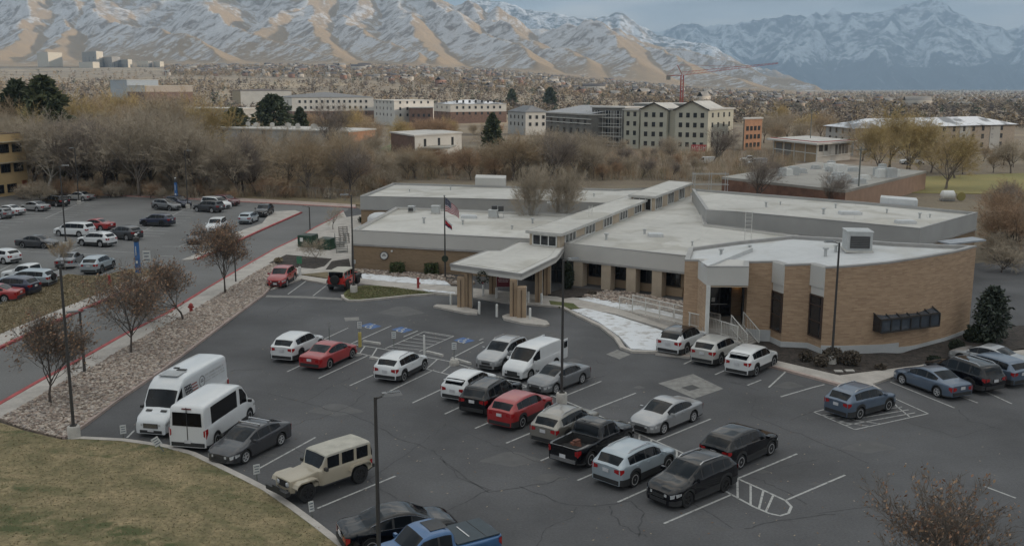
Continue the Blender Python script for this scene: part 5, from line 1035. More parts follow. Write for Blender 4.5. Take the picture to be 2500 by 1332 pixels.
for x0, y0, x1, y1, lab in ((886, 835, 929, 841, 'concrete wheel stop beside the yellow bollard'), (1040, 860, 1082, 870, 'concrete wheel stop right of the tall white post'), (1102, 876, 1150, 890, 'concrete wheel stop behind the sign on a block'), (866, 868, 877, 867, 'concrete wheel stop in front of the red sedan'), (903, 875, 938, 882, 'concrete wheel stop left of the white compact SUV')):
    a, b = at(x0, y0), at(x1, y1); d = b - a; m = MB(); m.box((0, 0, .075), (max(d.length, .6), .18, .15), math.atan2(d.y, d.x), taper=.94); tag(m.build('wheel_stop', ws_m, loc=(a + b) / 2), lab, 'wheel stop', 'concrete wheel stops')
hyd = M('hydrant_red', (.30, .035, .03), .5, var=.1)
def hydrant(x, y, h, label):
    t = thing('fire_hydrant', label, 'hydrant', at(x, y)); m = MB(); m.lathe((0, 0, 0), (0, 0, 1), [(0, .2), (.06, .2), (.08, .13), (h * .7, .13), (h * .74, .19), (h * .8, .19), (h * .95, .10), (h, .04)], 12); m.build('barrel', hyd, t, True, 40); m = MB(); m.tube((-.24, 0, h * .6), (.24, 0, h * .6), .075, n=8); m.tube((0, -.24, h * .55), (0, 0, h * .55), .09, n=8); m.build('nozzle', hyd, t)
hydrant(467, 764, .85, 'red hydrant in the gravel bed beneath a brown tree'); hydrant(287, 474, .9, 'red hydrant on the far verge by the fence')
def standpipe(x, y, ty, label):
    h = height_at(x, y, ty); t = thing('standpipe', label, 'standpipe', at(x, y)); m = MB(); m.tube((0, 0, 0), (0, 0, h), .11, n=10); m.build('post', hyd, t); m = MB(); m.lathe((0, 0, h), (0, 0, 1), [(0, .14), (.1, .14), (.16, .05)], 10); m.tube((0, 0, h * .6), (.2, -.1, h * .6), .07, n=8); m.build('cap', hyd, t)
standpipe(268, 697, 675, 'slim red standpipe on the dry verge'); standpipe(1021, 706, 681, 'slim red standpipe at the tip of the grass island')
# waste bins, pallets, bench, wreath
gb = M('bin_green', (.02, .06, .035), .6, var=.2, scale=1.5)
def dumpster(x, y, w, d, h, rz, label):
    t = thing('dumpster', label, 'dumpster', at(x, y), rz); m = MB(); m.box((0, d / 2, h / 2 + .1), (w, d, h)); m.build('bin', gb, t); m = MB()
    for k in range(5): m.box((-w / 2 + w * k / 4, -.03, h / 2 + .1), (.08, .07, h * .94))
    m.box((0, -.04, h + .04), (w, .09, .1)); m.box((0, -.04, h * .45), (w, .08, .08)); m.build('ribs', gb, t); m = MB(); m.box((-w * .25, d / 2, h + .13), (w * .48, d, .05), rx=.04); m.box((w * .25, d / 2, h + .13), (w * .48, d, .05), rx=.04); m.build('lid', M('bin_lid', (.03, .045, .035), .6), t)
    return t
t = dumpster(745, 606, 1.75, 1.5, 1.35, -.35, 'large green waste container with a white notice by the road'); m = MB(); m.box((-.4, -.08, 1.0), (.4, .02, .45)); m.build('notice', white_p, t)
t = dumpster(790, 612, 1.6, 1.4, 1.2, -.35, 'dark green waste container with an open black mouth beside the larger one'); m = MB(); m.box((-.4, -.085, .95), (.6, .02, .5)); m.build('opening', under_m, t)
wood = M('grey_wood', (.22, .205, .19), .9, var=.2, scale=3)
for k, (x, y, rz, lab) in enumerate(((829, 606, .25, 'grey pallet leaning on the stack of crates near the green containers'), (842, 596, .35, 'upright grey pallet behind the leaning one'), (838, 578, .3, 'large grey pallet frame farthest from the parking lot'))):
    m = MB()
    for j in range(6): m.box((0, -.04, .12 + j * .22), (1.15, .03, .11), rx=-.25)
    for s_ in (-.5, 0, .5): m.box((s_, .04, .66), (.09, .10, 1.3), rx=-.25)
    tag(m.build('pallet', wood, loc=at(x, y)), lab, 'pallet'); bpy.context.scene.objects[-1].rotation_euler[2] = rz
t = thing('loading_stair', 'grey metal stair and platform at the end of the left wing', 'stair', at(835, 620), .25); m = MB()
for j in range(6): m.box((0, j * .28, .2 * j + .1), (1.2, .3, .04))
m.build('tread', post_m, t); m = MB()
for s_ in (-.6, .6): m.tube((s_, 0, .9), (s_, 1.7, 2.1), .03, n=5); m.tube((s_, 0, 0), (s_, 0, .9), .03, n=5); m.tube((s_, 1.7, 1.0), (s_, 1.7, 2.1), .03, n=5)
m.build('rail', post_m, t)
bench_r = M('bench_red', (.14, .02, .03), .6)
t = thing('banner', 'dark red banner with pale lettering behind the canopy columns', 'banner', at(1229, 703), 0); m = MB(); m.box((0, 0, .68), (1.35, .05, 1.1)); b_ = m.build('panel', bench_r, t); m = MB()
for k, (w_, z_) in enumerate(((.8, .98), (1.0, .78), (.9, .62))):
    for j in range(7): m.box((-w_ / 2 + w_ * (j + .5) / 7, -.03, z_), (w_ / 7 * .7, .012, .10 if k else .14))
m.build('lettering', M('banner_pale', (.45, .36, .36), .8), b_)
for s_ in (-.64, .64): m = MB(); m.box((s_, .03, .62), (.05, .05, 1.24)); m.build('post', post_m, t)
t = thing('bench', 'thin dark metal bench by the flagpole', 'bench', at(1106, 690), 0); m = MB(); m.box((0, 0, .45), (1.4, .45, .05)); m.build('seat', pole_m, t); m = MB()
for k in range(9): m.tube((-.65 + k * .1625, .22, .45), (-.65 + k * .1625, .26, .9), .015, n=4)
m.tube((-.7, .26, .9), (.7, .26, .9), .02, n=4); m.build('backrest', pole_m, t)
for s_ in (-.6, .6): m = MB(); m.box((s_, 0, .22), (.05, .4, .44)); m.build('leg', pole_m, t)
# wreath hung on the canopy edge
wv = CP[0].lerp(CP[7], .47); t = thing('wreath', 'round dark green wreath hanging from the canopy edge', 'wreath', (wv.x, wv.y - .22, 2.92)); wr = random.Random(2); m = MB()
for k in range(420):
    a = wr.random() * 6.283; rr = .40 + wr.gauss(0, .075); p = Vector((rr * math.cos(a), wr.gauss(0, .06), rr * math.sin(a))); q = Vector((wr.gauss(0, 1), wr.gauss(0, 1), wr.gauss(0, 1))).normalized() * .13; s_ = q.orthogonal().normalized() * .035; m.add([p - s_, p + s_, p + q], [(0, 1, 2)])
m.build('needles', M('fir_green', (.018, .028, .014), .9), t); m = MB()
for k in range(9): a = k * .7; m.lathe((.42 * math.cos(a), -.1, .42 * math.sin(a)), (0, -1, 0), [(0, .02), (.03, .035), (.06, .01)], 6)
m.build('baubles', M('bauble', (.45, .42, .38), .3), t); m = MB(); m.box((0, -.09, -.42), (.16, .05, .12)); m.build('bow', bench_r, t)
m = MB(); m.box((0, 0, .03), (.5, .35, .06)); m.box((.75, .1, .03), (.55, .35, .06)); tag(m.build('paver', conc_base, loc=at(2047, 906, .17)), 'two pale stepping slabs in the mulch beside the lamp base', 'paver')
# chain-link fence at the back of the rear lot
FP = [(60, 452), (160, 460), (300, 466), (450, 472), (600, 479), (735, 484), (880, 494)]
t = thing('chain_link_fence', 'grey chain link fence along the trees behind the rear lot', 'fence', (0, 0, 0)); fp = px(FP); m = MB(); po = MB(); wire = M('fence_wire', (.20, .20, .195), .5, metal=.4)
for a, b in zip(fp[:-1], fp[1:]):
    L = (b - a).length; n = max(2, round(L / 3.0)); m.tube(a + Vector((0, 0, 1.85)), b + Vector((0, 0, 1.85)), .028, n=5)
    for k in range(n): c = a.lerp(b, k / n); po.tube(c, c + Vector((0, 0, 1.95)), .04, n=6)
m.build('top_rail', wire, t); po.build('posts', wire, t); m = MB()
for a, b in zip(fp[:-1], fp[1:]):
    L = (b - a).length; n = int(L / .34); up_ = Vector((0, 0, 1.8)); w_ = .010
    for k in range(n):
        for s_ in (0, 1):
            p = a.lerp(b, k / n); q = a.lerp(b, min(1, (k + 5) / n)); p, q = (p, q + up_) if s_ else (p + up_, q); z = Vector((0, 0, w_)); m.quad(p - z, q - z, q + z, p + z)
m.build('wire_mesh', wire, t)
# ---------------------------------------------------------------- trees and shrubs
def grow_tree(seed, H, spread, trunk_h, nlimb, depth, twigs, up=.5, r0=None, leaf=0, leafsize=.13, wig=.16, weep=0.0, twl=.55, twr=.011):
    """limb tubes (trunk) and twig ribbons + leaves (crown) of one tree"""
    rg = random.Random(seed); tv, tf, cv, cf, cm = [], [], [], [], []
    r0 = r0 or H * .018
    def tube(pts, rs, n, V, Fc):
        o = len(V)
        for i, (p, r) in enumerate(zip(pts, rs)):
            d = (pts[min(i + 1, len(pts) - 1)] - pts[max(i - 1, 0)]).normalized(); a = d.orthogonal().normalized(); b = d.cross(a)
            for k in range(n): t = 6.2832 * k / n; V.append(p + (a * math.cos(t) + b * math.sin(t)) * r)
        for i in range(len(pts) - 1):
            for k in range(n): Fc.append((o + i * n + k, o + i * n + (k + 1) % n, o + (i + 1) * n + (k + 1) % n, o + (i + 1) * n + k))
    tips = []
    def branch(p, d, L, r, lv):
        ns = 4 if lv < 2 else 3; pts = [p]; dd = d.copy()
        for k in range(ns):
            dd = (dd + Vector((rg.gauss(0, wig), rg.gauss(0, wig), rg.gauss(0, wig) + (.06 * up if lv < depth - 1 else -.10 * weep)))).normalized(); pts.append(pts[-1] + dd * (L / ns))
        rs = [r * (1 - .55 * i / ns) for i in range(ns + 1)]
        if lv <= 2: tube(pts, rs, 6 if lv == 0 else (5 if lv == 1 else 4), tv, tf)
        else: tube(pts, rs, 3, cv, cf)
        if lv >= depth:
            for k in range(twigs):
                t = rg.uniform(.15, 1) * ns; i = min(int(t), ns - 1); q = pts[i].lerp(pts[i + 1], t - i); a = (dd + Vector((rg.gauss(0, .6), rg.gauss(0, .6), rg.gauss(0, .5) + .15 * up - .35 * weep))).normalized(); l = twl * rg.uniform(.5, 1.3)
                s_ = a.cross(Vector((rg.gauss(0, 1), rg.gauss(0, 1), rg.gauss(0, 1)))).normalized() * twr; e_ = q + a * l; o = len(cv); cv.extend([q - s_, q + s_, e_]); cf.append((o, o + 1, o + 2)); tips.append(e_); tips.append(q.lerp(e_, .5))
            return
        n = nlimb if lv == 0 else rg.randint(3, 5)
        for k in range(n):
            t = (.30 + .70 * (k + rg.random() * .6) / n) * ns if lv else ns * (.72 + .28 * k / n); t = min(t, ns - .01); i = int(t); q = pts[i].lerp(pts[i + 1], t - i); az = k * 2.4 + rg.random() * .8; side = dd.orthogonal().normalized(); side.rotate(Matrix.Rotation(az, 3, dd))
            ang = rg.uniform(.35, .75) * (1.25 if lv else 1.0) * spread; nd = (dd * math.cos(ang) + side * math.sin(ang)); nd = (nd + Vector((0, 0, .18 * up))).normalized()
            branch(q, nd, (L * rg.uniform(.55, .8)) if lv else (H - trunk_h) * rg.uniform(.42, .6), rs[i] * rg.uniform(.5, .66), lv + 1)
        if lv: branch(pts[-1], dd, L * .6, rs[-1], lv + 1)
    branch(Vector((0, 0, -.1)), Vector((rg.gauss(0, .03), rg.gauss(0, .03), 1)), trunk_h, r0, 0)
    nb = len(cf); cm = [0] * nb
    for k in range(leaf):
        p = rg.choice(tips) + Vector((rg.gauss(0, .12), rg.gauss(0, .12), rg.gauss(0, .12))); n = Vector((rg.gauss(0, 1), rg.gauss(0, 1), rg.gauss(0, 1))).normalized(); a = n.orthogonal().normalized() * leafsize * rg.uniform(.6, 1.2); b = n.cross(a) * .6; o = len(cv); cv.extend([p - a, p - b * .7, p + a, p + b]); cf.append((o, o + 1, o + 2, o + 3)); cm.append(rg.choice((1, 1, 2)))
    return tv, tf, cv, cf, cm
bark = M('bark', (.15, .125, .105), .95, var=.25, scale=4); bark_d = M('bark_dark', (.075, .062, .054), .95, var=.25, scale=4); bark_w = M('bark_white', (.30, .275, .24), .95, var=.2, scale=3)
leaf_b = M('leaf_brown', (.30, .19, .115), .9, var=.3, scale=2); leaf_r = M('leaf_russet', (.23, .125, .08), .9, var=.3, scale=2)
tw_grey = M('twig_grey', (.38, .32, .245), .95, var=.2, scale=.2); tw_tan = M('twig_tan', (.36, .275, .18), .95, var=.2, scale=.2); tw_rust = M('twig_rust', (.35, .235, .15), .95, var=.25, scale=.2); tw_gold = M('twig_gold', (.42, .32, .15), .95, var=.25, scale=.2); tw_dark = M('twig_dark', (.24, .20, .17), .95, var=.2, scale=.2)
def tree_obj(name, label, loc, G_, mats, tm, group=None, s=1.0, rz=0.0):
    t = thing(name, label, 'tree', loc, rz, group); t.scale = (s,) * 3
    mesh_obj('trunk', [tuple(v) for v in G_[0]], G_[1], tm, t, True); mesh_obj('crown', [tuple(v) for v in G_[2]], G_[3], mats, t, mi=G_[4]); return t
# five brown-leaved street trees
T = [(125, 990, 760, 31, 'brown leaved tree nearest the lawn corner in the gravel bed', 1.05), (320, 868, 660, 32, 'brown leaved tree with a broad vase crown in the middle of the gravel bed', 1.1), (447, 784, 612, 33, 'brown leaved tree in the gravel bed beside the red hydrant', 1.0), (549, 718, 545, 34, 'densest rusty brown tree at the upper end of the gravel bed', 1.0)]
for bx, by, ty, sd_, lab, sp in T:
    h = height_at(bx, by, ty); tree_obj('street_tree', lab, at(bx, by), grow_tree(sd_, h, 1.0 * sp, h * .30, 7, 4, 9, up=1.0, leaf=(1700, 2200, 2300, 3600)[sd_ - 31], leafsize=.095, twl=.42, twr=.010), [bark, leaf_b, leaf_r], bark_d, 'brown leaved trees along the gravel bed')
tree_obj('street_tree', 'brown leaved tree rising into view at the lower right', (14.3, 28.3, 0), grow_tree(36, 6.0, .82, 2.4, 7, 4, 9, up=1.1, leaf=1700, leafsize=.07, twl=.36, twr=.008), [bark, leaf_b, leaf_r], bark_d)
tree_obj('bare_tree', 'small bare multi stemmed tree in the mulch bed by the green bins', at(770, 640, .15), grow_tree(41, height_at(770, 640, 572), 1.15, .6, 7, 3, 8, up=.8, twl=.5, twr=.012), [tw_grey, tw_grey, tw_grey], bark)
tree_obj('sapling', 'bare tan sapling among the cars beside the verge', at(160, 660), grow_tree(42, height_at(158, 660, 582), .6, 1.0, 6, 3, 8, up=1.2, twl=.5, twr=.012), [tw_tan] * 3, bark)
tree_obj('bare_tree', 'leaning bare tree beside the pale domed shed', at(812, 562), grow_tree(43, 3.6, 1.0, 1.2, 5, 3, 8, twl=.4, twr=.012), [tw_grey] * 3, bark_d)
tree_obj('bare_tree', 'left of two pale bare trees rising from the courtyard behind the left wing', at(1289, 604), grow_tree(44, 8.8, .62, 2.6, 8, 4, 8, up=1.3, twl=.7, twr=.013), [tw_grey] * 3, bark_w, s=1.0)
tree_obj('bare_tree', 'right of two pale bare trees rising from the courtyard behind the left wing', at(1362, 604), grow_tree(45, 8.8, .66, 2.4, 8, 4, 8, up=1.3, twl=.7, twr=.013), [tw_grey] * 3, bark_w)
# clipped and rounded shrubs
def shrub(loc, w, d, h, label, mats, n=900, boxy=False, seed=0, size=.09, group=None):
    rg = np.random.default_rng(seed); p = rg.normal(size=(n, 3)); p /= np.linalg.norm(p, axis=1)[:, None]
    if boxy: p = rg.uniform(-1, 1, (n, 3)); ax = rg.integers(0, 3, n); p[np.arange(n), ax] = np.sign(p[np.arange(n), ax]); p *= np.where(np.abs(p).sum(1, keepdims=True) > 2.3, .88, 1.0); p /= .86
    p *= (.62 + .38 * rg.random((n, 1)) ** .5) * (1 + .09 * rg.normal(size=(n, 1))); p *= np.array([w / 2, d / 2, h / 2]) / (1.0 if not boxy else 1.0); p[:, 2] += h / 2; p[:, 2] = np.maximum(p[:, 2], .02)
    a = rg.normal(size=(n, 3)); a /= np.linalg.norm(a, axis=1)[:, None]; b = np.cross(a, rg.normal(size=(n, 3))); b /= np.linalg.norm(b, axis=1)[:, None]; s_ = size * (.6 + .8 * rg.random((n, 1)))
    v = np.stack([p - a * s_, p + b * s_ * .6, p + a * s_, p - b * s_ * .6], 1).reshape(-1, 3); t = thing('shrub', label, 'shrub', loc, 0, group); mesh_obj('foliage', v, np.arange(n * 4).reshape(-1, 4), mats, t, mi=rg.integers(0, len(mats), n))
    m = MB()
    for k in range(7): an = k * .9; m.tube((0, 0, 0), (w * .3 * math.cos(an), d * .3 * math.sin(an), h * .7), .025, .01, 4)
    m.build('stems', bark_d, t); return t
gsh = [M('box_green', (.035, .052, .018), .9, var=.3, scale=3), M('box_green_light', (.06, .075, .026), .9)]; bsh = [M('dry_shrub', (.07, .055, .042), .95, var=.3), M('dry_shrub_pale', (.105, .085, .065), .95)]; dsh = [M('yew_dark', (.016, .024, .014), .9), M('yew_dark_b', (.028, .038, .02), .9)]
shrub(at(970, 668), 1.15, 1.1, 1.0, 'clipped green shrub against the tan brick, left of two', gsh, 1500, True, 1); shrub(at(1054, 670), 1.1, 1.1, 1.0, 'clipped green shrub against the tan brick, right of two', gsh, 1500, True, 2)
shrub(at(2032, 884, .17), 1.25, 1.1, 1.0, 'dry round shrub behind the lamp base at the curved wing', bsh, 1300, False, 3); shrub(at(2078, 890, .17), 1.2, 1.1, .95, 'dry round shrub right of the lamp base at the curved wing', bsh, 1300, False, 4); shrub(at(1966, 880, .17), .8, .8, .7, 'small rounded brown shrub in the mulch below the brick piers', bsh, 800, False, 5); shrub(at(2004, 893, .17), .85, .85, .75, 'small rounded brown shrub left of the lamp base', bsh, 800, False, 6)
shrub(at(2376, 838), 1.3, 1.2, 1.25, 'dark trimmed shrub at the right end of the curved wall', dsh, 1400, False, 7); shrub(at(2335, 857, .17), 1.0, 1.0, .8, 'low dark shrub beside the silver utility box', dsh, 900, False, 8); shrub(at(2412, 842), .9, .9, .8, 'small dark shrub beneath the dark evergreen at the right', dsh, 900, False, 9); shrub(at(2150, 900, .17), .7, .6, .3, 'low dry shrub in the mulch at the foot of the curved wall', bsh, 500, False, 10); shrub(at(2280, 880, .17), .8, .6, .3, 'low dark shrub in the mulch right of the bay window', dsh, 500, False, 11)
shrub(at(1386, 708), 1.1, 1.1, 2.5, 'tall dark conical evergreen by the canopy entrance', dsh, 1500, False, 12); shrub(at(1445, 722), .9, .7, .4, 'low brown shrub under the first facade window', bsh, 500, False, 13); shrub(at(680, 640, .15), .9, .8, .5, 'dry ornamental grass clump in the mulch bed', [M('straw', (.26, .21, .14), 1)], 500, False, 14); shrub(at(805, 486), 2.0, 1.6, 1.1, 'pale dry bush at the end of the chain link fence', [tw_grey], 900, False, 15); shrub(at(895, 545), 2.4, 2.0, 1.0, 'dark low shrub beside the domed shed', dsh, 900, False, 16)
def conifer(seed, H, Rr, n=2600, dens=1.0, roundy=.0):
    rg = np.random.default_rng(seed); nl = int(n); z = rg.random(nl) ** .8; a = rg.random(nl) * 6.283; lay = .82 + .18 * np.sin(z * 34 + 2 * np.sin(a * 3)); prof = (1 - z) ** .8 * (1 - roundy) + np.sqrt(np.maximum(0, 1 - (2 * z - .85) ** 2 * .75)) * roundy
    r = Rr * prof * lay * (.35 + .65 * rg.random(nl) ** .5) * (1 + .22 * np.sin(a * 5 + z * 9)); p = np.stack([r * np.cos(a), r * np.sin(a), H * (.10 + .90 * z)], 1) + rg.normal(size=(nl, 3)) * .12
    d = np.stack([np.cos(a), np.sin(a), -.25 + .5 * z], 1) + rg.normal(size=(nl, 3)) * .5; d /= np.linalg.norm(d, axis=1)[:, None]; b = np.cross(d, rg.normal(size=(nl, 3))); b /= np.linalg.norm(b, axis=1)[:, None]; s_ = H * .045 * (.6 + .8 * rg.random((nl, 1)))
    v = np.stack([p - d * s_, p + b * s_ * .42, p + d * s_, p - b * s_ * .42], 1).reshape(-1, 3); return v, np.arange(nl * 4).reshape(-1, 4), rg.integers(0, 2, nl)
def conifer_obj(loc, seed, H, Rr, label, mats, group=None, n=2600, roundy=0.0):
    t = thing('evergreen_tree', label, 'tree', loc, 0, group); v, f, mi = conifer(seed, H, Rr, n, roundy=roundy); mesh_obj('crown', v, f, mats, t, mi=mi); m = MB(); m.tube((0, 0, -.1), (0, 0, H * .92), H * .022, H * .004, 6); m.build('trunk', bark_d, t); return t
pine = [M('pine_green', (.055, .072, .038), .9, var=.3, scale=.4), M('pine_olive', (.10, .11, .052), .9, var=.3, scale=.4)]; pined = [M('spruce_dark', (.035, .048, .030), .9), M('spruce_mid', (.06, .075, .042), .9)]
conifer_obj(at(2415, 838), 51, 4.0, 1.25, 'dark evergreen tree at the right edge beside the curved wing', [M('holly_a', (.06, .075, .055), .8), M('holly_b', (.035, .045, .035), .8)], n=2600, roundy=.8)
# broad pines and evergreens of the belt: pixel of the foot distance, top row, half width
for k, (x, d, ty, hw_, lab, rd) in enumerate(((85, 205, 190, 62, 'tall dark green pine above the yellow office block', .75), (20, 215, 200, 55, 'dark green pine cut off at the left edge above the yellow block', .7), (110, 190, 245, 34, 'lower green pine at the right foot of the tall pine', .6), (655, 305, 232, 52, 'round dark pine above the long brown low block', .85), (560, 300, 262, 42, 'lower olive pine left of the round dark pine', .8), (722, 330, 262, 24, 'orange tinged narrow tree right of the round dark pine', .5), (1202, 290, 276, 30, 'single green spruce left of the unfinished apartments', .35), (1345, 700, 214, 20, 'dark distant pine behind the grey apartments', .6), (1250, 720, 218, 16, 'dark distant pine left of its larger neighbour', .6))):
    p = atd(x, 0, d); z = CAMH - d * (ty - HOR) / FPX; Hh = max(3, z); conifer_obj((p.x, d, 0), 60 + k, Hh, hw_ / FPX * d, lab, pine if k % 2 == 0 else [pine[0], pined[1]], n=3600, roundy=rd)
# bare trees of the belt behind the lots: prototypes, then copies that share their meshes
protos = []
spec = [(71, 12, .95, 3.0, tw_grey, bark), (72, 13, .85, 3.4, tw_grey, bark_d), (73, 11, 1.05, 2.2, tw_tan, bark), (74, 10, 1.0, 2.0, tw_rust, bark_d), (75, 12.5, .9, 3.2, tw_dark, bark_d), (76, 10, 1.1, 2.0, tw_gold, bark), (77, 12, .8, 3.5, tw_grey, bark_w), (78, 5, 1.2, .7, tw_rust, bark_d), (79, 4.5, 1.25, .6, tw_grey, bark_d)]
names = ['grey twigged bare tree with a spreading crown', 'grey twigged bare tree with upright limbs', 'tan twigged bare tree with a broad low crown', 'rust brown thicket tree with a ragged crown', 'dark limbed bare tree with a tall crown', 'golden twigged tree with a rounded crown', 'pale barked bare tree with slender limbs', 'low rust brown thicket bush', 'low grey thicket bush']
for (s_, h, sp, th, tw, bk), nm in zip(spec, names):
    low = h < 6; protos.append((h, tree_obj('thicket_bush' if low else 'bare_tree', nm + ' in the tree belt beyond the lots', (0, 0, -500), grow_tree(s_, h, sp, th, 7 if not low else 9, 4 if not low else 3, 9 if not low else 14, up=.8, r0=h * .026, twl=.95 if not low else .9, twr=.017 if not low else .017, weep=.15), [tw] * 3, bk, 'tree belt beyond the lots')))
rg = np.random.default_rng(12); placed = []; used = set()
def plant(kind, x, y, h, z=0.0):
    ph, pr = protos[kind]; s_ = h / ph; rz = rg.random() * 6.28
    if kind not in used:
        used.add(kind); pr.location = (x, y, z); pr.scale = (s_ * rg.uniform(.9, 1.2),) * 2 + (s_,); pr.rotation_euler[2] = rz
    else: dup(pr, (x, y, z), rz, (s_ * rg.uniform(.9, 1.25),) * 2 + (s_,))
clin = [tuple(p[:2]) for p in px([(855, 575), (872, 480), (1000, 440), (1700, 440), (2420, 500), (2420, 640), (1300, 640)], 0)]
def free(x, y, rad=2.5):
    for q in BLOCK:
        if inpoly(np.array([x]), np.array([y]), q)[0]: return False
    return all((x - a) ** 2 + (y - b) ** 2 > rad * rad for a, b in placed[-400:])
# ---------------------------------------------------------------- terrain heights
def bench(x, y):
    """height of the valley floor and the rising bench at the foot of the mountains"""
    x = np.asarray(x, float); y = np.asarray(y, float); s = CX + FPX * x / np.maximum(y, 1)
    k = np.interp(s, [-1500, 900, 1250, 1700, 2000, 4000], [.036, .036, .027, .006, 0, 0]); return np.maximum(0, y - 500) * k * np.clip((3600 - y) / 600, 0, 1) ** 0 * (1 - .0 * y)
# ---------------------------------------------------------------- buildings beyond the trees
BLOCK = list(BLOCKS0)
wall_w = M('render_white', (.52, .51, .485), .9, var=.06, scale=.2); wall_g = M('render_grey', (.36, .36, .35), .9, var=.06, scale=.2); wall_gg = M('render_sage', (.43, .42, .355), .9, var=.05, scale=.2); wall_br = M('brick_brown', (.155, .10, .08), .9, var=.2, scale=1); wall_or = M('brick_orange', (.37, .20, .12), .9, var=.12, scale=1); wall_dk = M('sheathing_dark', (.155, .15, .14), .9, var=.2, scale=.5)
roof_g = M('shingle_grey', (.16, .165, .175), .9, var=.12, scale=.5); roof_w = M('roof_pale', (.46, .45, .43), .85, var=.12, scale=.2); roof_s = M('roof_snow', (.20, .21, .225), .85, col2=(.62, .64, .68), scale=.16, lo=.44, hi=.52, stretch=(1, .35, 1)); win_m = M('window_dark', (.035, .038, .042), .15)
wtrim = M('window_trim', (.5, .5, .48), .7)
def face_windows(t, a, b, rows, ncol, ww=1.3, wh=1.45, margin=.06, lab='window', mat=None, maxn=60):
    a, b = V2(a), V2(b); d = b - a; L = d.length; d.normalize(); n = Vector((d.y, -d.x))
    if n.dot(-(a + b) / 2) < 0: n = -n
    m = MB(); m.box((0, 0, 0), (ww, .10, wh)); rz = math.atan2(d.y, d.x); me = None; k_ = 0
    for z in rows:
        for k in range(ncol):
            u = margin + (1 - 2 * margin) * (k + .5) / ncol; p = a + d * (L * u) + n * .03
            if me is None: o = m.build(lab, mat or win_m, t); me = o.data
            else: o = bpy.data.objects.new(lab, me); sc.collection.objects.link(o); o.parent = t
            o.location = (p.x, p.y, z); o.rotation_euler = (0, 0, rz); k_ += 1
def bld(name, label, A, B, Cc, ytop, mats, roofm, z0=0.0, rows=(), ncol=(0, 0), hip=0.0, over=.3, base=None, cat='building', win=(1.05, 1.35), kind=None):
    """A left end, B near corner, C right end, each (photo column, distance); ytop the wall top's row at B"""
    a, b, c = (V2(atd(x, 500, d)) for x, d in (A, B, Cc)); H = CAMH - B[1] * (ytop - HOR) / FPX; e = a + (c - b); t = thing(name, label, cat, (0, 0, 0)); BLOCK.append([tuple(a), tuple(b), tuple(c), tuple(e)])
    m = MB(); m.quad((*a, z0 - 1), (*b, z0 - 1), (*b, H), (*a, H)); m.quad((*e, z0 - 1), (*a, z0 - 1), (*a, H), (*e, H)); m.build('wall', mats[0], t); m = MB(); m.quad((*b, z0 - 1), (*c, z0 - 1), (*c, H), (*b, H)); m.quad((*c, z0 - 1), (*e, z0 - 1), (*e, H), (*c, H)); m.build('wall', mats[-1], t)
    q = inset([a, b, c, e], -over)
    if hip:
        m = MB(); w = min((b - a).length, (c - b).length); mid = sum(q, Vector((0, 0))) / 4; lo_ = (b - a) if (b - a).length > (c - b).length else (c - b); ld = lo_.normalized() * (lo_.length - w) / 2; r1, r2 = mid - ld, mid + ld
        rp = [(*p, H) for p in q] + [(*r1, H + hip), (*r2, H + hip)]
        if lo_ is not None and (b - a).length > (c - b).length: fs = [(0, 1, 5, 4), (1, 2, 5), (2, 3, 4, 5), (3, 0, 4)]
        else: fs = [(0, 1, 4), (1, 2, 5, 4), (2, 3, 5), (3, 0, 4, 5)]
        m.add(rp, fs); m.add([(*p, H - .05) for p in q], [(3, 2, 1, 0)])
    else: m = MB(); m.prism(q, H - .05, H + .35, bottom=True)
    m.build('roof', roofm, t)
    if base:
        bm_, bz = base; m = MB(); q = inset([a, b, c, e], -.06); m.prism(q, z0 - 1, bz, top=True); m.build('brick_base', bm_, t)
    if ncol[0]: face_windows(t, a, b, rows, ncol[0], *win)
    if ncol[1]: face_windows(t, b, c, rows, ncol[1], *win)
    return t, a, b, c, e, H
r4 = [2.2, 5.2, 8.2, 11.2]
t, a, b, c, e, H = bld('low_office', 'long low grey panelled block with an orange brick end wall', (485, 300), (855, 268), (920, 285), 320, [wall_g, wall_or], roof_w)
for k in range(7): face_windows(t, a.lerp(b, .04 + .14 * k), a.lerp(b, .075 + .14 * k), [3.2], 1, 1.5, 6.0, lab='window_strip', mat=wall_dk)
face_windows(t, a.lerp(b, .86), a.lerp(b, .95), [1.6, 4.4], 2, .9, 1.5)
for k in range(9):
    p = a.lerp(b, .1 + .09 * k) + (e - a) * (.3 + .07 * (k % 3)); m = MB(); m.box((0, 0, .6), (1.3 + .5 * (k % 2), 1.1, 1.2), .2); m.box((0, 0, 1.3), (.8, .8, .25), .2); tag(m.build('rooftop_unit', roof_w, loc=(*p, H + .35)), 'pale rooftop unit on the long low grey block', 'rooftop unit', 'rooftop units of the long low block')
bld('hall', 'white walled hall with a brown left side behind the bare trees', (958, 285), (1015, 264), (1128, 282), 330, [wall_br, wall_w], roof_w, rows=[3.2], ncol=(0, 3), win=(1.0, 2.6))
tag(MB().prism([tuple(V2(p)) + () for p in (atd(1020, 0, 262), atd(1095, 0, 262), atd(1112, 0, 274), atd(1050, 0, 274))], 2.2, 2.5).build('lean_to_roof', M('roof_tan_grey', (.27, .26, .23), .8)), 'sloping grey tan lean-to roof in front of the white hall', 'roof shelter')
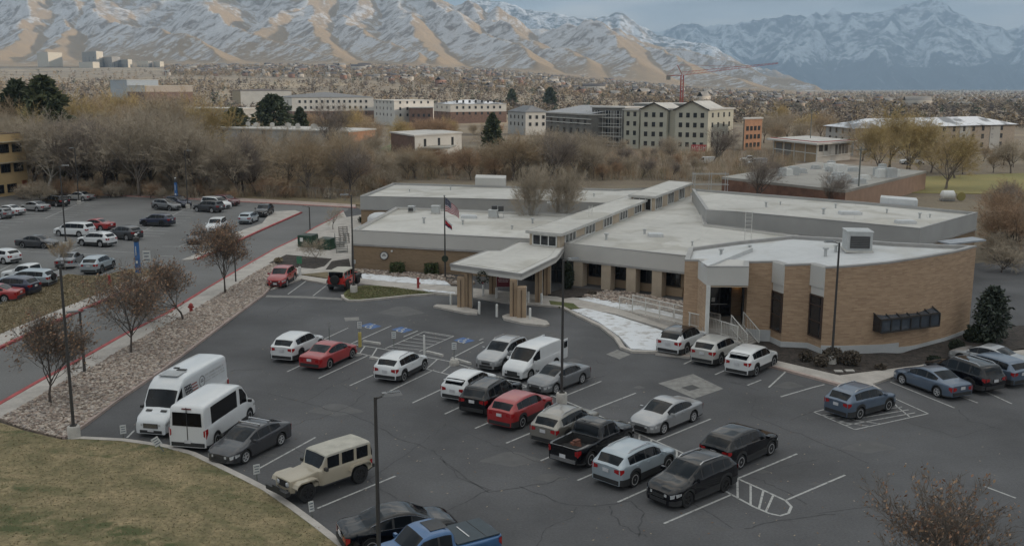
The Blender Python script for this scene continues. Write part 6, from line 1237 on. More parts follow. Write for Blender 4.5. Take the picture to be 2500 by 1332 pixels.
bld('apartment_house', 'white apartment house with a long grey hipped roof and brick base', (690, 545), (722, 505), (918, 520), 237, [wall_w, wall_w], roof_g, rows=r4[2:] + [5.2], ncol=(2, 13), hip=2.6, base=(wall_br, 6.4), win=(1.1, 1.4)); bld('apartment_house', 'flat roofed white apartment block left of the brick fronted one', (918, 510), (967, 478), (1062, 492), 246, [wall_w, wall_w], roof_w, rows=r4[1:], ncol=(5, 5), win=(1.0, 1.35)); bld('brick_apartments', 'apartment block with a brown brick front right of the white blocks', (1000, 500), (1003, 474), (1060, 476), 262, [wall_br, wall_br], roof_w, rows=[2.2, 5.2], ncol=(0, 4)); bld('apartment_house', 'white apartment block with snow dusted roof behind the green spruce', (1062, 530), (1102, 508), (1236, 520), 253, [wall_w, wall_w], roof_s, rows=r4[1:], ncol=(3, 8), hip=2.0, base=(wall_br, 6.0), win=(1.1, 1.4))
bld('apartment_house', 'grey apartment house with a gabled front beside the unfinished block', (1240, 400), (1282, 384), (1336, 388), 272, [wall_g, wall_w], roof_g, rows=[4.2, 6.9], ncol=(4, 3), hip=2.4)
# unfinished apartment complex
UC = thing('unfinished_apartments', 'large unfinished apartment block with sage gables, dark sheathing and scaffolding', 'building'); BLOCK.append([tuple(V2(atd(x, 0, d))) for x, d in ((1330, 335), (1452, 300), (1800, 280), (1815, 345), (1400, 360))])
def ublock(A, B, dep, ytop, mat, rows, ncol, gable=0, roofm=None, win=(1.05, 1.35), z0=-1):
    a, b = V2(atd(A[0], 0, A[1])), V2(atd(B[0], 0, B[1])); d = (b - a).normalized(); n = Vector((-d.y, d.x)); n = n if n.y > 0 else -n; H = CAMH - (A[1] + B[1]) / 2 * (ytop - HOR) / FPX; c, e = b + n * dep, a + n * dep
    m = MB(); m.prism([a, b, c, e], z0, H, top=False)
    if gable: mid_ = (a + b) / 2; mid2 = (c + e) / 2; m.add([(*a, H), (*b, H), (*mid_, H + gable)], [(0, 1, 2)])
    m.build('wall', mat, UC); m = MB()
    if gable:
        o = d * .5; f = n * -.4; m.add([(*(a - o + f), H - .2), (*(mid_ + f), H + gable), (*(mid2), H + gable), (*(e - o), H - .2), (*(b + o + f), H - .2), (*(c + o), H - .2)], [(0, 1, 2, 3), (1, 4, 5, 2)]); m.build('roof', roofm or roof_w, UC)
        m = MB(); m.tube((*(a - o + f), H - .2), (*(mid_ + f), H + gable), .22, n=4); m.tube((*(mid_ + f), H + gable), (*(b + o + f), H - .2), .22, n=4); m.build('bargeboard', frame_d, UC)
    else: m.prism(inset([a, b, c, e], -.4), H, H + .4, bottom=True); m.build('roof', roofm or roof_w, UC)
    if ncol: face_windows(UC, a, b, rows, ncol, *win)
    return a, b, n, H
ur = [1.9, 4.7, 7.5, 10.3]
a, b, n, H = ublock((1335, 336), (1450, 306), 16, 277, wall_dk, ur[:3], 6, win=(1.6, 1.7)); m = MB()
for z in (H - 1.2, H - 2.6): m.tube((*(a - n * .3), z), (*(b - n * .3), z), .16, n=4)
m.build('fascia_board', wtrim, UC); m = MB(); m.quad((*(a - n * .5), H + .4), (*(b - n * .5), H + .4), (*(b + n * 14), H + 2.6), (*(a + n * 14), H + 2.6)); m.build('roof', M('roof_felt', (.30, .305, .32), .85), UC)
a, b, n, H = ublock((1450, 312), (1532, 303), 10, 262, wall_dk, ur, 3, win=(1.6, 1.7)); m = MB()
for k in range(7):
    p = a.lerp(b, k / 6) - n * 1.4
    for q in (p, p - n * 1.2): m.tube((*q, -1), (*q, H - .8), .07, n=4)
for z in ur: 
    for o_ in (1.4, 2.6): m.tube((*(a - n * o_), z - 1.2), (*(b - n * o_), z - 1.2), .07, n=4); m.tube((*(a - n * o_), z - .2), (*(b - n * o_), z - .2), .05, n=4)
    m.box(((a.x + b.x) / 2 - n.x * 2, (a.y + b.y) / 2 - n.y * 2, z - 1.25), ((b - a).length, 1.1, .06), math.atan2((b - a).y, (b - a).x))
m.build('scaffolding', wtrim, UC)
ublock((1530, 302), (1568, 298), 10, 268, wall_gg, ur, 2); ublock((1568, 306), (1600, 302), 10, 268, wall_dk, ur, 1); ublock((1572, 294), (1637, 290), 14, 265, wall_gg, ur, 3, gable=1.8); ublock((1637, 302), (1662, 298), 10, 270, wall_dk, ur, 1); ublock((1658, 289), (1740, 284), 16, 266, wall_gg, ur, 4, gable=2.4); ublock((1740, 284.5), (1803, 300), 12, 266, wall_gg, ur, 4); ublock((1555, 320), (1700, 312), 14, 254, wall_g, [], 0)
bld('brick_tower', 'orange brick apartment block right of the unfinished complex', (1806, 292), (1809, 288), (1851, 294), 289, [wall_dk, wall_or], roof_w, rows=[1.6, 4.0, 6.4], ncol=(0, 4), win=(1.2, 1.3))
# red banner with pale letter-like marks
t = thing('banner', 'red banner with large pale letters on a fence at the building site', 'banner', atd(1706, 362, 272)); m = MB(); m.box((0, 0, 0), (4.2, .1, 1.9)); m.build('panel', M('banner_red', (.42, .05, .06), .7), t); m = MB()
for k, x in enumerate((-1.5, -.5, .5, 1.5)):
    m.box((x - .28, -.07, 0), (.14, .03, 1.2)); m.box((x + .28, -.07, 0), (.14, .03, 1.2)); m.box((x, -.07, (0, .53, -.53, .1)[k]), (.5, .03, .16))
m.build('lettering', white_p, t); m = MB()
for s_ in (-2, 2): m.tube((s_, .1, -2.2), (s_, .1, .9), .08, n=5)
m.build('posts', post_m, t)
# white framed shell under construction
t, a, b, c, e, H = bld('shell_building', 'white framed building shell with open bays and timber walls', (1880, 262), (1985, 240), (2068, 252), 349, [M('plywood', (.33, .25, .16), .9, var=.15), wall_w], roof_w, over=1.6)
m = MB()
for k in range(5): p = a.lerp(b, k / 4); q = (p - Vector((0, .5))); m.tube((*q, 0), (*q, H), .16, n=4)
m.tube((*(a - Vector((0, .5))), H * .5), (*(b - Vector((0, .5))), H * .5), .14, n=4)
for k in range(6): p = b.lerp(c, k / 5); q = (p - Vector((0, .4))); m.tube((*q, H * .35), (*q, H), .10, n=4)
m.tube((*(b - Vector((0, .4))), H * .36), (*(c - Vector((0, .4))), H * .36), .10, n=4); m.build('frame', white_p, t)
face_windows(t, a.lerp(b, .02), a.lerp(b, .50), [2.2], 2, 3.2, 3.6, lab='bay_opening', mat=wall_dk); face_windows(t, b.lerp(c, .04), b.lerp(c, .34), [3.6], 2, 1.8, 1.6); face_windows(t, b.lerp(c, .5), b.lerp(c, .95), [2.9], 4, 1.3, 2.4, lab='bay_opening', mat=wall_dk); m = MB(); m.kerb([a - Vector((1, 1)), b - Vector((0, 1.4)), c + Vector((1, -1))], .1, H + .5, H + .7); m.build('roof_edge', M('red_edge', (.35, .08, .07), .7), t)
# low brick hall with many rooftop units
t, a, b, c, e, H = bld('brick_hall', 'long low brick hall with a pale flat roof full of units behind the clinic', (1760, 166), (2062, 144), (2255, 178), 466, [M('brick_shaded', (.16, .085, .06), .9, var=.25, scale=.7), M('brick_sunlit', (.33, .215, .155), .9, var=.1, scale=.7)], M('roof_gravel', (.31, .295, .27), .9, var=.15, scale=.15), over=.05)  # front wall darker, right wall lighter: sun and shade put into the brick colours
g0 = np.random.default_rng(3)
for k in range(22):
    u, v = g0.uniform(.25, .97), g0.uniform(.08, .9); p = a.lerp(b, u) + (e - a) * v; w = g0.uniform(.9, 2.4); hh = g0.uniform(.5, 1.5); m = MB(); m.box((0, 0, hh / 2), (w, w * .7, hh), .3); m.box((0, 0, hh + .06), (w * .8, w * .5, .12), .3); m.box((0, 0, .06), (w * 1.15, w * .85, .12), .3); tag(m.build('rooftop_unit', hv if k % 3 else white_p, loc=(*p, H + .35)), 'pale rooftop unit on the flat roof of the low brick hall', 'rooftop unit', 'rooftop units of the brick hall')
t, a, b, c, e, H = bld('apartment_row', 'long grey three storey apartment row with snow patches on its roof', (2005, 288), (2075, 268), (2460, 300), 311, [wall_g, M('render_tan', (.30, .255, .21), .9)], roof_s, rows=[1.5, 4.0, 6.3], ncol=(4, 14), hip=2.2, over=.8)
for k in range(5): face_windows(t, b.lerp(c, .03 + .2 * k), b.lerp(c, .10 + .2 * k), [3.6], 1, 4.6, 7.4, lab='grey_bay', mat=wall_g)
for k in range(5): pass
bld('flat_office', 'flat roofed white office with dark piers among the bare trees at left', (330, 345), (590, 320), (640, 335), 266, [wall_g, wall_g], roof_w, rows=[3, 7], ncol=(9, 2), win=(1.8, 4)); bld('campus_hall', 'pale blue grey hall with a flat roof in front of the foothills at left', (290, 720), (330, 690), (405, 700), 196, [M('panel_blue', (.36, .40, .44), .8), M('panel_blue', (.36, .40, .44), .8)], roof_w, z0=10); bld('campus_hall', 'long tan hall with a brown band right of the pale blue grey hall', (330, 690), (372, 650), (486, 670), 210, [wall_w, M('render_sand', (.36, .32, .28), .9)], roof_w, z0=8, base=(wall_br, 15.5)); bld('campus_hall', 'low tan hall with a dark roof above the round dark pine', (580, 680), (600, 650), (722, 660), 221, [M('tan_wall', (.33, .28, .2), .9), wall_w], M('roof_brown', (.10, .08, .08), .9), z0=6, hip=1.0)
def tower_blk(label, A, B, Cc, ytop, mats, z0, fl, nc): bld('apartment_tower', label, A, B, Cc, ytop, mats, roof_w, z0=z0, rows=[z0 + 3 + 3.4 * k for k in range(fl)], ncol=nc, win=(3.4, 1.6), over=.2)
cream = M('cream_panel', (.46, .43, .37), .9); greyb = M('concrete_block', (.24, .235, .225), .9)
tower_blk('pale cream apartment tower at the foot of the hills at far left', (121, 2330), (147, 2280), (181, 2330), 131, [cream, cream], 66, 0, (0, 0)); tower_blk('tallest grey slab block on the foothill ledge', (228, 2340), (262, 2290), (278, 2330), 129, [greyb, cream], 63, 7, (3, 1)); tower_blk('grey stepped block right of the tallest slab', (276, 2330), (298, 2280), (318, 2320), 142, [greyb, greyb], 61, 4, (3, 2)); tower_blk('lower grey block with pale ends on the foothill ledge', (316, 2320), (336, 2280), (346, 2310), 148, [greyb, cream], 60, 3, (3, 1)); tower_blk('tan low block left on the foothill ledge beyond a gap', (356, 2340), (384, 2300), (394, 2330), 152, [cream, greyb], 60, 3, (3, 1)); tower_blk('last tan block on the right of the foothill ledge', (396, 2340), (412, 2300), (421, 2330), 153, [cream, cream], 60, 2, (2, 1)); tower_blk('pale low wing below the tallest grey slab', (219, 2250), (252, 2220), (268, 2240), 154, [cream, cream], 60, 0, (0, 0))
# red tower crane
t = thing('tower_crane', 'red tower crane with a long raised jib behind the unfinished apartments', 'crane', atd(1672, 0, 420) * 1.0); t.location.z = 0; cr_m = M('crane_red', (.36, .07, .06), .6); zt_ = CAMH + 30 / FPX * 420; m = MB(); w = .55
for sx in (-w, w):
    for sy in (-w, w): m.tube((sx, sy, -.5), (sx, sy, zt_), .15, n=4)
for k in range(16):
    z = k * zt_ / 16; zz = z + zt_ / 16; m.tube((-w, -w, z), (w, -w, zz), .09, n=4); m.tube((w, -w, z), (-w, -w, zz), .06, n=4)
m.build('mast', cr_m, t); m = MB(); tip = (228 / FPX * 420, 0, zt_ + 27 / FPX * 420)
for o in ((0, .6, 0), (0, -.6, 0), (0, 0, 1.3)): m.tube((0 + o[0], o[1], zt_ + o[2]), (tip[0], o[1] * .3, tip[2] + o[2] * .3), .10, n=4)
for k in range(26):
    f = k / 26; p = Vector((0, 0, zt_)).lerp(Vector(tip), f); q = Vector((0, 0, zt_)).lerp(Vector(tip), f + 1 / 26); m.tube(p + Vector((0, -.6 * (1 - .7 * f), 0)), q + Vector((0, 0, 1.3 * (1 - .7 * f))), .06, n=3)
m.build('jib', cr_m, t); m = MB(); m.tube((0, 0, zt_), (-2.2, 0, zt_ + 4.2), .16, n=4); m.tube((0, 0, zt_), (-6.5, 0, zt_ - .2), .22, n=4); m.tube((-2.2, 0, zt_ + 4.2), (-6.5, 0, zt_), .05, n=3); m.tube((-2.2, 0, zt_ + 4.2), (tip[0] * .6, 0, zt_ + (tip[2] - zt_) * .6 + .8), .05, n=3); m.build('counter_jib', cr_m, t); m = MB(); m.box((-5.8, 0, zt_ - 1), (1.6, 1.2, 1.8)); m.build('counterweight', greyb, t)
# ground patches beyond the clinic
def patch(name, pts, mat, z=.03): m = MB(); m.prism(px(pts, z), -.05, z); return struct(m.build(name, mat))
patch('field', [(2215, 432), (2560, 420), (2600, 475), (2190, 470)], M('field_grass', (.27, .225, .085), 1, col2=(.20, .185, .07), scale=.06, detail=6)); patch('building_site', [(1440, 372), (1900, 366), (2230, 400), (2260, 432), (1880, 420), (1440, 408)], M('site_dirt', (.25, .20, .155), 1, var=.25, scale=.08, detail=6), .05); patch('green', [(905, 372), (960, 350), (960, 372), (930, 380)], M('green_lawn', (.12, .14, .06), 1), .02); patch('yard', [(700, 400), (1000, 385), (1100, 415), (900, 438), (720, 432)], M('yard_grass', (.14, .125, .075), 1, var=.3, scale=.1), .02)
BLOCK.append([tuple(p[:2]) for p in px([(2215, 432), (2560, 420), (2600, 475), (2190, 470)])]); BLOCK.append(clin)
# poles and vehicles of the building site
for k, (x, d, yt, yb_) in enumerate(((1998, 262, 262, 350), (2127, 150, 355, 495))):
    p = atd(x, 0, d); p.z = 0; m = MB(); m.tube((0, 0, 0), (0, 0, CAMH - d * (yt - HOR) / FPX), .14, .09, 6); m.box((0, 0, CAMH - d * (yt - HOR) / FPX - .4), (1.6, .12, .12)); tag(m.build('utility_pole', post_m, loc=p), ('thin utility pole left of the grey apartment row', 'tall thin pole rising behind the right rear roof')[k], 'utility pole')
def far_car(x, y, col, label, kind='suv', dx=8): C(kind, col, x - dx, y, x + dx, y, label, small=True)
far_car(741, 418, P_white, 'white camper van among bare trees behind the fence', 'transit', 9); far_car(590, 372, P_white, 'white car glimpsed between bare trees left of the low block'); far_car(606, 400, P_silver, 'silver car glimpsed between the bare trees'); far_car(2228, 402, P_white, 'white truck parked beside the building site', 'pickup', 12); far_car(1832, 398, P_white, 'white pickup on the dirt below the brick tower', 'pickup', 10); far_car(1848, 406, P_silver, 'silver van on the dirt below the brick tower', 'cityvan', 9); far_car(1722, 402, P_white, 'white van below the red banner', 'cityvan', 9); far_car(875, 395, P_white, 'white pickup behind the bare trees near the orange brick end', 'pickup', 8)
t = thing('storage_tank', 'round white tank trailer on the ground by the golden willow', 'tank', at(2312, 490)); m = MB(); m.lathe((-1.1, 0, .95), (1, 0, 0), [(0, .3), (.3, .75), (2.0, .75), (2.3, .3)], 16); m.build('tank', white_p, t, True, 40); m = MB(); m.box((0, 0, .2), (2.2, 1.0, .35)); m.build('frame', greyb, t); m = MB(); m.lathe((2.2, -.2, .7), (0, 1, 0), [(0, .7), (.3, .7)], 16); m.build('ring', MC['field_grass'], t)
# ---------------------------------------------------------------- tree belt
zones = [(1930, 2260, 127, 138, 432, 474, 8, (0, 4, 2, 3)), (1700, 1960, 150, 158, 372, 425, 9, (0, 4, 2)), (880, 1215, 152, 168, 385, 425, 16, (3, 2, 3)), (1215, 1700, 150, 168, 360, 420, 18, (0, 3, 0, 2)), (-80, 480, 164, 190, 268, 345, 34, (0, 1, 0, 4, 6)), (-80, 500, 190, 240, 225, 290, 22, (0, 2, 5, 1, 2)), (480, 880, 164, 200, 305, 372, 30, (0, 6, 1, 4, 2)), (-60, 480, 240, 330, 218, 262, 16, (5, 2, 5)), (480, 900, 205, 262, 330, 390, 16, (0, 3, 2)), (880, 1210, 166, 215, 352, 398, 22, (3, 2, 0, 3)), (1190, 1470, 168, 215, 312, 352, 24, (0, 0, 2, 1)), (1460, 1700, 166, 230, 375, 420, 16, (3, 0, 4)), (900, 1250, 290, 420, 282, 312, 22, (5, 3, 2, 5)), (640, 900, 300, 430, 262, 300, 14, (5, 2, 3)), (1480, 1760, 225, 262, 330, 385, 8, (0, 4)), (1860, 2000, 152, 166, 395, 430, 5, (4, 0)), (1855, 2010, 300, 420, 255, 300, 12, (0, 2, 5)), (2100, 2240, 205, 255, 268, 330, 4, (5, 5, 2)), (2240, 2480, 205, 270, 325, 375, 10, (5, 2, 0)), (2385, 2520, 104, 150, 430, 520, 14, (0, 4, 3)), (2400, 2540, 180, 240, 330, 380, 5, (0, 2))]
for s0, s1, d0, d1, y0, y1, n, kinds in zones:
    k = 0; tries = 0
    while k < n and tries < n * 30:
        tries += 1; s_ = rg.uniform(s0, s1); d = rg.uniform(d0, d1); x = (s_ - CX) / FPX * d * 1.0; 
        if not free(x, d, 3.0): continue
        h = max(3.5, CAMH - d * (rg.uniform(y0, y1) - HOR) / FPX); kd = kinds[rg.integers(0, len(kinds))]; placed.append((x, d)); plant(kd, x, d, h); k += 1
for s0, s1, d0, d1, n in ((-40, 880, 160, 170, 42), (880, 1800, 150, 185, 60), (700, 1000, 190, 230, 12), (2380, 2500, 96, 130, 8)):
    k = 0; tries = 0
    while k < n and tries < 600:
        tries += 1; s_ = rg.uniform(s0, s1); d = rg.uniform(d0, d1); x = (s_ - CX) / FPX * d
        if not free(x, d, 1.5): continue
        placed.append((x, d)); plant(7 + (rg.random() < .6), x, d, rg.uniform(1.6, 3.6)); k += 1
rb = np.random.default_rng(77); nb_ = 5200; s_ = rb.uniform(-60, 1950, nb_); d_ = 150 + 125 * rb.random(nb_) ** 1.4; x_ = (s_ - CX) / FPX * d_; ok = np.ones(nb_, bool)
for q in BLOCK: ok &= ~inpoly(x_, d_, q)
lotp = [tuple(p) for p in lot]; ok &= ~inpoly(x_, d_, lotp); ok &= ~((s_ < 880) & (d_ < 162)); x_, d_, s_ = x_[ok], d_[ok], s_[ok]; nb_ = len(x_); kk = 26; hb_ = np.where(s_ < 880, rb.uniform(1.0, 3.2, nb_), rb.uniform(1.0, 4.2, nb_)); a_ = rb.random((nb_, kk)) * 6.28; l_ = hb_[:, None] * rb.uniform(.4, 1, (nb_, kk)); lean = rb.uniform(.1, .7, (nb_, kk)); b0_ = rb.normal(size=(nb_, kk, 2)) * .5
base_ = np.stack([x_[:, None] + b0_[..., 0], d_[:, None] + b0_[..., 1], np.full((nb_, kk), -.05)], -1); tip_ = base_ + np.stack([np.cos(a_) * lean * l_, np.sin(a_) * lean * l_, l_], -1); mid_ = base_ + (tip_ - base_) * .5 + rb.normal(size=(nb_, kk, 3)) * .25; wv_ = np.stack([-np.sin(a_), np.cos(a_), a_ * 0], -1) * .022
q_ = np.stack([base_ - wv_, base_ + wv_, tip_, mid_ + wv_, mid_ - wv_, mid_ + (tip_ - base_)[..., [1, 0, 2]] * .45], 2).reshape(-1, 3); tag(mesh_obj('undergrowth', q_, np.arange(len(q_)).reshape(-1, 3), [tw_grey, tw_tan, tw_rust, M('twig_olive', (.20, .17, .10), .95)], mi=np.repeat(rb.choice(4, nb_, p=[.4, .3, .15, .15]), kk * 2)), kind='stuff')
for kd, s_, d, yt in ((5, 2168, 225, 268), (5, 2310, 178, 322), (2, 2330, 200, 335), (4, 2020, 146, 415), (4, 790, 258, 245), (4, 1740, 235, 305), (0, 1640, 230, 330), (4, 290, 170, 290), (4, 590, 172, 318), (4, 1340, 185, 318), (3, 1090, 300, 285), (5, 870, 350, 268), (6, 940, 235, 310), (4, 1845, 150, 370)):
    x = (s_ - CX) / FPX * d; plant(kd, x, d, CAMH - d * (yt - HOR) / FPX)
for k, (h, pr) in enumerate(protos):
    if k not in used: plant(k, *((-20, 170), (10, 230))[k % 2], h * .8)
# ---------------------------------------------------------------- far woods, suburbs, mountains, haze
def vnoise(x, y, seed=0):
    xi, yi = np.floor(x).astype(int), np.floor(y).astype(int); xf, yf = x - xi, y - yi
    def h(a, b): n = (a * 374761393 + b * 668265263 + seed * 974634777) & 0x7fffffff; n = ((n ^ (n >> 13)) * 1274126177) & 0x7fffffff; return ((n ^ (n >> 16)) & 0xffff) / 65535.0
    u, v = xf * xf * (3 - 2 * xf), yf * yf * (3 - 2 * yf); return (h(xi, yi) * (1 - u) + h(xi + 1, yi) * u) * (1 - v) + (h(xi, yi + 1) * (1 - u) + h(xi + 1, yi + 1) * u) * v
def fbm(x, y, o=5, seed=0, ridged=False, g=.5):
    a, s, t = 1.0, 0, 0
    for k in range(o):
        n = vnoise(x, y, seed + k); n = 1 - abs(2 * n - 1) if ridged else n
        s = s + a * n; t += a; a *= g; x, y = x * 2.03 + 17.3, y * 2.03 + 5.1
    return s / t
def sheet(name, S, D, Z, mat):
    X = (S - CX) / FPX * D; ny, nx = X.shape; v = np.stack([X, D, Z], -1).reshape(-1, 3); i = np.arange(ny * nx).reshape(ny, nx); f = np.stack([i[:-1, :-1], i[:-1, 1:], i[1:, 1:], i[1:, :-1]], -1).reshape(-1, 4); o = mesh_obj(name, v, f, mat, smooth=True); return struct(o)
def mountain_mat(name, snow, grass, scrub, bias=.0, gain=1.3, sc_=.004, forest=0.0, xdir=1.0, lowgrass=.75, lowforest=0.0):
    m = bpy.data.materials.new(name); m.use_nodes = True; N = m.node_tree.nodes; K = m.node_tree.links.new; p = N['Principled BSDF']; p.inputs['Roughness'].default_value = .95; p.inputs['Specular IOR Level'].default_value = .1
    t = N.new('ShaderNodeTexCoord'); g = N.new('ShaderNodeNewGeometry'); sp = N.new('ShaderNodeSeparateXYZ'); K(g.outputs['Normal'], sp.inputs[0]); pos = N.new('ShaderNodeSeparateXYZ'); K(g.outputs['Position'], pos.inputs[0])
    def noise(s, det, dist=0):
        n = N.new('ShaderNodeTexNoise'); n.inputs['Scale'].default_value = s; n.inputs['Detail'].default_value = det; n.inputs['Roughness'].default_value = .62; n.inputs['Distortion'].default_value = dist; K(t.outputs['Object'], n.inputs['Vector']); return n.outputs['Fac']
    def math_(op, a, b):
        q = N.new('ShaderNodeMath'); q.operation = op
        for i, w in enumerate((a, b)):
            if isinstance(w, (int, float)): q.inputs[i].default_value = w
            else: K(w, q.inputs[i])
        return q.outputs[0]
    def mix(f, a, b):
        q = N.new('ShaderNodeMix'); q.data_type = 'RGBA'; K(f, q.inputs[0])
        for i, w in ((6, a), (7, b)):
            if isinstance(w, tuple): q.inputs[i].default_value = (*w, 1)
            else: K(w, q.inputs[i])
        return q.outputs[2]
    def step(v, lo, hi):
        q = N.new('ShaderNodeMapRange'); q.interpolation_type = 'SMOOTHSTEP'; q.inputs['From Min'].default_value = lo; q.inputs['From Max'].default_value = hi; K(v, q.inputs[0]); return q.outputs[0]
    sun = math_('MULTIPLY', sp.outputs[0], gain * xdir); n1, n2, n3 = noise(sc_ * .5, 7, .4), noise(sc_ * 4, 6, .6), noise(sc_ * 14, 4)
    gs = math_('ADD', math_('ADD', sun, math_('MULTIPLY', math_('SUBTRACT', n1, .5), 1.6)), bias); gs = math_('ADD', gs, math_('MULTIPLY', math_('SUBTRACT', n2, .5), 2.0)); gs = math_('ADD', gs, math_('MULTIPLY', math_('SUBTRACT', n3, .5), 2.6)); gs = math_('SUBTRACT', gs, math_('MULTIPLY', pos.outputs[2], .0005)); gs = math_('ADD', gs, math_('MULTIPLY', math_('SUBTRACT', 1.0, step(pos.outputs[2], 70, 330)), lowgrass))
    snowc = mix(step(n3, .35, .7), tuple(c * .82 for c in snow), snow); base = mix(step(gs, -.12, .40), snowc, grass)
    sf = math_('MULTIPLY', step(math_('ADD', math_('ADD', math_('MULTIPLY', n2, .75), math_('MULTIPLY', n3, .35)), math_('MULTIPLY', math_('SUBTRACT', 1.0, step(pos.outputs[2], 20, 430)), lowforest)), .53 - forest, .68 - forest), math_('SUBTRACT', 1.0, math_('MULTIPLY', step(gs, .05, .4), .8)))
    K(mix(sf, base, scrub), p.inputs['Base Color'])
    return m
def ridges_height(X, Y, crests, slope, warp=0, seed=0):
    wx = X + warp * (fbm(X / 420, Y / 420, 4, seed) - .5); wy = Y + warp * (fbm(X / 420 + 50, Y / 420, 4, seed + 9) - .5); H = np.full(X.shape, -1e4)
    for cr_ in crests:
        sl = slope; pts = cr_
        if isinstance(cr_, tuple): sl, pts = cr_
        P = [(np.array(atd(x, y, d)[:]) if True else 0) for x, y, d in pts]
        for a, b in zip(P[:-1], P[1:]):
            e = b[:2] - a[:2]; t = np.clip(((wx - a[0]) * e[0] + (wy - a[1]) * e[1]) / (e @ e), 0, 1); dx = np.hypot(wx - a[0] - t * e[0], wy - a[1] - t * e[1]); H = np.maximum(H, a[2] + (b[2] - a[2]) * t - sl * dx)
    return H
# near range: crest out of the frame at left, coming down to the right; spurs run out towards the town
main = [(-700, -150, 5200), (-200, -130, 5300), (250, -110, 5300), (700, -90, 5300), (1000, -40, 5200), (1110, 2, 5100), (1200, 34, 5000), (1298, 58, 5000), (1433, 71, 4900), (1538, 95, 4900), (1632, 119, 4900), (1700, 134, 4800), (1744, 150, 4700), (1838, 178, 4500), (1960, 214, 4200)]
spurs = [(.42, [(240, -110, 5200), (235, 10, 4400), (262, 45, 3900), (330, 72, 3500), (395, 125, 3000), (440, 160, 2650)]), (.42, [(300, 62, 3700), (352, 62, 3350), (470, 104, 2950), (545, 152, 2600)]), (.42, [(480, -100, 5300), (505, 5, 4300), (560, 60, 3700), (640, 95, 3250), (720, 125, 2900), (815, 152, 2550)]), (.48, [(60, -120, 5200), (85, 0, 4300), (60, 60, 3700), (0, 120, 3000), (-60, 155, 2600)]), (.48, [(140, -110, 5200), (190, 20, 4300), (150, 85, 3500), (90, 150, 2700)]),
         (.45, [(720, -90, 5300), (760, 0, 4500), (700, 48, 3900), (640, 92, 3450)]), (.42, [(880, -60, 5300), (865, 10, 4500), (850, 62, 3900), (905, 88, 3500), (960, 118, 3100), (1000, 150, 2750)]), (.45, [(790, 5, 4400), (760, 70, 3600), (775, 128, 2950)]), (.42, [(960, -40, 5200), (985, 40, 4300), (1010, 95, 3500), (1050, 150, 2800)]), (.42, [(1010, -30, 5200), (1110, 45, 4300), (1190, 85, 3700), (1260, 128, 3200), (1330, 158, 2850)]), (.42, [(1110, 2, 5100), (1195, 55, 4500), (1290, 92, 3900)]),
         (.36, [(1358, 63, 5000), (1420, 72, 4600), (1470, 82, 4200), (1500, 120, 3600), (1540, 150, 3200)]), (.36, [(1200, 34, 5000), (1240, 80, 4300), (1330, 112, 3700), (1420, 148, 3200)]), (.33, [(1485, 78, 4900), (1560, 108, 4300), (1650, 140, 3800), (1700, 172, 3400)]), (.33, [(1620, 130, 4500), (1640, 136, 4200), (1700, 165, 3700)]), (.25, [(1660, 182, 3300), (1730, 180, 3200), (1790, 200, 3000), (1850, 222, 2800)]), (.5, [(-350, -130, 5200), (-300, 10, 4300), (-330, 90, 3300), (-400, 150, 2600)])]
S, D = np.meshgrid(np.linspace(-650, 2250, 640), 2300 + (6200 - 2300) * np.linspace(0, 1, 250) ** 1.15); X = (S - CX) / FPX * D; base = bench(X, np.minimum(D, 3000))
spurs = [(s_ * 1.35, p_) for s_, p_ in spurs]; H = ridges_height(X, D, [(.6, main)] + spurs, .42, 190, 3); rel = np.clip((H - base) / 260, 0, 1)
rel = np.maximum(rel, 0); er = fbm(X / 640, D / 640, 6, 21, True); er2 = fbm(X / 95, D / 120, 4, 33)
H = H + rel * ((er - .62) * 210 + (er2 - .5) * 42); k_ = 40.0; Z = np.maximum(base, H) + k_ * .25 * np.exp(-np.abs(base - H) / k_) * 1.0 + 2.0 * (fbm(X / 200, D / 200, 3, 5) - .5)
Z = np.where(D > 6100, 0, Z)
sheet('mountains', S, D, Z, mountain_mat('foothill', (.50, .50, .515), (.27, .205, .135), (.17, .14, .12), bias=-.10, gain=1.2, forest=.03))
def HT(x, y):
    """ground height at x, y incl. the lower slopes"""
    return bench(x, np.minimum(y, 3000))
# second ridge and the blue snow-covered range
S, D = np.meshgrid(np.linspace(1150, 2750, 420), np.linspace(6400, 8600, 110)); X = (S - CX) / FPX * D
c2 = [[(1100, -30, 7800), (1350, 22, 7700), (1400, 36, 7600), (1463, 37, 7500), (1538, 56, 7400), (1613, 71, 7300), (1662, 96, 7200), (1760, 135, 7100), (1880, 178, 7000), (2000, 222, 6800)], [(1463, 37, 7500), (1540, 110, 6900), (1600, 170, 6500)], [(1613, 71, 7300), (1700, 140, 6800), (1800, 200, 6500)], [(1380, 36, 7650), (1440, 90, 7000), (1500, 150, 6500)]]
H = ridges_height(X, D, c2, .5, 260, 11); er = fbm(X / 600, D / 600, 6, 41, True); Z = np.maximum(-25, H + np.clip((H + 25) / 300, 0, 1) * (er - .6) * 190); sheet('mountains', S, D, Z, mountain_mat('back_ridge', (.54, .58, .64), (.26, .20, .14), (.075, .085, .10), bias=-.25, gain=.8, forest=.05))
S, D = np.meshgrid(np.linspace(1350, 3150, 560), np.linspace(9200, 13200, 190)); X = (S - CX) / FPX * D
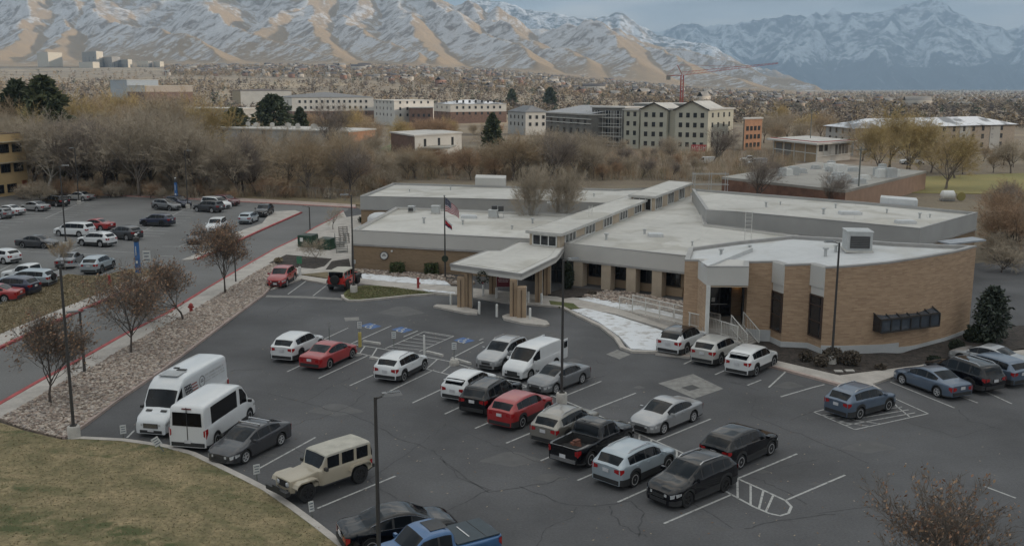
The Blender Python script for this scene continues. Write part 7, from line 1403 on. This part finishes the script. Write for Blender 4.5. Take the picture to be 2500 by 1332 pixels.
c3 = [[(1400, 120, 12400), (1600, 84, 12300), (1690, 70, 12200), (1800, 66, 12200), (1900, 52, 12200), (2050, 40, 12200), (2130, 36, 12100), (2200, 22, 12100), (2260, 14, 12100), (2310, 36, 12000), (2350, 66, 12000), (2390, 84, 12000), (2450, 76, 12100), (2600, 60, 12200), (2900, 90, 12300)]] + [[(x, y, 12100), (x + dx * .5, y + (232 - y) * .42, 11000), (x + dx, 205, 10000), (x + dx * 1.2, 232, 9500)] for x, y, dx in ((1690, 72, 60), (1800, 66, -40), (1880, 55, 90), (1990, 45, -60), (2080, 38, 110), (2190, 24, -90), (2260, 16, 60), (2300, 30, 140), (2400, 82, -30), (2480, 74, 60), (2600, 62, -60))] + [[(1700, 100, 11500), (1830, 168, 10200), (1960, 226, 9500)]]
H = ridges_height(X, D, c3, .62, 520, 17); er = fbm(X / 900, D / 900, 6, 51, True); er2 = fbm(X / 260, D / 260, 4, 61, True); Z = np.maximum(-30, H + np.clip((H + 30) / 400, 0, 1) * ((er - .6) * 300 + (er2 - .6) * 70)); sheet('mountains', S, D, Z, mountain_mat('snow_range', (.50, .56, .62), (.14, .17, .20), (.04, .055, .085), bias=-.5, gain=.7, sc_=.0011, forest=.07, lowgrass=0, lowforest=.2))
# valley floor and bench
S, D = np.meshgrid(np.linspace(-900, 3400, 120), 450 * (15000 / 450) ** np.linspace(0, 1, 90)); X = (S - CX) / FPX * D; Z = bench(X, np.minimum(D, 3000)) - .6 * (D > 600) - .1
sheet('terrain', S, D, Z, M('valley_floor', (.28, .225, .155), 1, col2=(.19, .158, .12), scale=.004, detail=8, fine=.35, fscale=.03))
def town(name, n, smp, house, seed, mats):
    rg = np.random.default_rng(seed); s, d = smp(rg, n); x = (s - CX) / FPX * d; z = HT(x, d) - .3
    if house:
        w, l, h = rg.uniform(6, 11, n), rg.uniform(5, 8, n), rg.uniform(3, 5.5, n); big = rg.random(n) < .04; w[big] *= 2.6; h[big] *= 1.5; a = rg.random(n) * 1.57; ca, sa = np.cos(a), np.sin(a); loc = np.array([(-1, -1, 0), (1, -1, 0), (1, 1, 0), (-1, 1, 0), (-1, -1, 1), (1, -1, 1), (1, 1, 1), (-1, 1, 1), (-1, 0, 1.55), (1, 0, 1.55)], float)
        p = loc[None] * np.stack([w / 2, l / 2, h], 1)[:, None]; q = np.stack([p[..., 0] * ca[:, None] - p[..., 1] * sa[:, None] + x[:, None], p[..., 0] * sa[:, None] + p[..., 1] * ca[:, None] + d[:, None], p[..., 2] + z[:, None]], -1); fs = np.array([(0, 1, 5, 4), (1, 2, 6, 5), (2, 3, 7, 6), (3, 0, 4, 7), (4, 5, 9, 8), (6, 7, 8, 9), (5, 6, 9, 9), (7, 4, 8, 8)])
        fs = fs[:6]; f = (fs[None] + (np.arange(n) * 10)[:, None, None]).reshape(-1, 4); nw = len(mats) - 2; wm = rg.integers(0, nw, n); rm = nw + rg.integers(0, 2, n); mi = np.stack([wm] * 4 + [rm] * 2, 1).ravel(); return tag(mesh_obj(name, q.reshape(-1, 3), f, mats, mi=mi), kind='stuff')
    k = 24; hgt = rg.uniform(3.5, 7.5, n) * (1 + .0 * d); r = hgt * rg.uniform(.28, .5, n); u = rg.normal(size=(n, k, 3)); u /= np.linalg.norm(u, axis=2)[..., None]; u *= rg.random((n, k, 1)) ** .4; c = u * np.stack([r, r, hgt * .5], 1)[:, None] + np.stack([x, d, z + hgt * .52], 1)[:, None]; sz = (hgt * .125)[:, None, None]
    e1, e2 = rg.normal(size=(n, k, 3)), rg.normal(size=(n, k, 3)); e1[..., 2] *= .75; e2[..., 2] *= .75; q = np.stack([c - e1 * sz * .7, c + e1 * sz * .7, c + e2 * sz], 2).reshape(-1, 3); mi = np.repeat(rg.choice(len(mats), n, p=[.42, .36, .08, .14][:len(mats)] if len(mats) == 4 else None), k); return tag(mesh_obj(name, q, np.arange(n * k * 3).reshape(-1, 3), mats, mi=mi), kind='stuff')
hm = [M('house_white', (.40, .37, .33), .9), M('house_tan', (.28, .225, .17), .9), M('house_brick', (.23, .13, .095), .9), M('roof_dark', (.10, .09, .09), .9), M('roof_snowy', (.24, .225, .21), .9)]
tm_ = [M('far_twig', (.20, .16, .12), 1), M('far_tan', (.275, .215, .14), 1), M('far_green', (.06, .075, .05), 1), M('far_gold', (.31, .22, .115), 1)]
_a = 1
def left_town(rg, n): s = rg.uniform(420, 1900, n); lo_ = np.interp(s, [420, 800, 1200, 1700, 1900], [1500, 1350, 1000, 900, 900]); return s, lo_ + (np.interp(s, [420, 700, 1000, 1500, 1900], [2350, 2600, 2900, 3300, 3300]) - lo_) * rg.random(n) ** 1.0
def right_town(rg, n): s = rg.uniform(1500, 2700, n); return s, 900 + 7500 * rg.random(n) ** 2.0
def near_woods(rg, n): s = rg.uniform(-150, 2700, n); return s, np.interp(s, [-150, 300, 1200, 2700], [420, 560, 560, 420]) + 650 * rg.random(n) ** 1.3
def left_shelf(rg, n): s = rg.uniform(-150, 560, n); return s, 900 + 900 * rg.random(n) ** 2
town('suburb_houses', 650, left_town, True, 1, hm); town('suburb_houses', 380, right_town, True, 2, hm); town('suburb_trees', 10000, left_town, False, 3, tm_); town('suburb_trees', 8500, right_town, False, 4, tm_); town('far_woods', 4200, near_woods, False, 5, [tm_[0], M('far_dark', (.12, .10, .088), 1), tm_[2], tm_[1]]); town('far_woods', 500, left_shelf, False, 6, tm_)
# pale far lake flat at the foot of the blue range
# ---------------------------------------------------------------- unseen clouds added to keep the sun off the lots, clinic and far range
rgc = random.Random(5); bm = bmesh.new(); sh = 1500 / math.tan(SUN_EL); cc = Vector((20 + sh * math.sin(SUN_AZ), -110 + sh * math.cos(SUN_AZ), 1560))
for k in range(46):
    o = Vector((rgc.uniform(-520, 520), rgc.uniform(-300, 300), rgc.uniform(-20, 60))); r_ = rgc.uniform(110, 190); s_ = Matrix.Diagonal((1.15, 1, .55, 1)); bmesh.ops.create_icosphere(bm, subdivisions=3, radius=r_, matrix=Matrix.Translation(cc + o) @ s_)
sh = 2600 / math.tan(SUN_EL); cc = Vector((3300 + sh * math.sin(SUN_AZ), 11200 + sh * math.cos(SUN_AZ), 2700))
for k in range(60):
    o = Vector((rgc.uniform(-4200, 4200), rgc.uniform(-2300, 2300), rgc.uniform(-60, 160))); bmesh.ops.create_icosphere(bm, subdivisions=3, radius=rgc.uniform(600, 900), matrix=Matrix.Translation(cc + o) @ Matrix.Diagonal((1.2, 1, .4, 1)))
me = bpy.data.meshes.new('shade_cloud'); bm.to_mesh(me); bm.free(); me.materials.append(M('shade_cloud', (.8, .8, .8), 1, var=.02)); me.polygons.foreach_set('use_smooth', [True] * len(me.polygons)); o = bpy.data.objects.new('shade_cloud', me); sc.collection.objects.link(o); tag(o, kind='stuff')
# ---------------------------------------------------------------- haze
hz = bpy.data.materials.new('haze'); hz.use_nodes = True; N = hz.node_tree.nodes; N.clear(); o_ = N.new('ShaderNodeOutputMaterial'); v = N.new('ShaderNodeVolumePrincipled'); v.inputs['Color'].default_value = (.50, .72, 1.0, 1); v.inputs['Density'].default_value = HAZE; v.inputs['Anisotropy'].default_value = 0.0; hz.node_tree.links.new(v.outputs[0], o_.inputs['Volume'])
m = MB(); m.box((0, 7200, 560), (24000, 15800, 1190)); tag(m.build('haze', hz), kind='stuff')
